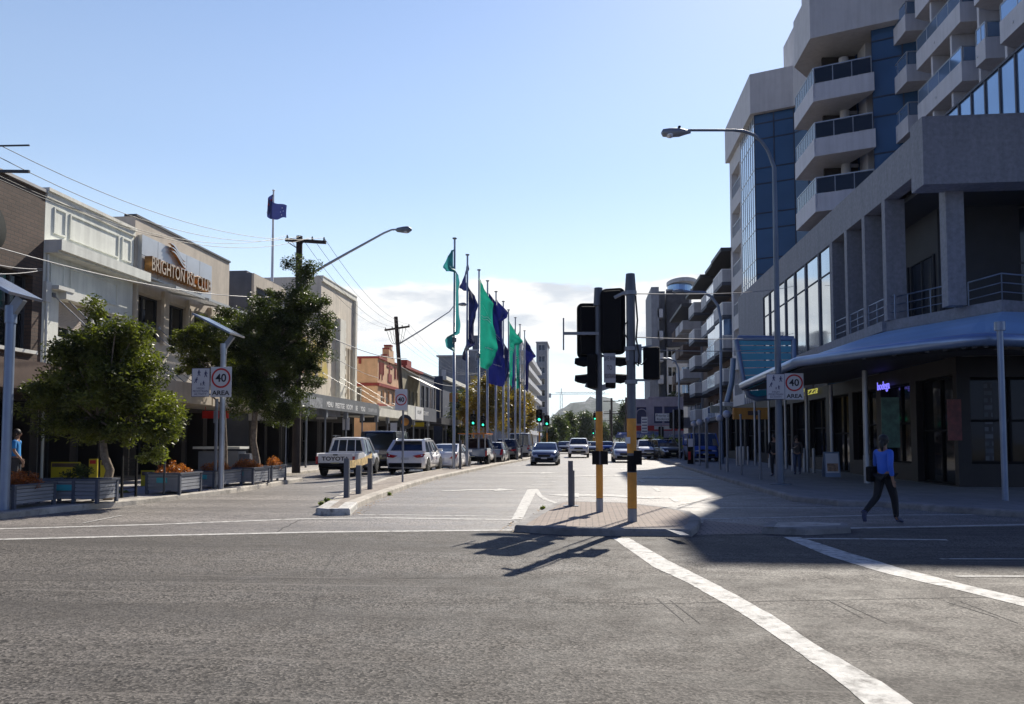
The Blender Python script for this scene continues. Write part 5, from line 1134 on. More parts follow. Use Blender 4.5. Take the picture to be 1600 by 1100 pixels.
b = MB(); b.tube([PY(u, v, P.y - .09) for u, v in ((993, 462), (996, 500), (994, 530), (999, 555), (997, 572), (992, 566))], .018, 6); b.tube([PY(u, v, P.y - .05) for u, v in ((984, 500), (977, 506), (975, 520), (981, 530), (984, 533))], .014, 6); b.tube([PY(u, v, P.y - .05) for u, v in ((992, 565), (1003, 570), (1010, 560))], .014, 6); b.build('cable', M['wire'], tb_)
b = MB(); b.obox(PY(997, 553, P.y), (1, 0, 0), (0, 1, 0), (0, 0, 1), .06, .07, .17); b.obox(PY(983, 553, P.y), (1, 0, 0), (0, 1, 0), (0, 0, 1), .06, .07, .13); b.build('junction_box', M['steeldark'], tb_)
b = MB(); b.obox(PY(996, 715, P.y), (1, 0, 0), (0, 1, 0), (0, 0, 1), .075, .08, .13); b.build('push_button_box', M['black'], tb_)
b = MB(); b.box(P.x - .12, P.x - .03, P.y - .1, P.y - .083, HZ(693, P), HZ(683, P)); b.build('sticker', M['sign'], tb_); shift(tb_)
# stump post on the island
P = base(892, 791, .12); b = MB(); b.box(P.x - .06, P.x + .05, P.y - .04, P.y + .04, P.z, HZ(720, P)); b.box(P.x + .052, P.x + .085, P.y - .03, P.y + .03, P.z, HZ(735, P)); b.box(P.x - .17, P.x + .17, P.y - .12, P.y + .12, P.z - .01, P.z + .02); tag(b.build('bollard', M['polegrey']), 'short dark steel post at the back left of the brick traffic island', 'bollard')
# ---- street sign faces
def person_icon(b, C, X, Y, s, lean=0, ref=None):
    N = Vector(X).cross(Vector(Y))
    def q(x, y): return Vector(C) + Vector(X) * (x * s + lean * y * s) + Vector(Y) * y * s
    b.poly3([q(.18 * math.cos(a) * .5, .88 + .1 * math.sin(a)) for a in [k * math.pi / 4 for k in range(8)]], N * .002)
    b.poly3([q(-.13, .75), q(.13, .75), q(.1, .38), q(-.1, .38)][::-1], N * .002)
    b.poly3([q(-.1, .4), q(.02, .4), q(-.12, 0), q(-.22, 0)][::-1], N * .002); b.poly3([q(-.02, .4), q(.1, .4), q(.24, 0), q(.14, 0)][::-1], N * .002)
    b.poly3([q(.1, .72), q(.16, .70), q(.30, .48), q(.25, .45)][::-1], N * .002); b.poly3([q(-.1, .72), q(-.16, .70), q(-.26, .42), q(-.21, .40)], N * .002)
def sign40(par, q0, q1, y, area=True, nm='speed_plate'):
    """speed plate facing the camera side between lower-left q0 and upper-right q1"""
    x0, x1, z0, z1 = q0.x, q1.x, q0.z, q1.z; W_, H_ = x1 - x0, z1 - z0; b = MB(); b.box(x0, x1, y, y + .02, z0, z1); p = b.build(nm, M['sign'], par, bevel=.012)
    cz = z1 - W_ * .52 if area else (z0 + z1) / 2; cx = (x0 + x1) / 2; r = W_ * .46; b = MB(); n = 36
    o = [Vector((cx + r * math.cos(2 * math.pi * k / n), y - .004, cz + r * math.sin(2 * math.pi * k / n))) for k in range(n + 1)]; i_ = [Vector((cx + r * .82 * math.cos(2 * math.pi * k / n), y - .004, cz + r * .82 * math.sin(2 * math.pi * k / n))) for k in range(n + 1)]
    b.strip(o, i_); b.build('red_ring', M['red'], p)
    text('40', W_ * .52, M['ink'], p, frame((cx, y - .004, cz - W_ * .01), (1, 0, 0), (0, 0, 1)), ext=.002, bold=.006)
    if area: text('AREA', W_ * .30, M['ink'], p, frame((cx, y - .004, z0 + H_ * .13), (1, 0, 0), (0, 0, 1)), ext=.002, bold=.004, sx=1.12)
    return p
def ped_plate(par, q0, q1, y):
    x0, x1, z0, z1 = q0.x, q1.x, q0.z, q1.z; W_, H_ = x1 - x0, z1 - z0; b = MB(); b.box(x0, x1, y - .001, y + .019, z0, z1); p = b.build('pedestrian_plate', M['sign'], par, bevel=.012)
    b = MB(); t_ = .012
    for a in ((x0, x1, z0, z0 + t_), (x0, x1, z1 - t_, z1), (x0, x0 + t_, z0, z1), (x1 - t_, x1, z0, z1)): b.box(a[0], a[1], y - .004, y - .0015, a[2], a[3])
    b.build('border', M['navyink'], p)
    X, Y = (1, 0, 0), (0, 0, 1)
    for fx, fz, s, ln in ((.40, .72, .23, 0), (.78, .68, .24, 0), (.2, .48, .21, .35), (.52, .385, .11, 0), (.67, .385, .175, 0)): b = MB(); person_icon(b, (x0 + W_ * fx, y - .004, z0 + H_ * fz), X, Y, s * H_, ln); b.build('walking_figure', M['navyink'], p)
    for s_, f in (('HIGH', .29), ('PEDESTRIAN', .19), ('ACTIVITY', .09)): text(s_, H_ * .105, M['navyink'], p, frame((x0 + W_ / 2, y - .004, z0 + H_ * f), (1, 0, 0), (0, 0, 1)), ext=.001, sx={'HIGH': 1.1, 'PEDESTRIAN': .95, 'ACTIVITY': 1.0}[s_])
    return p
# left area sign on solar-panel pole
P = base(345, 764, FH); rt = empty('sign_post', P, 'steel pole with a 40 AREA sign and solar panel, behind the left planter boxes', 'sign post')
b = MB(); b.tube([P, (P.x, P.y, HZ(553, P))], .085, 14); b.tube([(P.x, P.y, HZ(553, P)), (P.x, P.y, HZ(537, P))], .1, 14); b.build('pole', M['steel'], rt)
b = MB(); a, c_ = PY(313, 494, P.y), PY(371, 524, P.y); b.obox((a + c_) / 2, (c_ - a).normalized(), (0, 1, 0), (c_ - a).normalized().cross(Vector((0, 1, 0))), (c_ - a).length / 2, .5, .025); b.build('solar_panel', mat_glass('solar_cell', (.12, .14, .2), rough=.15, spec=.8), rt)
b = MB(); b.bar((P.x, P.y, HZ(545, P)), PY(364, 525, P.y), .1, .14); b.build('panel_arm', M['steeldark'], rt)
ys = P.y - .14; sign40(rt, PY(328.5, 620.5, ys), PY(362, 573, ys), ys); ped_plate(rt, PY(299, 620, ys), PY(328, 575, ys), ys); shift(rt)
P2 = base(336, 763, FH); b = MB(); b.tube([P2, (P2.x, P2.y, HZ(623, P2))], .05, 10); b.box(P2.x - .06, P2.x + .02, P2.y - .07, P2.y - .05, HZ(661, P2), HZ(642, P2)); tag(b.build('post', M['steeldark']), 'thinner grey post just left of the pole with the left 40 AREA sign', 'post')
# big solar pole at the far left edge
P = base(6.5, 797, FH); rt = empty('solar_light', P, 'blue grey steel pole with a tilted solar panel at the left edge of the photo', 'solar light')
b = MB(); b.tube([P, (P.x, P.y, HZ(505, P))], .095, 14); b.tube([(P.x, P.y, HZ(505, P)), (P.x, P.y, HZ(478, P))], .115, 14); b.build('pole', M['bluesteel'], rt)
a, c_ = PY(-25, 428, P.y), PY(41, 464, P.y); b = MB(); b.obox((a + c_) / 2, (c_ - a).normalized(), (0, 1, 0), (c_ - a).normalized().cross(Vector((0, 1, 0))), (c_ - a).length / 2, .5, .03); b.build('solar_panel', MATS['solar_cell'], rt); b = MB(); b.bar((P.x, P.y, HZ(490, P)), PY(34, 466, P.y), .12, .2); b.build('panel_arm', M['steeldark'], rt); shift(rt)
# speed sign on the median
P = base(629, 753, .139); rt = empty('speed_sign', P, 'round 40 speed sign on a thin post on the median', 'speed sign')
b = MB(); b.tube([P, (P.x, P.y, HZ(609, P))], .036, 10); b.build('pole', M['steeldark'], rt); sign40(rt, PY(617, 641, P.y - .06), PY(636.5, 608, P.y - .06), P.y - .06, area=False); shift(rt)
# ---- street lamp on the right
P = base(1219, 757, FH); rt = empty('street_lamp', P, 'tall bent-arm street lamp carrying a 40 AREA sign on the right footpath', 'street lamp', 'street lamps')
ztop = HZ(204, P); zb = HZ(262, P); Y_ = P.y
pts = [P, (P.x, Y_, HZ(640, P)), (P.x, Y_, zb)]; rr = [.135, .11, .07]
for u, v in ((1204, 246), (1199, 234), (1190, 221), (1178, 211), (1162, 205), (1145, 203.5), (1075, 203.5)): pts.append(PY(u, v, Y_)); rr.append(.055 if u > 1150 else .042)
b = MB(); b.tube(pts, rr, 14); b.tube([P, P + Vector((0, 0, .04))], .36, 16); b.build('pole', mat('lamp_pole', (.13, .16, .21), .45, .3, var=.15), rt)
c_ = PY(1057, 207, Y_); b = MB(); b.lathe([(.03, -.52), (.13, -.46), (.16, -.2), (.15, .1), (.09, .3), (.05, .48)], c_, 12, 'X'); b.build('lamp_head', M['steeldark'], rt); b = MB(); b.ball(c_ + Vector((-.22, 0, -.09)), .15, 8, .6); b.build('diffuser', M['lamp_w'], rt); b = MB(); b.tube([c_ + Vector((.1, 0, .12)), c_ + Vector((.1, 0, .22))], .05, 8); b.build('photo_cell', M['black'], rt)
ys = P.y - .22; sign40(rt, PY(1226.5, 624.5, ys), PY(1255.5, 583, ys), ys); ped_plate(rt, PY(1198, 624, ys), PY(1226, 584, ys), ys); shift(rt)
# ---- timber power poles with lamps
def insul(b, q): b.tube([q, q + Vector((0, 0, .16))], [.045, .03], 8)
P = base(462.5, 739, FH); PP1 = P; rt = empty('power_pole', P, 'near timber power pole with a long lamp arm, rising behind the tall street tree', 'power pole', 'timber power poles')
zt = HZ(369, P); b = MB(); b.tube([P, (P.x, P.y, zt)], [.19, .14], 14); b.build('pole', M['timber'], rt)
XA0, XA1 = PY(448, 376, P.y), PY(511, 380, P.y); b = MB(); b.bar(XA0 + Vector((0, -.14, 0)), XA1 + Vector((0, -.14, 0)), .12, .14); b.bar(PY(452, 380, P.y) + Vector((0, -.14, 0)), (P.x, P.y - .14, HZ(390, P)), .04); b.bar(PY(475, 380, P.y) + Vector((0, -.14, 0)), (P.x, P.y - .14, HZ(390, P)), .04); b.build('crossarm', M['timber'], rt)
ins1 = [XA0.lerp(XA1, k) + Vector((0, -.14, .07)) for k in (.04, .38, .66, .95)]
for q in ins1: b = MB(); insul(b, q); b.build('insulator', M['charcoal'], rt)
b = MB(); q = [(P.x, P.y, HZ(445, P)), PY(485, 428, P.y), PY(540, 397, P.y), PY(600, 364, P.y), PY(612, 359, P.y), PY(620, 358.5, P.y)]; b.tube(q, [.07, .065, .055, .045, .04, .04], 10); b.build('lamp_arm', M['steel'], rt)
c_ = PY(631, 359, P.y); b = MB(); b.lathe([(.03, -.38), (.1, -.3), (.15, 0), (.16, .2), (.05, .36)], c_, 12, 'X'); b.build('lamp_head', M['steeldark'], rt); b = MB(); b.ball(c_ + Vector((.1, 0, -.1)), .13, 8, .5); b.build('diffuser', M['lamp_w'], rt); shift(rt)
Y2 = 64.0; q = PY(634, 700, Y2); P = Vector((q.x, Y2, FH)); PP2 = P; rt = empty('power_pole', P, 'leaning timber power pole with a lamp arm beside the apricot shop', 'power pole', 'timber power poles')
tp = PY(618.5, 495, Y2); b = MB(); b.tube([P, tp], [.21, .17], 12); b.build('pole', M['timber'], rt)
XB0, XB1 = PY(601, 516, Y2 - .2), PY(640, 510, Y2 - .2); b = MB(); b.bar(XB0, XB1, .13, .15); b.build('crossarm', M['timber'], rt)
ins2 = [XB0.lerp(XB1, k) + Vector((0, 0, .07)) for k in (.03, .3, .7, .97)]
for q in ins2: b = MB(); insul(b, q); b.build('insulator', M['charcoal'], rt)
b = MB()
for k in range(7):
    a = XB0.lerp(XB1, .08 + k * .13) + Vector((0, 0, -.05)); e = tp.lerp(P, .2) ; m_ = a.lerp(e, .5) + Vector((0, 0, -.5)); b.tube([a, a.lerp(m_, .6) + Vector((0, 0, -.15)), m_, e], .018, 5, smooth=False)
b.build('service_wires', M['wire'], rt)
b = MB(); b.tube([tp.lerp(P, .2), PY(660, 515, Y2), PY(702, 487, Y2), PY(710, 477, Y2), PY(716, 475, Y2)], [.07, .06, .045, .04, .04], 8); b.build('lamp_arm', M['steel'], rt)
c_ = PY(723, 475.5, Y2); b = MB(); b.lathe([(.03, -.42), (.1, -.3), (.16, 0), (.15, .2), (.05, .38)], c_, 12, 'X'); b.build('lamp_head', M['steeldark'], rt); b = MB(); b.ball(c_ + Vector((.1, 0, -.1)), .13, 8, .5); b.build('diffuser', M['lamp_w'], rt); shift(rt)
def wire(a, c, sag, label, r=.010, m='wire', n=18, group='overhead wires'):
    a = Vector(a); c = Vector(c); pts = [a.lerp(c, i / n) + Vector((0, 0, -sag * 4 * (i / n) * (1 - i / n))) for i in range(n + 1)]
    b = MB(); b.tube(pts, r, 5, smooth=False); return tag(b.build('overhead_wire', M[m]), label, 'wire', group)
Y0 = 15.5
lbw = 'overhead wire sagging from the top left corner to the nearest timber pole'
for (u, v), q, s in (((-60, 196), ins1[3], .9), ((-60, 214), ins1[1], 1.0), ((-60, 246), ins1[0], 1.0), ((-60, 252), ins1[2], 1.1)): wire(PY(u, v, Y0), q + Vector((0, 0, .14)), s, lbw)
wire(PY(-60, 370, Y0), (PP1.x, PP1.y, HZ(462, PP1)), .5, 'pale service cable crossing the shop fronts below the club letters', .016, 'wirelight')
wire(PY(-60, 398, Y0 + 3), PX(66, 420, XL + .1), .12, 'pale short cable ending at the cream shop front', .014, 'wirelight'); wire(PY(-60, 424, Y0 + 3), PX(66, 422, XL + .1), .1, 'lower pale cable running level to the cream shop front', .014, 'wirelight')
for i in range(4): wire(ins1[i] + Vector((0, 0, .14)), ins2[i] + Vector((0, 0, .14)), .9, 'overhead wire dropping from the near timber pole to the leaning pole')
wire((PP1.x, PP1.y, HZ(500, PP1)), (PP2.x, PP2.y, HZ(560, PP2)), .5, 'thick service cable dropping from mid height of the near pole to the leaning pole', .03, 'wirelight')
PY3 = 120.0; far = [PY(u, v, PY3) for u, v in ((745, 583), (749, 582), (753, 582), (757, 581))]
for i in range(4): wire(ins2[i] + Vector((0, 0, .14)), far[i], 1.6, 'overhead wire running from the leaning pole away behind the flag poles')
wire(tp.lerp(PP2, .35), PY(760, 585, PY3), 1.8, 'low pale cable from the leaning pole towards the autumn trees', .035, 'wirelight')
wire((PP1.x, PP1.y, HZ(520, PP1)), PX(590, 590, XL + .1), .3, 'service cable slung from the near pole to the apricot shop corner', .02, 'wirelight')
for v0, v1 in ((459, 455), (527, 529), (546, 548)): 
    wire(PY(994, v0, 15.6), PY(1240, v1 - 8, 47), .15, 'fine overhead cable crossing right from above the traffic island', .012, 'wirelight')
b = MB(); b.bar(PY(-60, 267, Y0), PY(46, 268, Y0), .05, .06); b.bar(PY(-60, 229, Y0), PY(46, 227, Y0), .03); 
tag(b.build('crossarm', M['charcoal']), 'thin dark crossarms entering at the upper left edge against the sky', 'crossarm')
# ---- white flagpole with national flag
P = Vector((XL - 1.0, YU(422.5, XL - 1.0), HZ(440, PX(422.5, 600, XL - 1.0)))); rt = empty('flagpole', P, 'white flagpole on the charcoal building roof', 'flagpole')
zt = HZ(298, P); b = MB(); b.tube([P, (P.x, P.y, zt)], [.09, .055], 12); b.lathe([(.09, 0), (.09, .05)], (P.x, P.y, zt), 10); b.build('pole', M['white'], rt); shift(rt)
def flag_mesh(nu, nv, fn):
    b = MB(); vs = [fn(i / nu, j / nv) for j in range(nv + 1) for i in range(nu + 1)]
    fs = [(j * (nu + 1) + i, j * (nu + 1) + i + 1, (j + 1) * (nu + 1) + i + 1, (j + 1) * (nu + 1) + i) for j in range(nv) for i in range(nu)]
    b.add(vs, fs, True); return b
navyf = mat_cloth('flag_navy', (.025, .035, .14), .4); redf = mat_cloth('flag_red', (.5, .03, .03)); whitef = mat_cloth('flag_white', (.75, .75, .75))
zf1 = HZ(304, P)
def ff(s, t_):     # s along the fly, t_ down the hoist
    if s < .35: k = s / .35; x = -.34 * math.sin(k * math.pi) ; y = -.1 * k; z = zf1 - t_ * 1.2 - .5 * k
    else: k = (s - .35) / .65; x = .05 + .95 * k; y = -.1 - .1 * k; z = zf1 - .55 - t_ * 1.1 * (1 - .25 * k) - .28 * k - .05 * math.sin(6 * k)
    return (P.x + x, P.y + y - .07 + .05 * math.sin(9 * s + 3 * t_), z)
b = flag_mesh(22, 12, ff); fl = tag(b.build('flag', navyf), 'navy national flag with Union Jack corner and white stars on the white flagpole', 'flag')
b = MB()
def fq(s, t_, d=-.012): q = ff(s, t_); return Vector((q[0], q[1] + d, q[2]))
for (c0, m0) in (((.24, .5), 0),):
    b.strip([fq(0.02 + .26 * k / 6, .22) for k in range(7)], [fq(.02 + .26 * k / 6, .32) for k in range(7)]); b.strip([fq(.13, .02 + .5 * k / 6) for k in range(7)], [fq(.19, .02 + .5 * k / 6) for k in range(7)])
b.build('red_cross', redf, fl)
b = MB()
for s_, t_, r_ in ((.78, .28, .055), (.7, .55, .045), (.84, .52, .045), (.77, .8, .05), (.2, .78, .07)):
    c_ = fq(s_, t_, -.02); b.add([c_ + Vector((math.cos(a) * r_ * (1 if k % 2 == 0 else .45), 0, math.sin(a) * r_ * (1 if k % 2 == 0 else .45))) for k, a in enumerate([2 * math.pi * k / 14 for k in range(14)])], [tuple(range(14))])
b.build('stars', whitef, fl)
# ---- banner poles on the median
teal = mat_cloth('banner_teal', (.01, .24, .17), .5); blue = mat_cloth('banner_blue', (.006, .010, .10), .4); navyb = mat_cloth('banner_navy', (.012, .018, .085), .45); tealg = mat_cloth('banner_tealgrey', (.04, .26, .27), .45)
tops = [(710, 373.5), (730, 399), (747.5, 422.6), (762, 439.6), (775, 456.4), (785, 471.7), (788.5, 484.8), (804.5, 497), (811, 507.7), (816.5, 517.3)]
usedu = [710.4, 730.4, 748.4, 761.8, 775, 786.4, 794.5, 805.2, 812.5, 819.6]
prevY = 0; flags_at = []
for i, ((ut, vt), ub) in enumerate(zip(tops, usedu)):
    H_ = 12.1; q = G(ub, vt, H_); Pb = Vector((q.x, q.y, .139)); flags_at.append((Pb, H_))
order = ['nearest', 'second', 'third', 'fourth', 'fifth', 'sixth', 'seventh', 'eighth', 'ninth', 'farthest']
r0 = None
for i, (Pb, H_) in enumerate(flags_at):
    lb_ = f'{order[i]} grey banner pole in the row along the median, counted from the camera'
    if r0 is None:
        r0 = empty('banner_pole', (0, 0, 0), lb_, 'banner pole', 'banner poles along the median')
        b = MB(); b.tube([(0, 0, 0), (0, 0, 6.7), (0, 0, 6.701), (0, 0, H_ - .14)], [.085, .075, .062, .052], 12); b.build('pole', M['steel'], r0)
        b = MB(); b.lathe([(.1, 0), (.12, .03), (.12, .06), (.03, .08)], (0, 0, H_ - .14), 12); b.build('cap', M['steeldark'], r0); b = MB(); b.box(-.22, .22, -.16, .16, 0, .03)
        for sx_ in (-.17, .17): b.tube([(sx_, 0, .03), (sx_, 0, .1)], .03, 6)
        b.build('base_plate', M['steeldark'], r0); b = MB(); b.lathe([(.095, 0), (.11, .04), (.11, .2), (.095, .24)], (0, 0, 6.55), 12); b.build('collar', M['steeldark'], r0); rr_ = r0
    else: rr_ = copy_tree(r0); rr_['label'] = lb_
    rr_.location = Pb
# banners: (material, profile of [height fraction, angle, width]) hanging from each pole
ban = [(tealg, .16, 5.3, lambda t_: (-.55 if t_ < .12 else .35) if False else 0, [(0, -.05), (.05, -.25), (.10, -.45), (.16, -.30), (.22, .22), (.3, .30), (.42, .26), (.6, .28), (.72, .36), (.8, .30), (.86, -.34), (.92, -.28), (1, .1)], 'grey-teal banner twisted along the nearest pole of the median row'),
       (navyb, .02, 5.4, None, [(0, .0), (.08, -.25), (.15, -.5), (.2, -.3), (.28, .3), (.38, .5), (.48, .35), (.6, .2), (.7, .2), (.8, .25), (.9, -.3), (.97, -.3), (1, 0)], 'dark navy banner wrapped close along the second pole of the median row'),
       (teal, .02, 5.6, None, [(0, .03), (.06, .3), (.15, .62), (.2, .9), (.3, .85), (.45, .85), (.6, 1.0), (.75, 1.12), (.82, 1.0), (.92, .85), (1, .6)], 'large bright teal banner spread wide open on the third pole'),
       (blue, .4, 6.0, None, [(0, .45), (.1, .7), (.2, .75), (.4, .8), (.6, .95), (.8, 1.1), (.9, 1.1), (1, 1.0)], 'royal blue banner showing below and right of the large teal banner'),
       (blue, 0.0, 5.3, None, [(0, .05), (.08, .85), (.14, .8), (.3, .35), (.45, .25), (.7, .3), (1, .15)], 'royal blue banner with its top corner blown right on the fifth pole'),
       (navyb, .1, 5.4, None, [(0, -.02), (.1, -.3), (.22, -.75), (.4, -.25), (.55, .3), (.8, .35), (1, .1)], 'dark navy banner folded leftwards on the sixth pole'),
       (teal, .35, 5.3, None, [(0, .05), (.1, .5), (.2, 1.1), (.27, .95), (.35, .5), (.55, .35), (.8, .3), (1, .25)], 'teal banner with a pointed corner blown right on the seventh pole'),
       (blue, .25, 5.3, None, [(0, -.03), (.15, -.45), (.4, -.6), (.7, -.5), (1, -.3)], 'royal blue banner hanging left of the eighth pole'),
       (teal, .2, 5.2, None, [(0, -.1), (.1, -.45), (.3, -.6), (.6, -.5), (.85, -.3), (1, -.45)], 'slim teal banner hanging on the ninth pole'),
       (blue, .1, 5.2, None, [(0, .02), (.1, .5), (.25, 1.0), (.33, .7), (.45, .3), (.8, .25), (1, .2)], 'royal blue banner blown right on the farthest pole of the row')]
def interp(pr, t_):
    for (a, x), (c, y) in zip(pr[:-1], pr[1:]):
        if t_ <= c: k = (t_ - a) / (c - a); k = k * k * (3 - 2 * k); return x + (y - x) * k
    return pr[-1][1]
for i, ((Pb, H_), (m_, drop, ln, _, pr, lb_)) in enumerate(zip(flags_at, ban)):
    zt_ = Pb.z + H_ - .5 - drop
    def fb(s, t_, i=i, pr=pr, zt_=zt_, ln=ln, Pb=Pb):
        wx = interp(pr, t_); full = 1.15; x = wx * s + .06 * math.sin(5 * t_ * 3.1 + i) * s * (1 - s) * 2; dep = math.sqrt(max(.0, full * full - wx * wx)) if abs(wx) < full else .05
        y = dep * s * .55 * (1 if i % 2 else -1) + .16 * math.sin(8 * t_ + 7 * s + i) * s + .06 * math.sin(19 * t_ - 9 * s) * s
        return (Pb.x + .075 * (1 if wx >= 0 else -1) * min(1, abs(wx) * 5) + x, Pb.y + y - .03, zt_ - ln * t_ - (.25 + .75 * abs(wx) * (1 - t_) ** 2) * s)
    b = flag_mesh(14, 60, fb); o = tag(b.build('banner', m_), lb_, 'banner', 'teal and blue banners along the median')
    if i in (2, 3, 4, 6, 8):
        b = MB()
        for t0 in (.42, .45): b.strip([Vector(fb(.12 + .75 * k / 8, t0 + .01 * math.sin(k))) + Vector((0, -.03, 0)) for k in range(9)], [Vector(fb(.12 + .75 * k / 8, t0 + .008 + .01 * math.sin(k))) + Vector((0, -.03, 0)) for k in range(9)])
        b.strip([Vector(fb(.3 + .45 * k / 6, .77 + .006 * (k % 2))) + Vector((0, -.03, 0)) for k in range(7)], [Vector(fb(.3 + .45 * k / 6, .785 - .004 * (k % 2))) + Vector((0, -.03, 0)) for k in range(7)]); b.strip([Vector(fb(.2 + .5 * k / 8, .30 + .12 * k / 8)) + Vector((0, -.03, 0)) for k in range(9)], [Vector(fb(.2 + .5 * k / 8, .303 + .12 * k / 8)) + Vector((0, -.03, 0)) for k in range(9)])
        b.build('printed_emblem', whitef, o)
# short posts between the banner poles
for (u, v, vt), wl in zip(((719, 733, 688), (808, 718.6, 700), (815, 717.5, 700)), ('just right of the nearest banner pole', 'right of the eighth banner pole', 'beside the ninth banner pole')):
    P = base(u, v, .139); b = MB(); b.box(P.x - .06, P.x + .06, P.y - .04, P.y + .04, P.z, HZ(vt, P)); b.box(P.x - .16, P.x + .16, P.y - .1, P.y + .1, P.z - .004, P.z + .02); tag(b.build('bollard', M['polegrey']), 'short steel post ' + wl, 'bollard', 'short posts on the median')
# ---- timber guard rail at the median nose
rt = empty('guard_rail', base(560, 772, .139), 'short curved guard rail with a yellowed timber beam at the nose of the median', 'guard rail')
pp = [(541.5, 777.5, 716), (560, 771.5, 727), (578, 764.5, 716)]; tops_ = []
for u, v, vt in pp: P = base(u, v, .139); b = MB(); b.box(P.x - .065, P.x + .065, P.y - .05, P.y + .05, P.z, HZ(vt, P)); b.build('post', M['polegrey'], rt); tops_.append(Vector((P.x, P.y - .09, HZ(vt, P))))
b = MB(); A = []; zz = [(HZ(731, base(545, 777)), HZ(719, base(545, 777))), (HZ(728, base(562, 771.5)), HZ(716.5, base(562, 771.5))), (HZ(720, base(580, 764.5)), HZ(707.5, base(580, 764.5)))]
gl = [base(545, 777) + Vector((0, -.1, 0)), base(562, 771.5) + Vector((.05, -.12, 0)), base(580, 764.5) + Vector((.04, -.1, 0))]
for k in range(13):
    t_ = k / 12; a = gl[0] * (1 - t_) * (1 - 2 * t_) + gl[1] * 4 * t_ * (1 - t_) + gl[2] * t_ * (2 * t_ - 1); z0 = zz[0][0] * (1 - t_) * (1 - 2 * t_) + zz[1][0] * 4 * t_ * (1 - t_) + zz[2][0] * t_ * (2 * t_ - 1); z1 = zz[0][1] * (1 - t_) * (1 - 2 * t_) + zz[1][1] * 4 * t_ * (1 - t_) + zz[2][1] * t_ * (2 * t_ - 1); A.append((a, z0, z1))
for (a, z0, z1), (c, y0_, y1_) in zip(A[:-1], A[1:]):
    b.poly3([(a.x, a.y, z0), (c.x, c.y, y0_), (c.x, c.y, y1_), (a.x, a.y, z1)], (.02, -.05, 0))
b.build('beam', mat('yellowed_timber', (.50, .36, .16), .75, var=.5, vs=5, grime=.5), rt); shift(rt)
# ---- planter boxes
def planter(u0, u1, v0, v1, lb_, dep=1.15, plant=True, div=False, rz=0.0):
    P = base((u0 + u1) / 2, v1, FH); w_ = (PY(u1, v1, P.y).x - PY(u0, v1, P.y).x); h = HZ(v0, P) - P.z
    rt = empty('planter_box', (P.x, P.y, FH), lb_, 'planter', 'slatted planter boxes along the left kerb', rz)
    b = MB(); n = 5; sh = (h - .1) / n
    for s_ in range(n):
        z0 = .1 + s_ * sh + .008; z1 = .1 + (s_ + 1) * sh - .008
        b.box(-w_ / 2 + .03, w_ / 2 - .03, .02, .05, z0, z1); b.box(-w_ / 2 + .03, w_ / 2 - .03, dep - .05, dep - .02, z0, z1); b.box(w_ / 2 - .05, w_ / 2 - .02, .051, dep - .051, z0, z1); b.box(-w_ / 2 + .02, -w_ / 2 + .05, .051, dep - .051, z0, z1)
    b.box(-w_ / 2 + .06, w_ / 2 - .06, .06, dep - .06, .1, h - .1); b.build('slats', M['planter'], rt)
    for x in [-w_ / 2, w_ / 2 - .07] + ([0.12] if div else []):
        for y in (0, dep - .07): b = MB(); b.box(x, x + .07, y, y + .07, 0, h - .02); b.build('corner_post', M['slate'], rt)
    b = MB(); b.box(-w_ / 2 - .02, w_ / 2 + .02, -.02, .06, h - .02, h + .02); b.box(-w_ / 2 - .02, w_ / 2 + .02, dep - .06, dep + .02, h - .02, h + .02); b.box(-w_ / 2 - .02, -w_ / 2 + .06, .061, dep - .061, h - .02, h + .02); b.box(w_ / 2 - .06, w_ / 2 + .02, .061, dep - .061, h - .02, h + .02); b.build('rim', M['slate'], rt)
    b = MB(); b.box(-w_ * .18, w_ * .12, .008, .018, h * .55, h * .8); b.build('teal_plate', M['teal'], rt)
    b = MB(); b.box(-w_ / 2 + .06, w_ / 2 - .06, .062, dep - .062, h - .09, h - .06); b.build('soil', M['soil'], rt)
    return rt, P, w_, h, dep
PL = []
for a in ((-30, 21.5, 759, 796, 'grey slatted planter box cut by the left edge of the photo, below the solar pole', 1.3, True, False), (55, 152, 750, 787, 'long grey slatted planter box left of the twisted tree trunk', .8, True, True), (226, 281, 740, 772.5, 'grey slatted planter box right of the black railing', 1.2, True, False), (302, 335, 736.5, 763.8, 'grey slatted planter box below the 40 AREA sign pole', 1.9, True, False), (352.5, 396, 731.5, 758, 'grey slatted planter box right of the 40 AREA sign pole', 1.3, True, False), (409.5, 425, 728.5, 753.2, 'smallest grey slatted planter box, farthest along the left kerb', 1.3, True, False)):
    PL.append(planter(a[0], a[1], a[2], a[3], a[4], a[5], a[6], a[7]))
# ---- globe lamps and posts on the right footpath
globe = mat('globe_glass', (.42, .44, .5), .3, var=.05)
g0 = None
GL = ((1084.6, 662, 725, 4.4), (1093.6, 660, 727.6, 4.8), (1105.6, 656.8, 731, 4.8), (1125.4, 653.6, 734, 5.6), (1136.8, 647.4, 737.6, 6.4))
nmz = ['farthest small globe lamp, leftmost of the five on the right footpath', 'second globe lamp from the left of the five on the right footpath', 'middle globe lamp of the five on the right footpath', 'globe lamp just left of the largest one on the right footpath', 'nearest and largest globe lamp on the right footpath, beside the roller shutter']
for i, (u, vg, vb, r_) in enumerate(GL):
    P = base(u, vb, FH); zg = HZ(vg, P); d = (Vector((P.x, P.y, 0)).dot(FW)); R_ = r_ * d / 1200
    rt = empty('globe_lamp', P, nmz[i], 'globe lamp', 'globe lamps on the right footpath'); b = MB(); b.tube([P, (P.x, P.y, zg - R_)], .05, 10); b.build('pole', M['steeldark'], rt); b = MB(); b.ball((P.x, P.y, zg), R_, 14); b.build('globe', globe, rt); shift(rt)
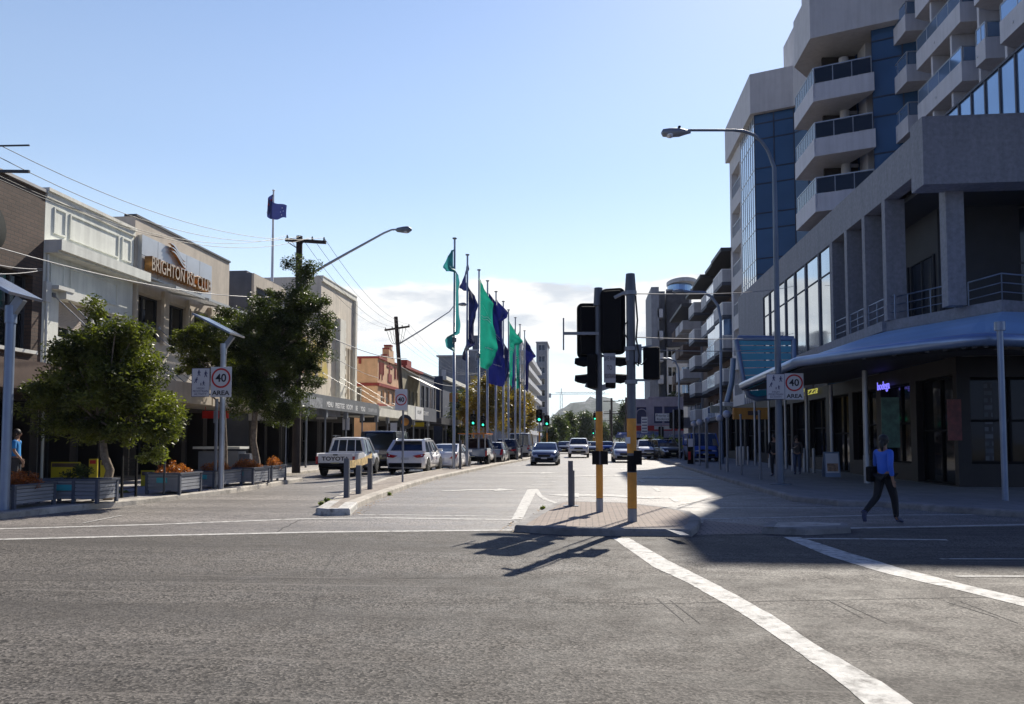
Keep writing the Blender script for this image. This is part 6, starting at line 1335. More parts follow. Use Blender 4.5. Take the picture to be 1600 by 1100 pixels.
for (u, vb, vt), w_ in zip(((1103.6, 732, 655), (1158.6, 742, 649), (1188, 749, 643)), ('between two globe lamps', 'right of the largest globe lamp', 'left of the right street lamp')):
    P = base(u, vb, FH); b = MB(); b.tube([P, (P.x, P.y, HZ(vt, P))], .045, 8); b.ball((P.x, P.y, HZ(vt, P)), .06, 6); tag(b.build('post', M['steeldark']), 'thin bare steel post ' + w_, 'post', 'bare posts on the right footpath')
for (u, vb, vt, r_), w_ in zip(((1180.5, 727, 650, .06), (1203, 731, 650, .06), (1229, 733, 632, .07), (1262, 738, 632, .07), (1301, 741, 640, .08), (1355, 755, 645, .085)), ('farthest of the row under the awning', 'second from the left under the awning', 'just right of the street lamp', 'right of the standing woman', 'behind the A-frame board', 'left of the walking woman')):
    P = base(u, vb, FH); b = MB(); b.tube([P, (P.x, P.y, 4.0)], r_, 10); b.tube([P, P + Vector((0, 0, .95))], r_ + .02, 10); tag(b.build('awning_post', M['steel']), 'steel awning post, ' + w_, 'post', 'posts under the long awning')
for (u, vb), w_ in zip(((1152, 728), (1156, 727), (1162, 726), (1169, 726), (1239, 736), (1257, 738), (1272, 739)), ('leftmost under the ochre sign', 'second under the ochre sign', 'third under the ochre sign', 'right of the three under the ochre sign', 'left beside the standing woman', 'right beside the standing woman', 'right of the standing woman and her neighbour')):
    P = base(u, vb, FH); b = MB(); b.tube([P, P + Vector((0, 0, 1.05))], .07, 10); b.lathe([(.07, 0), (.05, .05), (.01, .06)], P + Vector((0, 0, 1.05)), 10); tag(b.build('bollard', M['steel']), 'grey steel bollard, ' + w_, 'bollard', 'bollards on the right footpath')
P = base(1571, 782, FH); b = MB(); b.tube([P, (P.x, P.y, 4.3)], .07, 12); b.tube([(P.x, P.y, 4.3), (P.x, P.y, HZ(503, P))], .12, 12); tag(b.build('awning_post', M['bluesteel']), 'blue steel post with a thick cap at the awning corner, far right', 'post')
# A-frame board
P = base(1302, 748, FH); rt = empty('a_frame_sign', P, 'pale A-frame advertising board standing on the right footpath', 'sign'); w_ = .28; h_ = 1.0; zt_ = 1.02
b = MB(); b.poly3([(-w_, 0, .06), (w_, 0, .06), (w_, .16, zt_), (-w_, .16, zt_)], (0, .02, 0)); b.poly3([(-w_, .5, .06), (w_, .5, .06), (w_, .22, zt_), (-w_, .22, zt_)], (0, .02, 0)); b.build('board', M['bluesteel'], rt)
b = MB(); b.poly3([(-w_ + .04, -.004 + .03, .22), (w_ - .04, .026, .22), (w_ - .04, .148, .96), (-w_ + .04, .148, .96)], (0, -.005, 0)); f_ = b.build('poster', M['sign'], rt)
b = MB(); b.poly3([(-w_ + .08, .03, .28), (w_ - .08, .03, .28), (w_ - .08, .078, .58), (-w_ + .08, .078, .58)], (0, -.014, 0)); b.build('picture', mat('poster_picture', (.35, .22, .14), .6, var=.6, vs=8), f_)
# ---- left footpath odds and ends
def railing(u0, u1, v0, v1, lb_):
    P = base(u0, v1, FH); P1 = base(u1, v1 - 2, FH); h = HZ(v0, P) - P.z; b = MB()
    for k in (0, 1): q = P.lerp(P1, k); b.bar(q, q + Vector((0, 0, h)), .05)
    for k in range(9): z = h * (.12 + .1 * k); b.bar(P + Vector((0, 0, z)), P1 + Vector((0, 0, z)), .02, .02)
    tag(b.build('railing', M['black']), lb_, 'railing')
railing(190, 212, 712, 778, 'black slatted metal railing panel right of the twisted tree trunk')
P = base(256, 774, FH); b = MB(); b.tube([P, (P.x, P.y, HZ(700, P))], .03, 8); tag(b.build('post', M['charcoal']), 'thin dark stake in front of the planter right of the railing', 'post')
for (u0, u1, v0, v1), lb_ in zip(((79, 124, 722, 757), (138, 152, 717, 757), (156, 169, 719, 757), (220, 240, 735, 752)), ('wide yellow board behind the long planter box', 'yellow and red board behind the tree trunk', 'narrow yellow board right of the red topped board', 'pale yellow board behind the railing')):
    q0, q1 = PY(u0, v1, 23.5), PY(u1, v0, 23.5); b = MB(); b.box(q0.x, q1.x, 23.5, 23.56, FH, q1.z); o = tag(b.build('notice_board', M['yellow']), lb_, 'board', 'yellow boards outside the cream shop')
    b = MB(); b.box(q0.x + .04, q1.x - .04, 23.48, 23.497, q1.z - .16, q1.z - .04); b.build('board_heading', M['red'] if u0 in (138,) else M['brown'], o)
# bench shelter / bin behind the planters
P = PY(345, 737, 31); rt = empty('bin_enclosure', (P.x, 31, FH), 'grey bin enclosure with a pale lid behind the planter boxes', 'bin'); b = MB(); b.box(-1.0, .75, 0, .7, 0, 1.0); b.build('body', M['steeldark'], rt); b = MB(); b.box(-1.2, .85, -.1, .8, 1.1, 1.2); b.build('lid', M['ivory'], rt); b = MB(); b.box(.76, 1.2, .1, .6, 0, .9); b.build('side_bin', M['slate'], rt)
for (u, vt, vb, m_, w_), lb_ in zip(((543, 653, 672, 'sign', 16), (555, 664, 676, 'sign', 5)), ('white parking sign on the left footpath above the navy van', 'small pale sign above the navy van')):
    pass
P = base(446, 740, FH); b = MB(); b.tube([P, (P.x, P.y, HZ(658, P))], .03, 8); o = tag(b.build('sign_post', M['steeldark']), 'thin post with a small pale blue plate left of the near timber pole', 'sign post'); b = MB(); b.box(P.x - .14, P.x + .14, P.y - .06, P.y - .04, HZ(667, P), HZ(658, P)); b.build('plate', M['sign'], o)
Pn = PX(543.5, 672, -15.0); b = MB(); b.box(Pn.x - .22, Pn.x + .22, Pn.y - .4, Pn.y - .38, Pn.z, HZ(653, Pn)); o = tag(b.build('notice_board', M['sign']), 'tall pale notice hung on an awning post behind the ute', 'notice')
P = Vector((-14.2, YU(616, -14.2), FH)); b = MB(); b.tube([P, (P.x, P.y, 2.6)], .04, 8); o = tag(b.build('sign_post', M['steeldark']), 'grey post with a small pale sign right of the navy van', 'sign post'); b = MB(); b.box(P.x - .25, P.x + .25, P.y - .07, P.y - .05, 2.0, 2.9); b.build('plate', M['sign'], o)
P = Vector((-13.6, YU(634, -13.6), FH)); b = MB(); b.tube([P, (P.x, P.y, 3.0)], .05, 8); o = tag(b.build('sign_post', M['steeldark']), 'post with a round black and orange sign right of the median speed sign', 'sign post'); b = MB(); b.lathe([(.55, -.02), (.55, .02)], (P.x, P.y - .08, 3.0), 20, 'Y'); b.build('round_plate', M['charcoal'], o); b = MB(); b.lathe([(.3, -.01), (.3, .01)], (P.x, P.y - .115, 3.0), 16, 'Y'); b.build('orange_disc', M['ochre'], o)
# ---- distant signals
def far_signal(u, v, vb, Y_, lb_, s=1.0, lit=2, pole=True, back=False, up=0.3):
    c = PY(u, v, Y_); rt = empty('traffic_light', (c.x, Y_, .0), lb_, 'traffic light', 'traffic lights farther along the street')
    f = (0, 1, 0) if back else (0, -1, 0); lantern(rt, c, f, w=.36 * s, h=1.0 * s, bw=.6 * s, bh=1.25 * s, lit=None if back else lit)
    b = MB(); b.tube([(c.x + .0, Y_ + (.25 if not back else -.25), 0), (c.x, Y_ + (.25 if not back else -.25), c.z + up + .6)], .07, 8); b.build('pole', M['steeldark'], rt)
    if pole: b = MB(); b.tube([(c.x, Y_ + .25, .6), (c.x, Y_ + .25, 2.4)], .075, 8); b.build('band', M['orange'], rt)
    shift(rt)
far_signal(739.5, 656, 715, 76, 'green traffic light seen between the second and third banner poles', .95); far_signal(755, 659, 715, 80, 'green traffic light between the third and fourth banner poles', .95)
far_signal(842.5, 650, 700, 72, 'larger green traffic light left of centre beyond the oncoming car', 1.0); far_signal(854.5, 657.5, 700, 82, 'smaller green traffic light right of the larger one', .95)
far_signal(929.5, 651, 700, 118, 'small green traffic light just left of the island signal pole', .95); far_signal(927, 674.5, 700, 190, 'tiny green traffic light far down the street', 1.1)
far_signal(1052, 657, 700, 66, 'dark traffic light facing away, left of the pair by the right corner', 1.1, back=True, pole=False); far_signal(1061, 655, 700, 60, 'dark traffic light facing away, right of the pair by the right corner', 1.2, back=True, pole=False); far_signal(1033, 675, 700, 90, 'small dark signal in front of the lilac corner shop', 1.0, back=True, pole=False)
# far street lamps at the right
def curved_lamp(u, ub, vb, pts, Y_, lb_, m='bluesteel'):
    P = PY(ub, vb, Y_); rt = empty('street_lamp', (P.x, Y_, 0), lb_, 'street lamp', 'street lamps'); b = MB(); Q = [Vector((P.x, Y_, 0))] + [PY(a, c, Y_) for a, c in pts]; b.tube(Q, [.13] + [.09] * (len(Q) - 2) + [.06], 10); b.build('pole', M[m], rt); b = MB(); b.lathe([(.03, -.4), (.12, -.2), (.14, .2), (.04, .4)], Q[-1], 10, 'X'); b.build('lamp_head', M['steeldark'], rt); shift(rt)
curved_lamp(0, 1128, 724, [(1126.5, 640), (1126, 500), (1122, 478), (1112, 464), (1100, 457), (1060, 455)], 50, 'curved street lamp in front of the brown apartment block')
curved_lamp(0, 1061, 705, [(1061, 600), (1060, 575), (1055, 565), (1046, 560), (1036, 561)], 80, 'slim curved street lamp left of the apartments')
# far power poles, crane
for (u, vt, Y_), w_ in zip(((955.5, 622, 150), (978, 621, 165), (953, 640, 210)), ('with two crossarms right of the island signal pole', 'beside the lilac corner shop', 'thin one farthest down the street')):
    q = PY(u, vt, Y_); rt = empty('power_pole', (q.x, Y_, 0), 'distant power pole ' + w_, 'power pole', 'distant power poles'); b = MB(); b.tube([(q.x, Y_, 0), q], .2, 8); b.build('pole', M['timber'], rt); b = MB()
    for dz in (.6, 3.0): b.bar((q.x - 1.6, Y_, q.z - dz), (q.x + 1.6, Y_, q.z - dz), .15)
    b.build('crossarms', M['timber'], rt); shift(rt)
Yc = 900; rt = empty('tower_crane', (PY(877, 688, Yc).x, Yc, 0), 'distant pale tower crane above the hills', 'crane'); b = MB(); q0, q1 = PY(877, 660, Yc), PY(877, 616, Yc)
for s1, s2 in ((-1, -1), (1, -1), (1, 1), (-1, 1)): b.bar((q0.x + s1 * 1.3, Yc + s2 * 1.3, 0), (q1.x + s1 * 1.3, Yc + s2 * 1.3, q1.z), .45)
for k in range(18): z0 = q1.z * k / 18; z1 = q1.z * (k + 1) / 18; s_ = 1 if k % 2 else -1; b.bar((q1.x - 1.3 * s_, Yc - 1.3, z0), (q1.x + 1.3 * s_, Yc - 1.3, z1), .3)
b.build('mast', M['palegrey'], rt); b = MB(); xa, xb = PY(852, 616, Yc).x, PY(952, 616, Yc).x; zj = q1.z; b.bar((xa, Yc, zj), (xb, Yc, zj), .5); b.bar((xa + 12, Yc, zj + 2.2), (xb - 5, Yc, zj + 2.2), .4); n = 30
for k in range(n): x0 = xa + 12 + (xb - xa - 17) * k / n; x1 = xa + 12 + (xb - xa - 17) * (k + 1) / n; b.bar((x0, Yc, zj + (0 if k % 2 else 2.2)), (x1, Yc, zj + (2.2 if k % 2 else 0)), .3)
b.box(xa, xa + 7, Yc - 1.5, Yc + 1.5, zj - 4, zj + 1); b.bar((q1.x, Yc, zj), (q1.x, Yc, zj + 7), .8); b.build('jib', M['palegrey'], rt); shift(rt)
# ================================================================ vehicles
def paint(name, col, metal=.3):
    return mat('paint_' + name, col, .28, metal, var=.03, vs=4, coat=.8)
PNT = dict(white=paint('white', (.80, .80, .80), .0), silver=paint('silver', (.36, .37, .39), .6), navy=paint('navy', (.012, .02, .055), .2), dark=paint('dark', (.03, .032, .038), .3), blue=paint('blue', (.02, .08, .35), .3), steelblue=paint('steelblue', (.09, .12, .18), .5), red=paint('red', (.3, .02, .02), .2))
def section_loft(sts, top_inset=.10, crown=.02):
    """closed body from stations (y, z_low, z_top, half_low, half_mid, half_top)"""
    b = MB(); rings = []
    for (y, zl, zt, wl, wm, wt) in sts:
        h = zt - zl
        half = [(wl * .6, zl), (wl, zl + .02), (wm, zl + h * .30), (wm * 1.0, zl + h * .58), (wt * 1.0, zl + h * .86), (wt - top_inset * .45, zt - .012), (wt - top_inset * 1.6, zt + crown * .6), (wt * .35, zt + crown)]
        rings.append([Vector((x, y, z)) for x, z in half] + [Vector((-x, y, z)) for x, z in half[::-1]])
    n = len(rings[0]); vs = [p for r in rings for p in r]
    fs = [(i * n + j, i * n + (j + 1) % n, (i + 1) * n + (j + 1) % n, (i + 1) * n + j) for i in range(len(rings) - 1) for j in range(n)]
    b.add(vs, fs, True); b.add(rings[0], [tuple(range(n))], True); b.add(rings[-1], [tuple(range(n))[::-1]], True)
    return b
def wheel(par, x, y, r, w=.22, side=1):
    wb = MB(); wb.lathe([(r * .62, -w / 2), (r * .9, -w / 2), (r, -w * .35), (r, w * .35), (r * .9, w / 2), (r * .62, w / 2)], (0, 0, 0), 24, 'X'); wo = wb.build('wheel', M['tyre'], par); wo.location = (x, y, r)
    rb = MB(); s_ = side; rb.lathe([(r * .62, s_ * (w / 2 - .05)), (r * .6, s_ * (w / 2 - .01)), (r * .54, s_ * (w / 2 - .03)), (r * .16, s_ * (w / 2 - .02)), (r * .12, s_ * (w / 2))], (0, 0, 0), 20, 'X')
    for k in range(5):
        a = 2 * math.pi * k / 5; rb.bar((s_ * (w / 2 - .01), math.cos(a) * r * .12, math.sin(a) * r * .12), (s_ * (w / 2 - .01), math.cos(a) * r * .58, math.sin(a) * r * .58), .05, .02, up=(1, 0, 0))
    rb.build('rim', M['rim'], wo)
    return wo
def car(name, label, cat, loc, rz, L, W, H, col, kind='hatch', belt=.95, hood=.95, zl=.2, wr=.32, cabin=None, roofcol=None, plate='plate', group='cars on the street', extra=None):
    """local frame: +Y is the car's front, origin on the road under its middle"""
    rt = empty(name, loc, label, cat, group, rz); P_ = PNT[col]; w = W / 2; r_ = L / 2
    cab = cabin or {'hatch': (.03, .14, .60, .80), 'suv': (.035, .17, .60, .78), 'sedan': (.12, .30, .62, .80), 'van': (.015, .03, .78, .95), 'ute': (.36, .40, .66, .80)}[kind]
    y0, y1, y2, y3 = [-r_ + L * k for k in cab]; tail = belt if kind in ('hatch', 'suv', 'van') else (belt + .02 if kind == 'sedan' else belt)
    st = [(-r_, zl + .22, tail - .32, w * .80, w * .86, w * .80), (-r_ + .05, zl + .08, tail - .12, w * .88, w * .93, w * .88), (-r_ + .16, zl, tail - .02, w * .92, w * .985, w * .93), (-r_ + .5, zl, tail, w * .95, w, w * .955), (0, zl, belt, w * .95, w, w * .955), (y3 - .1, zl, belt, w * .95, w, w * .95), (y3 + .18, zl, hood + .02, w * .95, w * .995, w * .93), (r_ - .45, zl, hood - .05, w * .93, w * .985, w * .9), (r_ - .2, zl + .01, hood - .12, w * .9, w * .95, w * .85), (r_ - .06, zl + .05, hood - .24, w * .84, w * .88, w * .78), (r_, zl + .12, hood - .36, w * .74, w * .78, w * .70)]
    if kind == 'van': st = [(-r_, zl + .06, belt - .05, w * .9, w * .96, w * .94), (-r_ + .06, zl, belt, w * .93, w * .99, w * .97), (0, zl, belt, w * .95, w, w * .98), (y3 - .2, zl, belt, w * .95, w, w * .97), (r_ - .35, zl, hood, w * .93, w * .98, w * .9), (r_ - .08, zl + .05, hood - .12, w * .88, w * .92, w * .82), (r_, zl + .15, hood - .3, w * .8, w * .84, w * .74)]
    if kind != 'ute':
        section_loft(st).build('body', P_, rt)
    else:
        st2 = [(y0 - .02, zl + .2, belt, w * .93, w * .985, w * .95)] + [s for s in st if s[0] > y0]
        section_loft(st2).build('body', P_, rt); t_ = MB()      # tray with thin walls
        t_.box(-w, w, -r_ + .1, y0 - .06, zl + .35, zl + .42); t_.box(-w, -w + .06, -r_ + .1, y0 - .06, zl + .42, belt + .02); t_.box(w - .06, w, -r_ + .1, y0 - .06, zl + .42, belt + .02); t_.box(-w + .061, w - .061, y0 - .12, y0 - .06, zl + .42, belt + .02); t_.build('tray', P_, rt, bevel=.02)
        g_ = MB(); g_.box(-w + .10, w - .10, -r_ + .05, -r_ + .099, zl + .26, belt); tg = g_.build('tailgate', P_, rt, bevel=.015); rt['_tg'] = 0
        u_ = MB(); u_.box(-w * .7, w * .7, -r_ + .3, y0, zl + .1, zl + .34); u_.build('chassis', M['black'], rt)
    wt = w * (.74 if kind != 'van' else .88); zr = H - .05; zb = belt - .03
    wb_ = w * (.93 if kind != 'van' else .965)
    # glasshouse
    g_ = MB(); ys = [(y0, zb, wb_), (y1 - (y1 - y0) * .45, zb + (zr - zb) * .52, wb_ * .5 + wt * .5), (y1, zr, wt), (y1 + .35, zr + .01, wt), ((y1 + y2) / 2, zr + .02, wt), (y2 - .3, zr + .01, wt), (y2, zr - .01, wt), (y2 + (y3 - y2) * .5, zb + (zr - zb) * .54, wb_ * .5 + wt * .5), (y3, zb, wb_)]
    def ring(y, z, wt_):
        return [Vector((-wb_, y, zb - .02)), Vector((-wt_, y, z - .015)), Vector((-wt_ * .6, y, z)), Vector((wt_ * .6, y, z)), Vector((wt_, y, z - .015)), Vector((wb_, y, zb - .02))]
    rg = [ring(*a) for a in ys]; vs = [p for q in rg for p in q]; fs = [(i * 6 + j, i * 6 + j + 1, (i + 1) * 6 + j + 1, (i + 1) * 6 + j) for i in range(len(rg) - 1) for j in range(5)]
    g_.add(vs, fs, False); g_.build('windows', M['g_car'], rt)
    # roof skin and pillars in body colour
    r2 = MB(); T = .035; A = []; B = []
    rys = [(y1 - .06, zr - .06), (y1 + .05, zr + .012), (y1 + .4, zr + .035), ((y1 + y2) / 2, zr + .05), (y2 - .25, zr + .035), (y2 + .02, zr - .005)]
    def rr(y, z): return [Vector((-wt - .02, y, z - .055)), Vector((-wt * .93, y, z - .01)), Vector((-wt * .5, y, z)), Vector((wt * .5, y, z)), Vector((wt * .93, y, z - .01)), Vector((wt + .02, y, z - .055))]
    q_ = [rr(*a) for a in rys]; vs = [p for q in q_ for p in q]; fs = [(i * 6 + j, i * 6 + j + 1, (i + 1) * 6 + j + 1, (i + 1) * 6 + j) for i in range(len(q_) - 1) for j in range(5)]
    r2.add(vs, fs, True); r2.add([p - Vector((0, 0, .03)) for p in vs], fs, True)
    ro = r2.build('roof', PNT[roofcol] if roofcol else P_, rt)
    pl = MB()
    pw = .07 if kind != 'van' else .14
    for s in (-1, 1):
        pl.bar((s * (wb_ + .0), y3 - .02, zb), (s * (wt + .004), y2 + .02, zr - .02), .07, .07)
        pl.bar((s * (wb_ + .0), y0 + .04, zb), (s * (wt + .004), y1 - .01, zr - .02), pw * (2.2 if kind == 'suv' else 1.3), pw * 1.2)
        pl.bar((s * (wt + .004), y1, zr - .03), (s * (wt + .004), y2, zr - .03), .06, .07)
        for k in ((.36, .68) if kind != 'ute' else (.55,)):
            yy = y1 + (y2 - y1) * k; pl.bar((s * (wb_ + .002), yy, zb), (s * (wt + .006), yy, zr - .04), .07, .05)
    if kind == 'van': 
        for s in (-1, 1): pl.obox((s * (wb_ + wt) / 2 + s * .015, y1 + (y2 - y1) * .33, (zb + zr) / 2), (1, 0, 0), (0, 1, 0), (0, 0, 1), .012, (y2 - y1) * .3, (zr - zb) / 2 - .04)
    pl.bar((-wb_, y0 + .02, zb + .02), (wb_, y0 + .02, zb + .02), .08, .08); pl.build('pillars', PNT['dark'] if kind == 'van' and col == 'navy' else P_, rt)
    # lamps, plates, bumpers
    for s in (-1, 1):
        hb2 = MB(); hb2.poly3([(s * w * .42, r_ - .005, hood - .40), (s * w * .74, r_ - .03, hood - .40), (s * w * .90, r_ - .26, hood - .30), (s * w * .88, r_ - .30, hood - .17), (s * w * .50, r_ - .09, hood - .25)], (s * .02, .05, .015)); hb2.build('headlight', M['lamp_w'], rt)
        tb2 = MB()
        if kind == 'suv': tb2.poly3([(s * w * .38, -r_ + .0, belt - .20), (s * w * .60, -r_ + .0, belt - .30), (s * w * .90, -r_ + .02, belt - .27), (s * w * .99, -r_ + .22, belt - .10), (s * w * .70, -r_ + .02, belt - .15)], (s * .02, -.06, 0))
        elif kind == 'sedan': tb2.poly3([(s * w * .50, -r_ - .01, belt - .30), (s * w * .86, -r_ + .0, belt - .34), (s * w * .96, -r_ + .14, belt - .10), (s * w * .80, -r_ + .04, belt - .10)], (s * .02, -.06, 0))
        elif kind == 'ute': tb2.box(s * (w - .005), s * (w - .10), -r_ + .01, -r_ + .09, belt - .45, belt - .12)
        else: tb2.poly3([(s * w * .70, -r_ - .01, belt - .36), (s * w * .92, -r_ + .02, belt - .36), (s * w * .97, -r_ + .12, belt + .02), (s * w * .82, -r_ + .04, belt + .02)], (s * .02, -.05, 0))
        tb2.build('tail_light', M['lamp_r'], rt)
        m_ = MB(); m_.obox((s * (w + .10), y3 - .38, belt + .04), (1, 0, 0), (0, 1, 0), (0, 0, 1), .10, .05, .07); m_.build('mirror', P_, rt, bevel=.02)
        dh = MB(); 
        for k in (.42, .62): dh.obox((s * w * 1.0, -r_ + L * k, belt - .14), (1, 0, 0), (0, 1, 0), (0, 0, 1), .012, .09, .016)
        dh.build('door_handles', P_, rt)
        for yy in (-r_ + L * .19, r_ - L * .185):
            wheel(rt, s * (w - .10), yy, wr, side=s)
            ar = MB(); n = 14; ro_ = [Vector((s * (w + .004), yy + (wr + .075) * math.cos(a), wr + (wr + .075) * math.sin(a))) for a in [math.pi * (-.05 + 1.1 * k / n) for k in range(n + 1)]]; ri = [Vector((s * (w + .004), yy + (wr - .03) * math.cos(a), wr + (wr - .03) * math.sin(a))) for a in [math.pi * (-.05 + 1.1 * k / n) for k in range(n + 1)]]
            ar.strip(ro_, ri); ar.build('wheel_arch', M['black'], rt)
    b_ = MB(); b_.obox((0, -r_ + .02, zl + .17), (1, 0, 0), (0, 1, 0), (0, 0, 1), w * .84, .05, .10); b_.build('rear_bumper', M['black'] if kind != 'sedan' else P_, rt, bevel=.03)
    b_ = MB(); b_.obox((0, r_ - .03, zl + .2), (1, 0, 0), (0, 1, 0), (0, 0, 1), w * .68, .05, .09); b_.build('front_bumper', M['black'], rt, bevel=.03)
    b_ = MB(); b_.obox((0, r_ + .0, hood - .33), (1, 0, 0), (0, 1, 0), (0, 0, 1), w * .42, .035, .065); b_.build('grille', M['black'], rt, bevel=.02)
    b_ = MB(); b_.obox((0, -r_ - .012, (belt - .34) if kind != 'ute' else zl + .24), (1, 0, 0), (0, 1, 0), (0, 0, 1), .19, .012, .055); b_.build('number_plate', M[plate], rt)
    b_ = MB(); b_.obox((0, r_ + .03, zl + .27), (1, 0, 0), (0, 1, 0), (0, 0, 1), .19, .012, .05); b_.build('number_plate', M[plate], rt)
    b_ = MB(); b_.box(-w * .9, w * .9, -r_ + .3, r_ - .4, zl - .03, zl + .04); b_.build('underbody', M['black'], rt)
    if extra: extra(rt, w, r_, zr, belt, y0, y1, y2, y3)
    return rt
def place_rear(u, vb, L): p = G(u, vb); return (p.x, p.y + L / 2, 0)
def place_front(u, vb, L): p = G(u, vb); return (p.x, p.y + L / 2, 0)
def ute_extra(rt, w, r_, zr, belt, y0, y1, y2, y3):
    text('TOYOTA', .235, M['ink'], rt, frame((0, -r_ + .045, belt - .23), (1, 0, 0), (0, 0, 1)), ext=.003, bold=.006, sx=1.25)
    b = MB()
    for k in (-.5, 0, .5): b.bar((k * w * .95, y0 - .01, belt + .02), (k * w * .86, y1 - .04, zr - .08), .035)
    b.bar((-w * .9, y0 - .03, belt + .06), (w * .9, y0 - .03, belt + .06), .05); b.bar((-w * .8, y1 - .04, zr - .05), (w * .8, y1 - .04, zr - .05), .05); b.build('rear_window_bars', PNT['white'], rt)
    b = MB(); b.obox((0, -r_ + .04, belt - .055), (1, 0, 0), (0, 1, 0), (0, 0, 1), .1, .015, .025); b.build('tailgate_handle', M['black'], rt)
    b = MB(); b.bar((-w * .75, y1 + .3, zr + .05), (-w * .75, y1 + .3, zr + .13), .03); b.bar((-w * .9, y1 + .25, zr + .11), (-w * .5, y1 + .3, zr + .09), .03); b.build('roof_bar', M['steel'], rt)
u1 = place_rear(520, 745.5, 5.0)
car('parked_ute', 'white dual-cab ute with TOYOTA across its tailgate, parked by the left awnings', 'ute', (u1[0], u1[1], 0), R(2), 5.0, 1.74, 1.76, 'white', 'ute', belt=1.02, hood=1.1, zl=.34, wr=.36, extra=ute_extra)
p = place_rear(577, 737, 4.9); car('parked_van', 'dark navy van with a rear side window, parked beyond the white ute', 'van', (p[0] - .0, p[1] + 1.2, 0), R(3), 4.9, 1.9, 2.12, 'navy', 'van', belt=1.1, hood=1.05, zl=.25, wr=.34)
def roofrails(rt, w, r_, zr, belt, y0, y1, y2, y3):
    b = MB()
    for s in (-1, 1): b.tube([(s * w * .72, y1 + .1, zr + .0), (s * w * .72, y1 + .25, zr + .07), (s * w * .72, y2 - .3, zr + .07), (s * w * .72, y2 - .1, zr + .01)], .018, 6)
    b.build('roof_rails', M['steel'], rt)
    b = MB(); b.obox((0, y1 - .1, zr - .03), (1, 0, 0), (0, 1, 0), (0, 0, 1), w * .7, .12, .02); b.build('spoiler', PNT['white'], rt, bevel=.01)
    for s in (-1, 1): b = MB(); b.obox((s * w * .72, -r_ + .02, .5), (1, 0, 0), (0, 1, 0), (0, 0, 1), .12, .02, .03); b.build('rear_reflector', M['lamp_r'], rt)
p = place_rear(634, 741.5, 4.48); car('white_suv', 'white SUV seen from behind with red wraparound tail lights, right of the navy van', 'car', p, R(-1), 4.48, 1.86, 1.66, 'white', 'suv', belt=1.08, hood=1.05, zl=.27, wr=.36, plate='plate2', extra=roofrails)
p = place_rear(690, 735.5, 4.65); car('white_sedan', 'white sedan seen from behind between the white SUV and the nearest banner pole', 'car', p, R(-1), 4.65, 1.8, 1.42, 'white', 'sedan', belt=.96, hood=.9, zl=.2, wr=.32, plate='plate2', cabin=(.06, .32, .60, .80))
def rack(rt, w, r_, zr, belt, y0, y1, y2, y3):
    b = MB(); z = zr + .28
    b.box(-w * .95, w * .95, -r_ + .1, y2, z, z + .05); b.build('orange_load', mat('orange_load', (.65, .2, .03), .6), rt); b = MB()
    for s in (-1, 1):
        for y in (-r_ + .2, 0, y2 - .1): b.bar((s * w * .85, y, belt), (s * w * .85, y, z), .04)
        b.bar((s * w * .85, -r_ + .15, z - .03), (s * w * .85, y2, z - .03), .05)
    b.build('ladder_rack', M['steel'], rt)
p = place_rear(737, 729.5, 5.2); car('tradesman_ute', 'blue ute with an orange load on its ladder rack, between the first banner poles', 'ute', p, 0, 5.2, 1.85, 1.75, 'steelblue', 'ute', belt=1.1, hood=1.1, zl=.35, wr=.36, extra=rack)
p = place_rear(766, 725, 4.7); car('silver_wagon', 'silver wagon seen from behind through the banner poles, beyond the ute with the rack', 'car', p, 0, 4.7, 1.8, 1.5, 'silver', 'hatch', belt=.98, hood=.95)
p = place_rear(789, 721, 4.6); car('dark_suv', 'dark SUV seen from behind through the middle banner poles', 'car', p, 0, 4.6, 1.85, 1.72, 'dark', 'suv', belt=1.08, hood=1.05, zl=.26, wr=.35)
p = place_rear(811, 716.5, 5.2); car('silver_van', 'silver grey van behind the farthest banner poles', 'van', p, 0, 5.2, 1.95, 2.25, 'silver', 'van', belt=1.15, hood=1.1, zl=.25, wr=.34)
p = place_front(850, 727.5, 4.3); car('blue_hatchback', 'steel blue hatchback driving towards the camera, nearest oncoming car', 'car', p, math.pi, 4.3, 1.78, 1.48, 'steelblue', 'hatch', belt=.92, hood=.95, zl=.2, wr=.31, cabin=(.05, .16, .52, .80), plate='plate2')
def bull(rt, w, r_, zr, belt, y0, y1, y2, y3):
    for s in (-1, 1): b = MB(); b.lathe([(.13, -.02), (.13, .03)], (s * w * .8, r_ - .12, .62), 14, 'Y'); b.build('fog_lamp', M['silver'], rt)
p = place_front(904, 715.5, 5.2); car('oncoming_ute', 'white and dark blue ute driving towards the camera, right behind the blue hatchback', 'ute', p, math.pi, 5.2, 1.9, 1.82, 'white', 'ute', belt=1.15, hood=1.2, zl=.35, wr=.38, extra=bull, cabin=(.36, .42, .60, .76))
p = place_front(925, 711, 4.2); car('small_hatchback', 'pale blue hatchback partly hidden by the orange banded signal pole', 'car', p, math.pi, 4.2, 1.72, 1.48, 'steelblue', 'hatch')
p = place_front(881, 709, 4.3); car('dark_hatchback', 'small dark car in the distance between the blue hatchback and the oncoming ute', 'car', p, math.pi, 4.3, 1.75, 1.48, 'dark', 'hatch')
p = place_front(949, 708, 4.3); car('distant_car', 'small blue car in the distance just right of the nearer signal pole', 'car', p, math.pi, 4.3, 1.75, 1.48, 'blue', 'hatch')
p = place_front(977, 723, 4.3); car('silver_hatchback', 'dark silver hatchback with lit headlamps left of the taller signal pole', 'car', p, math.pi, 4.3, 1.74, 1.48, 'silver', 'hatch', zl=.2, wr=.31, cabin=(.05, .16, .54, .80))
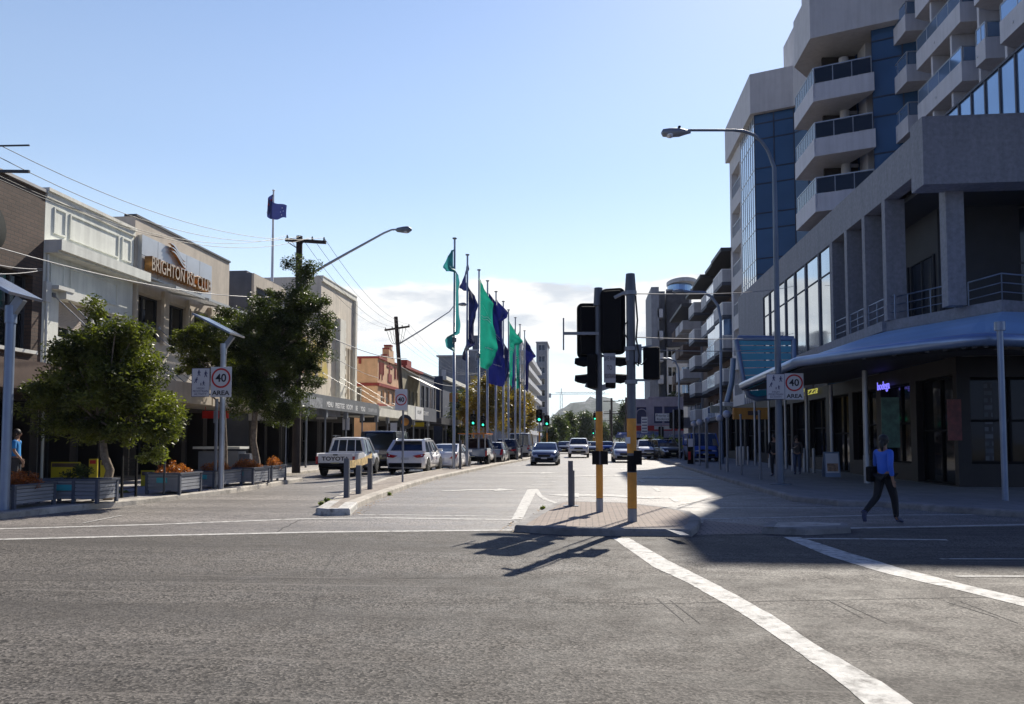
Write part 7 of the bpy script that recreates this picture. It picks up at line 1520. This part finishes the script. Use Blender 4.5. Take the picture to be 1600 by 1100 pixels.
p = place_front(1014, 718, 4.5); car('pale_suv', 'pale silver SUV facing the camera, right of the taller signal pole', 'car', p, math.pi, 4.5, 1.84, 1.66, 'white', 'suv', belt=1.06, hood=1.05, zl=.26, wr=.35)
p = place_front(999, 713.5, 4.5); car('silver_sedan', 'silver sedan half hidden behind the pale SUV', 'car', p, math.pi, 4.5, 1.8, 1.45, 'silver', 'sedan')
p = place_front(1036, 719, 4.6); car('dark_parked_suv', 'near black SUV parked right of the pale SUV', 'car', (p[0] + .3, p[1], 0), math.pi + R(14), 4.6, 1.86, 1.72, 'dark', 'suv', belt=1.08, hood=1.05, zl=.26, wr=.35)
p = place_front(1103, 724.5, 4.8); car('blue_van', 'blue van parked facing the camera behind the globe lamps', 'van', (p[0], p[1], FH), math.pi, 4.8, 1.9, 2.0, 'blue', 'van', belt=1.12, hood=1.1, zl=.25, wr=.34)
# parking machine / stickered board beside the blue van
P = base(1078, 725, FH); b = MB(); b.box(P.x - .12, P.x + .22, P.y, P.y + .3, FH, HZ(686, P)); o = tag(b.build('street_kiosk', M['black']), 'narrow dark kiosk with white and red stickers left of the blue van', 'kiosk'); b = MB(); b.box(P.x - .1, P.x + .2, P.y - .01, P.y - .002, 1.2, 1.7); b.build('white_sticker', M['sign'], o); b = MB(); b.box(P.x - .1, P.x + .05, P.y - .01, P.y - .002, .4, .9); b.build('red_sticker', M['red'], o)
# ================================================================ trees and plants
def leaf_mesh(centers, n_each, spread, size, droop=.3, seed=1):
    """numpy leaf cloud: n_each leaves scattered round every clump centre"""
    r = np.random.default_rng(seed); C = np.repeat(np.array([c[:3] for c in centers]), n_each, 0); S = np.repeat(np.array([c[3] if len(c) > 3 else spread for c in centers]), n_each)
    N = len(C); d = r.normal(size=(N, 3)); d /= np.linalg.norm(d, axis=1)[:, None]; rad = r.random(N) ** .55
    P = C + d * (S * rad)[:, None] * np.array([1, 1, .8])
    a = r.normal(size=(N, 3)); a[:, 2] = a[:, 2] * .6 - droop; a += d * .6; a /= np.linalg.norm(a, axis=1)[:, None]
    q = r.normal(size=(N, 3)); bq = np.cross(a, q); bq /= np.linalg.norm(bq, axis=1)[:, None]
    s = size * (.6 + .8 * r.random(N))[:, None]; w_ = s * .34
    V = np.empty((N, 4, 3)); V[:, 0] = P - a * s * .5; V[:, 1] = P + bq * w_ * .5; V[:, 2] = P + a * s * .5; V[:, 3] = P - bq * w_ * .5
    me = bpy.data.meshes.new('leaves'); me.vertices.add(N * 4); me.vertices.foreach_set('co', V.reshape(-1)); me.loops.add(N * 4); me.loops.foreach_set('vertex_index', np.arange(N * 4, dtype=np.int32)); me.polygons.add(N); me.polygons.foreach_set('loop_start', np.arange(0, N * 4, 4, dtype=np.int32)); me.polygons.foreach_set('loop_total', np.full(N, 4, dtype=np.int32)); me.update(); return me
def tree(name, label, P, lobes, trunk_pts, tr, leafm, clumps=70, n_each=170, csize=.42, lsize=.13, seed=1, group='street trees', droop=.3, shell_=.55, cat='tree'):
    """lobes: (x, y, z, rx, ry, rz) ellipsoids in street coordinates that the crown fills unevenly"""
    rt = empty(name, P, label, cat, group); r = random.Random(seed); cen = []
    vol = [l[3] * l[4] * l[5] for l in lobes]; tot = sum(vol)
    for l, v in zip(lobes, vol):
        for k in range(max(3, int(clumps * (v / tot) ** .8))):
            while True:
                d = Vector((r.gauss(0, 1), r.gauss(0, 1), r.gauss(0, 1))).normalized(); m = shell_ + (1 - shell_) * r.random(); m = min(m, 1) if r.random() < .72 else r.random() * .7
                break
            cen.append((l[0] + d.x * l[3] * m, l[1] + d.y * l[4] * m, l[2] + d.z * l[5] * m, csize * r.uniform(.55, 1.25)))
    me = leaf_mesh(cen, n_each, csize, lsize, droop, seed); me.materials.append(leafm); co = bpy.data.objects.new('crown', me); COL.objects.link(co); co.parent = rt
    b = MB(); b.tube(trunk_pts, [tr * (1 - .5 * i / (len(trunk_pts) - 1)) * (1 + .12 * math.sin(3 * i)) for i in range(len(trunk_pts))], 10)
    top = Vector(trunk_pts[-1]); low = Vector(trunk_pts[max(0, len(trunk_pts) - 2)])
    for c in cen[::max(1, len(cen) // 26)]:
        e = Vector(c[:3]); s_ = low.lerp(top, r.random()); m_ = s_.lerp(e, .5) + Vector((r.uniform(-.15, .15), r.uniform(-.15, .15), .12)); b.tube([s_, s_.lerp(m_, .5) + Vector((0, 0, .05)), m_, e], [tr * .42, tr * .3, tr * .2, tr * .06], 6)
    b.build('trunk', M['bark'], rt); shift(rt); return rt
lf1 = mat_leaf('leaf_street', (.018, .028, .008), (.19, .20, .045), .42, 1.7); lf2 = mat_leaf('leaf_dark', (.010, .018, .006), (.10, .12, .03), .34, 1.5)
lfa = mat_leaf('leaf_autumn', (.06, .075, .015), (.34, .20, .03), .35, .35); lfg = mat_leaf('leaf_far', (.03, .05, .02), (.11, .13, .05), .3, .2)
def lobe(u, v, ru, rv, Y, dep=None):
    c = PY(u, v, Y); k = (PY(u + 10, v, Y).x - PY(u, v, Y).x) / 10; rx = ru * k; rz = rv * k; return (c.x, c.y, c.z, rx, dep or rx, rz)
# 1: broad tree with twisted trunk
P = base(170, 781, FH); Y = P.y
tree('street_tree', 'broad bushy green street tree with a short twisted trunk, leftmost of the street trees', P, [lobe(155, 590, 82, 70, Y, 1.5), lobe(85, 622, 46, 34, Y, 1.0), lobe(215, 600, 42, 60, Y, 1.1), lobe(155, 548, 52, 38, Y, 1.0), lobe(150, 494, 14, 26, Y, .3), lobe(205, 525, 36, 26, Y, .7), lobe(244, 655, 24, 44, Y, .8), lobe(238, 712, 16, 20, Y, .4), lobe(120, 660, 46, 26, Y, .9), lobe(180, 672, 44, 26, Y, .8)],
     [P, PY(166, 758, Y), PY(172, 735, Y), PY(163, 712, Y), PY(160, 680, Y), PY(158, 640, Y)], .13, lf1, clumps=260, n_each=190, csize=.33, lsize=.105, seed=3, shell_=.4)
# 2: tall tree in front of the power pole
P = Vector((base(402, 757).x, base(402, 757).y, FH)); Y = P.y
tree('street_tree', 'tallest dark green street tree, in front of the near timber pole', P, [lobe(425, 560, 70, 95, Y, 1.5), lobe(468, 480, 48, 52, Y, 1.1), lobe(478, 560, 40, 60, Y, 1.0), lobe(450, 632, 34, 36, Y, .8), lobe(385, 605, 48, 50, Y, 1.0), lobe(420, 500, 40, 45, Y, .9), lobe(480, 425, 26, 22, Y, .5), lobe(455, 412, 12, 18, Y, .3), lobe(505, 520, 22, 40, Y, .5), lobe(370, 530, 36, 36, Y, .8)],
     [P, PY(401, 720, Y), PY(396, 690, Y), PY(398, 650, Y), PY(412, 590, Y), PY(440, 520, Y)], .14, lf2, clumps=340, n_each=200, csize=.34, lsize=.10, seed=5, shell_=.4)
P = Vector((base(352, 750).x, base(352, 750).y, FH)); Y = P.y
tree('street_tree', 'olive green street tree behind the 40 AREA sign and solar panel', P, [lobe(325, 530, 42, 45, Y, 1.0), lobe(298, 550, 28, 44, Y, .8), lobe(370, 590, 34, 44, Y, .9), lobe(355, 515, 30, 34, Y, .8), lobe(345, 570, 40, 45, Y, .9)], [P, PY(352, 700, Y), PY(350, 640, Y), PY(345, 580, Y)], .10, lf1, clumps=150, n_each=180, csize=.33, lsize=.12, seed=8)
# autumn trees and far avenue
def simple_tree(u, v, ru, rv, Yd, vb, lb_, m, seed, n=150, cs=.9, ls=.32, lobes=None):
    c = PY(u, v, Yd); P = Vector((c.x, Yd, 0)); L_ = lobes or [lobe(u, v, ru, rv, Yd), lobe(u - ru * .4, v + rv * .3, ru * .7, rv * .6, Yd), lobe(u + ru * .4, v - rv * .1, ru * .6, rv * .7, Yd), lobe(u + ru * .1, v - rv * .6, ru * .5, rv * .5, Yd)]
    return tree('street_tree', lb_, P, L_, [P, Vector((c.x, Yd, 2.2)), Vector((c.x + .2, Yd, c.z))], .25, m, clumps=int(n), n_each=60, csize=cs, lsize=ls, seed=seed, group='trees farther down the street')
simple_tree(758, 630, 42, 50, 90, 700, 'large golden autumn tree behind the second to fourth banner poles', lfa, 11, 200)
simple_tree(722, 650, 22, 42, 96, 700, 'dark green tree with a rusty top just right of the nearest banner pole', lf2, 12, 110)
simple_tree(800, 640, 26, 42, 100, 700, 'golden green tree behind the last banner poles', lfa, 13, 130)
simple_tree(823, 650, 14, 36, 112, 700, 'rust tipped autumn tree at the right end of the banner poles', lfa, 14, 80)
simple_tree(872, 672, 14, 22, 150, 700, 'green avenue tree right of the two green signals', lfg, 15, 70, 1.2, .5)
simple_tree(887, 669, 15, 26, 175, 700, 'rounder dark green avenue tree above the oncoming ute', lf2, 16, 80, 1.4, .55)
simple_tree(860, 682, 10, 18, 130, 700, 'small green avenue tree left of the round dark one', lfg, 17, 50, 1.0, .45)
simple_tree(914, 672, 20, 30, 230, 700, 'tall spreading tree against the hills, left of the island pole', lfg, 18, 110, 1.8, .7)
simple_tree(940, 680, 16, 22, 260, 700, 'dull olive tree behind the island signal pole', lfg, 19, 80, 2.0, .7)
simple_tree(977, 645, 8, 16, 170, 700, 'olive tree rising behind the distant power poles', lfg, 20, 60, 1.2, .5)
simple_tree(968, 668, 12, 20, 200, 700, 'pale olive tree below the distant power poles', lfg, 21, 70, 1.4, .55)
def rel_bush(name, label, cat, lobes, m, n, n_each, cs, ls, seed, group=None, P=None):
    me = None; r = random.Random(seed); cen = []
    for l in lobes:
        for k in range(n): d = Vector((r.gauss(0, 1), r.gauss(0, 1), abs(r.gauss(0, 1)))).normalized() * (r.random() ** .4); cen.append((l[0] + d.x * l[3], l[1] + d.y * l[4], l[2] + d.z * l[5], cs))
    me = leaf_mesh(cen, n_each, cs, ls, -.2, seed); me.materials.append(m); o = bpy.data.objects.new(name, me); COL.objects.link(o); return tag(o, label, cat, group)
c = PY(1038, 692, 78); rel_bush('hedge', 'yellow green bushy hedge behind the parked dark SUV', 'bush', [(c.x - 1.2, 78, 0.6, 1.6, .8, 1.6), (c.x + 1.0, 78, .4, 1.6, .8, 1.4)], mat_leaf('leaf_lime', (.07, .10, .015), (.28, .32, .05), .4, 2), 30, 60, .4, .16, 31)
c = PY(1052, 617, 97.5); rel_bush('roof_bush', 'dark round bush on the roof of the lilac corner shop', 'bush', [(c.x, 97.6, zv(621), 1.0, .8, .9)], lf2, 30, 60, .35, .14, 32)
c = PY(1222, 436, 61); 
b_red = mat_leaf('leaf_rust', (.16, .05, .02), (.62, .20, .06), .4, 6)
for i, (rt, P, w_, h, dep) in enumerate(PL):
    if i == 1: rel_bush('planter_shrub', 'dark shrub growing in the long planter box left of the tree trunk', 'plant', [(P.x + .0, P.y + .4, FH + h - .02, .35, .25, .42)], lf2, 14, 60, .14, .07, 40, 'plants in the planter boxes'); continue
    lb_ = ['russet plants in the planter box at the left edge of the photo', '', 'russet plants in the planter box right of the railing', 'bright russet plants filling the planter box under the 40 AREA sign', 'russet plants in the planter box right of the 40 AREA pole', 'russet plants in the farthest small planter box'][i]
    rel_bush('planter_flowers', lb_, 'plant', [(P.x, P.y + dep * .45, FH + h - .06, w_ * .48, dep * .44, .36)], b_red, 60, 46, .11, .06, 41 + i, 'plants in the planter boxes')
lw = mat_leaf('leaf_weed', (.08, .12, .02), (.28, .30, .06), .4, 8)
for (u, v, s), lb_ in zip(((512, 790, .6), (505, 799, .35), (590, 778, .25), (607, 774, .22), (849, 796, .18), (188, 778, .8)), ('largest tuft of weeds at the left edge of the median nose', 'low weeds by the white nose of the median', 'small weed at the foot of the median kerb', 'second small weed along the median kerb', 'thin grass at the left edge of the brick island', 'yellow green weeds at the foot of the twisted tree')):
    P = G(u, v); rel_bush('weeds', lb_, 'plant', [(P.x, P.y, .02, .32 * s, .3 * s, .22 * s)], lw, 16, 26, .07 * s + .03, .10 * s + .02, int(u), 'weeds along the kerbs')
# ================================================================ people
def skin(name, nodes, edges, m, par, root=0, sub=2):
    me = bpy.data.meshes.new(name); me.from_pydata([n[0] for n in nodes], edges, []); me.materials.append(m)
    o = bpy.data.objects.new(name, me); COL.objects.link(o); o.parent = par
    o.modifiers.new('skin', 'SKIN').use_smooth_shade = True
    if not me.skin_vertices: 
        bm_ = None
    for i, n in enumerate(nodes): sv = me.skin_vertices[0].data[i]; rd = n[1] if isinstance(n[1], tuple) else (n[1], n[1]); sv.radius = rd; sv.use_root = (i == root)
    ss = o.modifiers.new('subdivision', 'SUBSURF'); ss.levels = sub; ss.render_levels = sub; return o
def person(label, P, face, pose, h=1.68, top='shirt_blue', legs='trousers_black', hair=(.01, .008, .007), skinc=(.30, .17, .11), group=None, bag=False, longsleeve=True, shoes=(.03, .04, .10)):
    """pose: dict of joint offsets in a frame where +Y is forward, +X the person's left... in metres for h = 1.7"""
    rt = empty('person', P, label, 'person', group, face); k = h / 1.70; D = {}
    base_ = dict(pel=(0, 0, .93), wst=(0, 0, 1.08), chs=(0, .01, 1.28), nk=(0, .0, 1.44), nk2=(0, .015, 1.50), hd=(0, .02, 1.58), hd2=(0, .02, 1.67),
        sl=(-.17, 0, 1.39), el=(-.22, -.02, 1.12), wl=(-.23, .05, .88), hl=(-.23, .07, .80), sr=(.17, 0, 1.39), er=(.22, -.02, 1.12), wr=(.23, .05, .88), hr=(.23, .07, .80),
        ll=(-.09, 0, .88), kl=(-.10, .02, .49), al=(-.10, -.02, .09), tl=(-.11, .14, .03), lr=(.09, 0, .88), kr=(.10, .02, .49), ar=(.10, -.02, .09), tr=(.11, .14, .03))
    base_.update({a: b for a, b in pose.items() if a not in ('look', 'pony')}); J = {a: Vector(b) * k for a, b in base_.items()}
    sk = mat('skin_%d' % int(skinc[0] * 100), skinc, .55, var=.08, spec=.4)
    names = ['pel', 'wst', 'chs', 'nk', 'nk2', 'hd', 'hd2', 'sl', 'el', 'wl', 'hl', 'sr', 'er', 'wr', 'hr', 'll', 'kl', 'al', 'tl', 'lr', 'kr', 'ar', 'tr']
    rad = dict(pel=(.13, .10), wst=(.115, .085), chs=(.13, .095), nk=.055, nk2=.05, hd=(.078, .09), hd2=(.066, .078), sl=.055, el=.040, wl=.027, hl=(.028, .018), sr=.055, er=.040, wr=.027, hr=(.028, .018), ll=.075, kl=.048, al=.028, tl=.025, lr=.075, kr=.048, ar=.028, tr=.025)
    nodes = [(J[n], tuple(x * k for x in rad[n]) if isinstance(rad[n], tuple) else rad[n] * k) for n in names]; ix = {n: i for i, n in enumerate(names)}
    E = [('pel', 'wst'), ('wst', 'chs'), ('chs', 'nk'), ('nk', 'nk2'), ('nk2', 'hd'), ('hd', 'hd2'), ('chs', 'sl'), ('sl', 'el'), ('el', 'wl'), ('wl', 'hl'), ('chs', 'sr'), ('sr', 'er'), ('er', 'wr'), ('wr', 'hr'), ('pel', 'll'), ('ll', 'kl'), ('kl', 'al'), ('al', 'tl'), ('pel', 'lr'), ('lr', 'kr'), ('kr', 'ar'), ('ar', 'tr')]
    edges = [(ix[a], ix[b]) for a, b in E]
    for sd, hn, wn_ in ((-1, 'hl', 'wl'), (1, 'hr', 'wr')):     # fingers and thumb grow from the palm
        d = (J[hn] - J[wn_]).normalized(); side_ = Vector((0, 1, 0)).cross(d); side_ = side_.normalized() if side_.length > .1 else Vector((1, 0, 0)); fwd = d.cross(side_).normalized()
        for q, ln in ((-1.5, .062), (-.5, .075), (.5, .072), (1.5, .055)):
            r0 = J[hn] + fwd * q * .017 * k; i0 = len(nodes); nodes.append((r0 + d * .03 * k, .009 * k)); nodes.append((r0 + d * (.03 + ln * .55) * k - side_ * sd * .008 * k, .0085 * k)); nodes.append((r0 + d * (.03 + ln) * k - side_ * sd * .024 * k, .007 * k)); edges += [(ix[hn], i0), (i0, i0 + 1), (i0 + 1, i0 + 2)]
        i0 = len(nodes); nodes.append((J[hn] + fwd * .035 * k - d * .01 * k, .011 * k)); nodes.append((J[hn] + fwd * .055 * k + d * .03 * k, .009 * k)); edges += [(ix[hn], i0), (i0, i0 + 1)]
    body = skin('body', nodes, edges, sk, rt, 0)
    H = J['hd'] ; fx = J.get('look', Vector((0, 1, 0))) ; fx = (Vector(pose['look']) if 'look' in pose else Vector((0, 1, 0))).normalized(); sx_ = fx.cross(Vector((0, 0, 1)))
    b = MB(); b.ball(H + fx * .088 * k + Vector((0, 0, -.005)), .016 * k, 6, 1.4); b.build('nose', sk, body)
    b = MB()
    for s in (-1, 1): b.ball(H + fx * .078 * k + sx_ * s * .032 * k + Vector((0, 0, .018 * k)), .011 * k, 6)
    b.build('eyes', M['ink'], body); b = MB(); b.obox(H + fx * .082 * k + Vector((0, 0, -.045 * k)), sx_, fx, (0, 0, 1), .022 * k, .006, .004); b.build('mouth', mat('lip', (.28, .09, .08), .5), body)
    for s in (-1, 1): b = MB(); b.ball(H + sx_ * s * .077 * k + Vector((0, 0, 0)), .016 * k, 6, 1.6); b.build('ear', sk, body)
    hm_ = mat('hair_%d' % int(hair[0] * 1000), hair, .6, var=.2)
    hn_ = [(H + Vector((0, 0, .055 * k)) - fx * .02 * k, (.085 * k, .09 * k)), (H + Vector((0, 0, .10 * k)) - fx * .012 * k, (.07 * k, .078 * k)), (H - fx * .045 * k + Vector((0, 0, -.01 * k)), (.072 * k, .06 * k))]
    he = [(0, 1), (0, 2)]
    if pose.get('pony'): hn_ += [(H - fx * .085 * k + Vector((0, 0, -.06 * k)), .045 * k), (H - fx * .095 * k + Vector((0, 0, -.15 * k)), .03 * k)]; he += [(2, 3), (3, 4)]
    hb_m = MB(); hb_m.ball(H + Vector((0, 0, .035 * k)) - fx * .018 * k, .098 * k, 14, 1.08); hb_m.ball(H - fx * .05 * k + Vector((0, 0, -.02 * k)), .075 * k, 12)
    if pose.get('pony'): hb_m.tube([H - fx * .09 * k + Vector((0, 0, .02 * k)), H - fx * .125 * k + Vector((0, 0, -.03 * k)), H - fx * .12 * k + Vector((0, 0, -.12 * k)), H - fx * .10 * k + Vector((0, 0, -.19 * k))], [.03, .042, .034, .012], 10)
    hb_m.build('hair', hm_, rt)
    g = 1.22; tm = MATS[top]; tn = ['pel', 'wst', 'chs', 'nk', 'sl', 'el', 'wl', 'sr', 'er', 'wr']; J2 = dict(J); J2['nk'] = J['nk'] - Vector((0, 0, .02)); J2['pel'] = J['pel'] - Vector((0, 0, .03)); J2['wl'] = J['wl'].lerp(J['el'], .1 if longsleeve else .999); J2['wr'] = J['wr'].lerp(J['er'], .1 if longsleeve else .999)
    if not longsleeve: J2['el'] = J['el'].lerp(J['sl'], .3); J2['er'] = J['er'].lerp(J['sr'], .3); J2['wl'] = J['el'].lerp(J['sl'], .15); J2['wr'] = J['er'].lerp(J['sr'], .15)
    rr_ = dict(pel=(.155, .12), wst=(.14, .11), chs=(.15, .118), nk=.062, sl=.068, el=.056, wl=.043, sr=.068, er=.056, wr=.043)
    ii = {n: i for i, n in enumerate(tn)}; skin('shirt', [(J2[n], tuple(x * k for x in rr_[n]) if isinstance(rr_[n], tuple) else rr_[n] * k) for n in tn], [(ii[a], ii[b]) for a, b in (('pel', 'wst'), ('wst', 'chs'), ('chs', 'nk'), ('chs', 'sl'), ('sl', 'el'), ('el', 'wl'), ('chs', 'sr'), ('sr', 'er'), ('er', 'wr'))], tm, rt, 0)
    ln_ = ['pel', 'll', 'kl', 'al', 'lr', 'kr', 'ar']; lr_ = dict(pel=(.15, .13), ll=.108, kl=.074, al=.052, lr=.108, kr=.074, ar=.052); ii = {n: i for i, n in enumerate(ln_)}; J3 = dict(J); J3['al'] = J['al'].lerp(J['kl'], .03); J3['ar'] = J['ar'].lerp(J['kr'], .03)
    skin('trousers', [(J3[n] if n != 'pel' else J3[n] + Vector((0, 0, .05)), tuple(x * k for x in lr_[n]) if isinstance(lr_[n], tuple) else lr_[n] * k) for n in ln_], [(ii[a], ii[b]) for a, b in (('pel', 'll'), ('ll', 'kl'), ('kl', 'al'), ('pel', 'lr'), ('lr', 'kr'), ('kr', 'ar'))], MATS[legs], rt, 0)
    sm_ = mat('shoe_%d' % int(shoes[2] * 100), shoes, .5)
    for a, t_ in (('al', 'tl'), ('ar', 'tr')):
        d = (J[t_] - J[a]); dn = d.normalized(); so = skin('shoe', [(J[a] - Vector((0, 0, .035 * k)) - dn * .03, .048 * k), (J[a].lerp(J[t_], .6), (.047 * k, .04 * k)), (J[t_] + dn * .02, (.043 * k, .03 * k)), (J[a], .05 * k)], [(0, 1), (1, 2), (0, 3)], sm_, rt, 0)
    if bag:
        b = MB(); b.obox(J['pel'] + Vector((-.18, -.08, .02)) * 1, (0, 1, 0), (1, 0, 0), (0, 0, 1), .17, .06, .15); bo = b.build('bag', M['black'], rt, bevel=.03); b = MB(); b.tube([J['pel'] + Vector((-.18, -.12, .17)), J['sl'] + Vector((-.02, -.08, .03)), J['sl'] + Vector((0, 0, .075)), J['sl'] + Vector((-.03, .09, .0)), J['pel'] + Vector((-.18, .0, .17))], .012, 6); b.build('strap', M['black'], bo)
    return rt
mat('shirt_blue', (.035, .13, .58), .7, var=.1, bump=.2); mat('trousers_black', (.008, .008, .011), .8); mat('shirt_cyan', (.02, .22, .55), .75, var=.1); mat('trousers_dark', (.02, .022, .03), .8); mat('top_dusk', (.10, .085, .08), .8); mat('denim', (.07, .09, .15), .8)
P = base(1383, 817, 0)
person('woman in a blue long-sleeved top and black leggings walking across the road', P, R(-62), dict(
    pel=(0, .02, .92), ll=(-.09, .0, .88), lr=(.09, .02, .88), kl=(-.09, -.10, .50), al=(-.08, -.46, .20), tl=(-.08, -.44, .05), kr=(.09, .16, .48), ar=(.09, .20, .09), tr=(.10, .34, .03),
    el=(-.24, .04, 1.13), wl=(-.22, .22, .98), hl=(-.21, .28, .93), er=(.24, -.10, 1.12), wr=(.25, -.06, .88), hr=(.25, -.04, .80), look=(-.35, .93, 0), pony=True), h=1.70, bag=True)
P = base(23, 773, FH); P.z = FH
person('man in a bright blue T-shirt standing by the left edge pole', P, R(-70), dict(er=(.22, .02, 1.14), wr=(.2, .16, .96), hr=(.19, .2, .90)), h=1.76, top='shirt_cyan', legs='trousers_dark', hair=(.02, .015, .012), longsleeve=False)
P = base(1246, 741, FH); P.z = FH
person('woman in a dark top and jeans standing in the shade under the awning', P, R(165), dict(er=(.2, .1, 1.14), wr=(.08, .26, 1.18), hr=(.04, .29, 1.22)), h=1.66, top='top_dusk', legs='denim', hair=(.03, .02, .016), skinc=(.34, .21, .15))
P = base(1211, 744, FH); P.z = FH
person('person in black clothes standing just behind the right street lamp pole', P, R(150), {}, h=1.7, top='trousers_black', legs='trousers_dark', hair=(.015, .01, .01))
# ---- air between here and the hills
hz_ = new_mat('haze'); t = NT(hz_); o_ = t.n('ShaderNodeOutputMaterial'); v_ = t.n('ShaderNodeVolumePrincipled'); v_.inputs['Color'].default_value = (.80, .88, 1.0, 1); v_.inputs['Density'].default_value = .00010; v_.inputs['Anisotropy'].default_value = 0; t.l(v_.outputs[0], o_.inputs['Volume'])
HAZE = True
if HAZE:
    b = MB(); b.box(-2600, 2600, -60, 3400, -3, 120); tag(b.build('haze', hz_), kind='stuff')
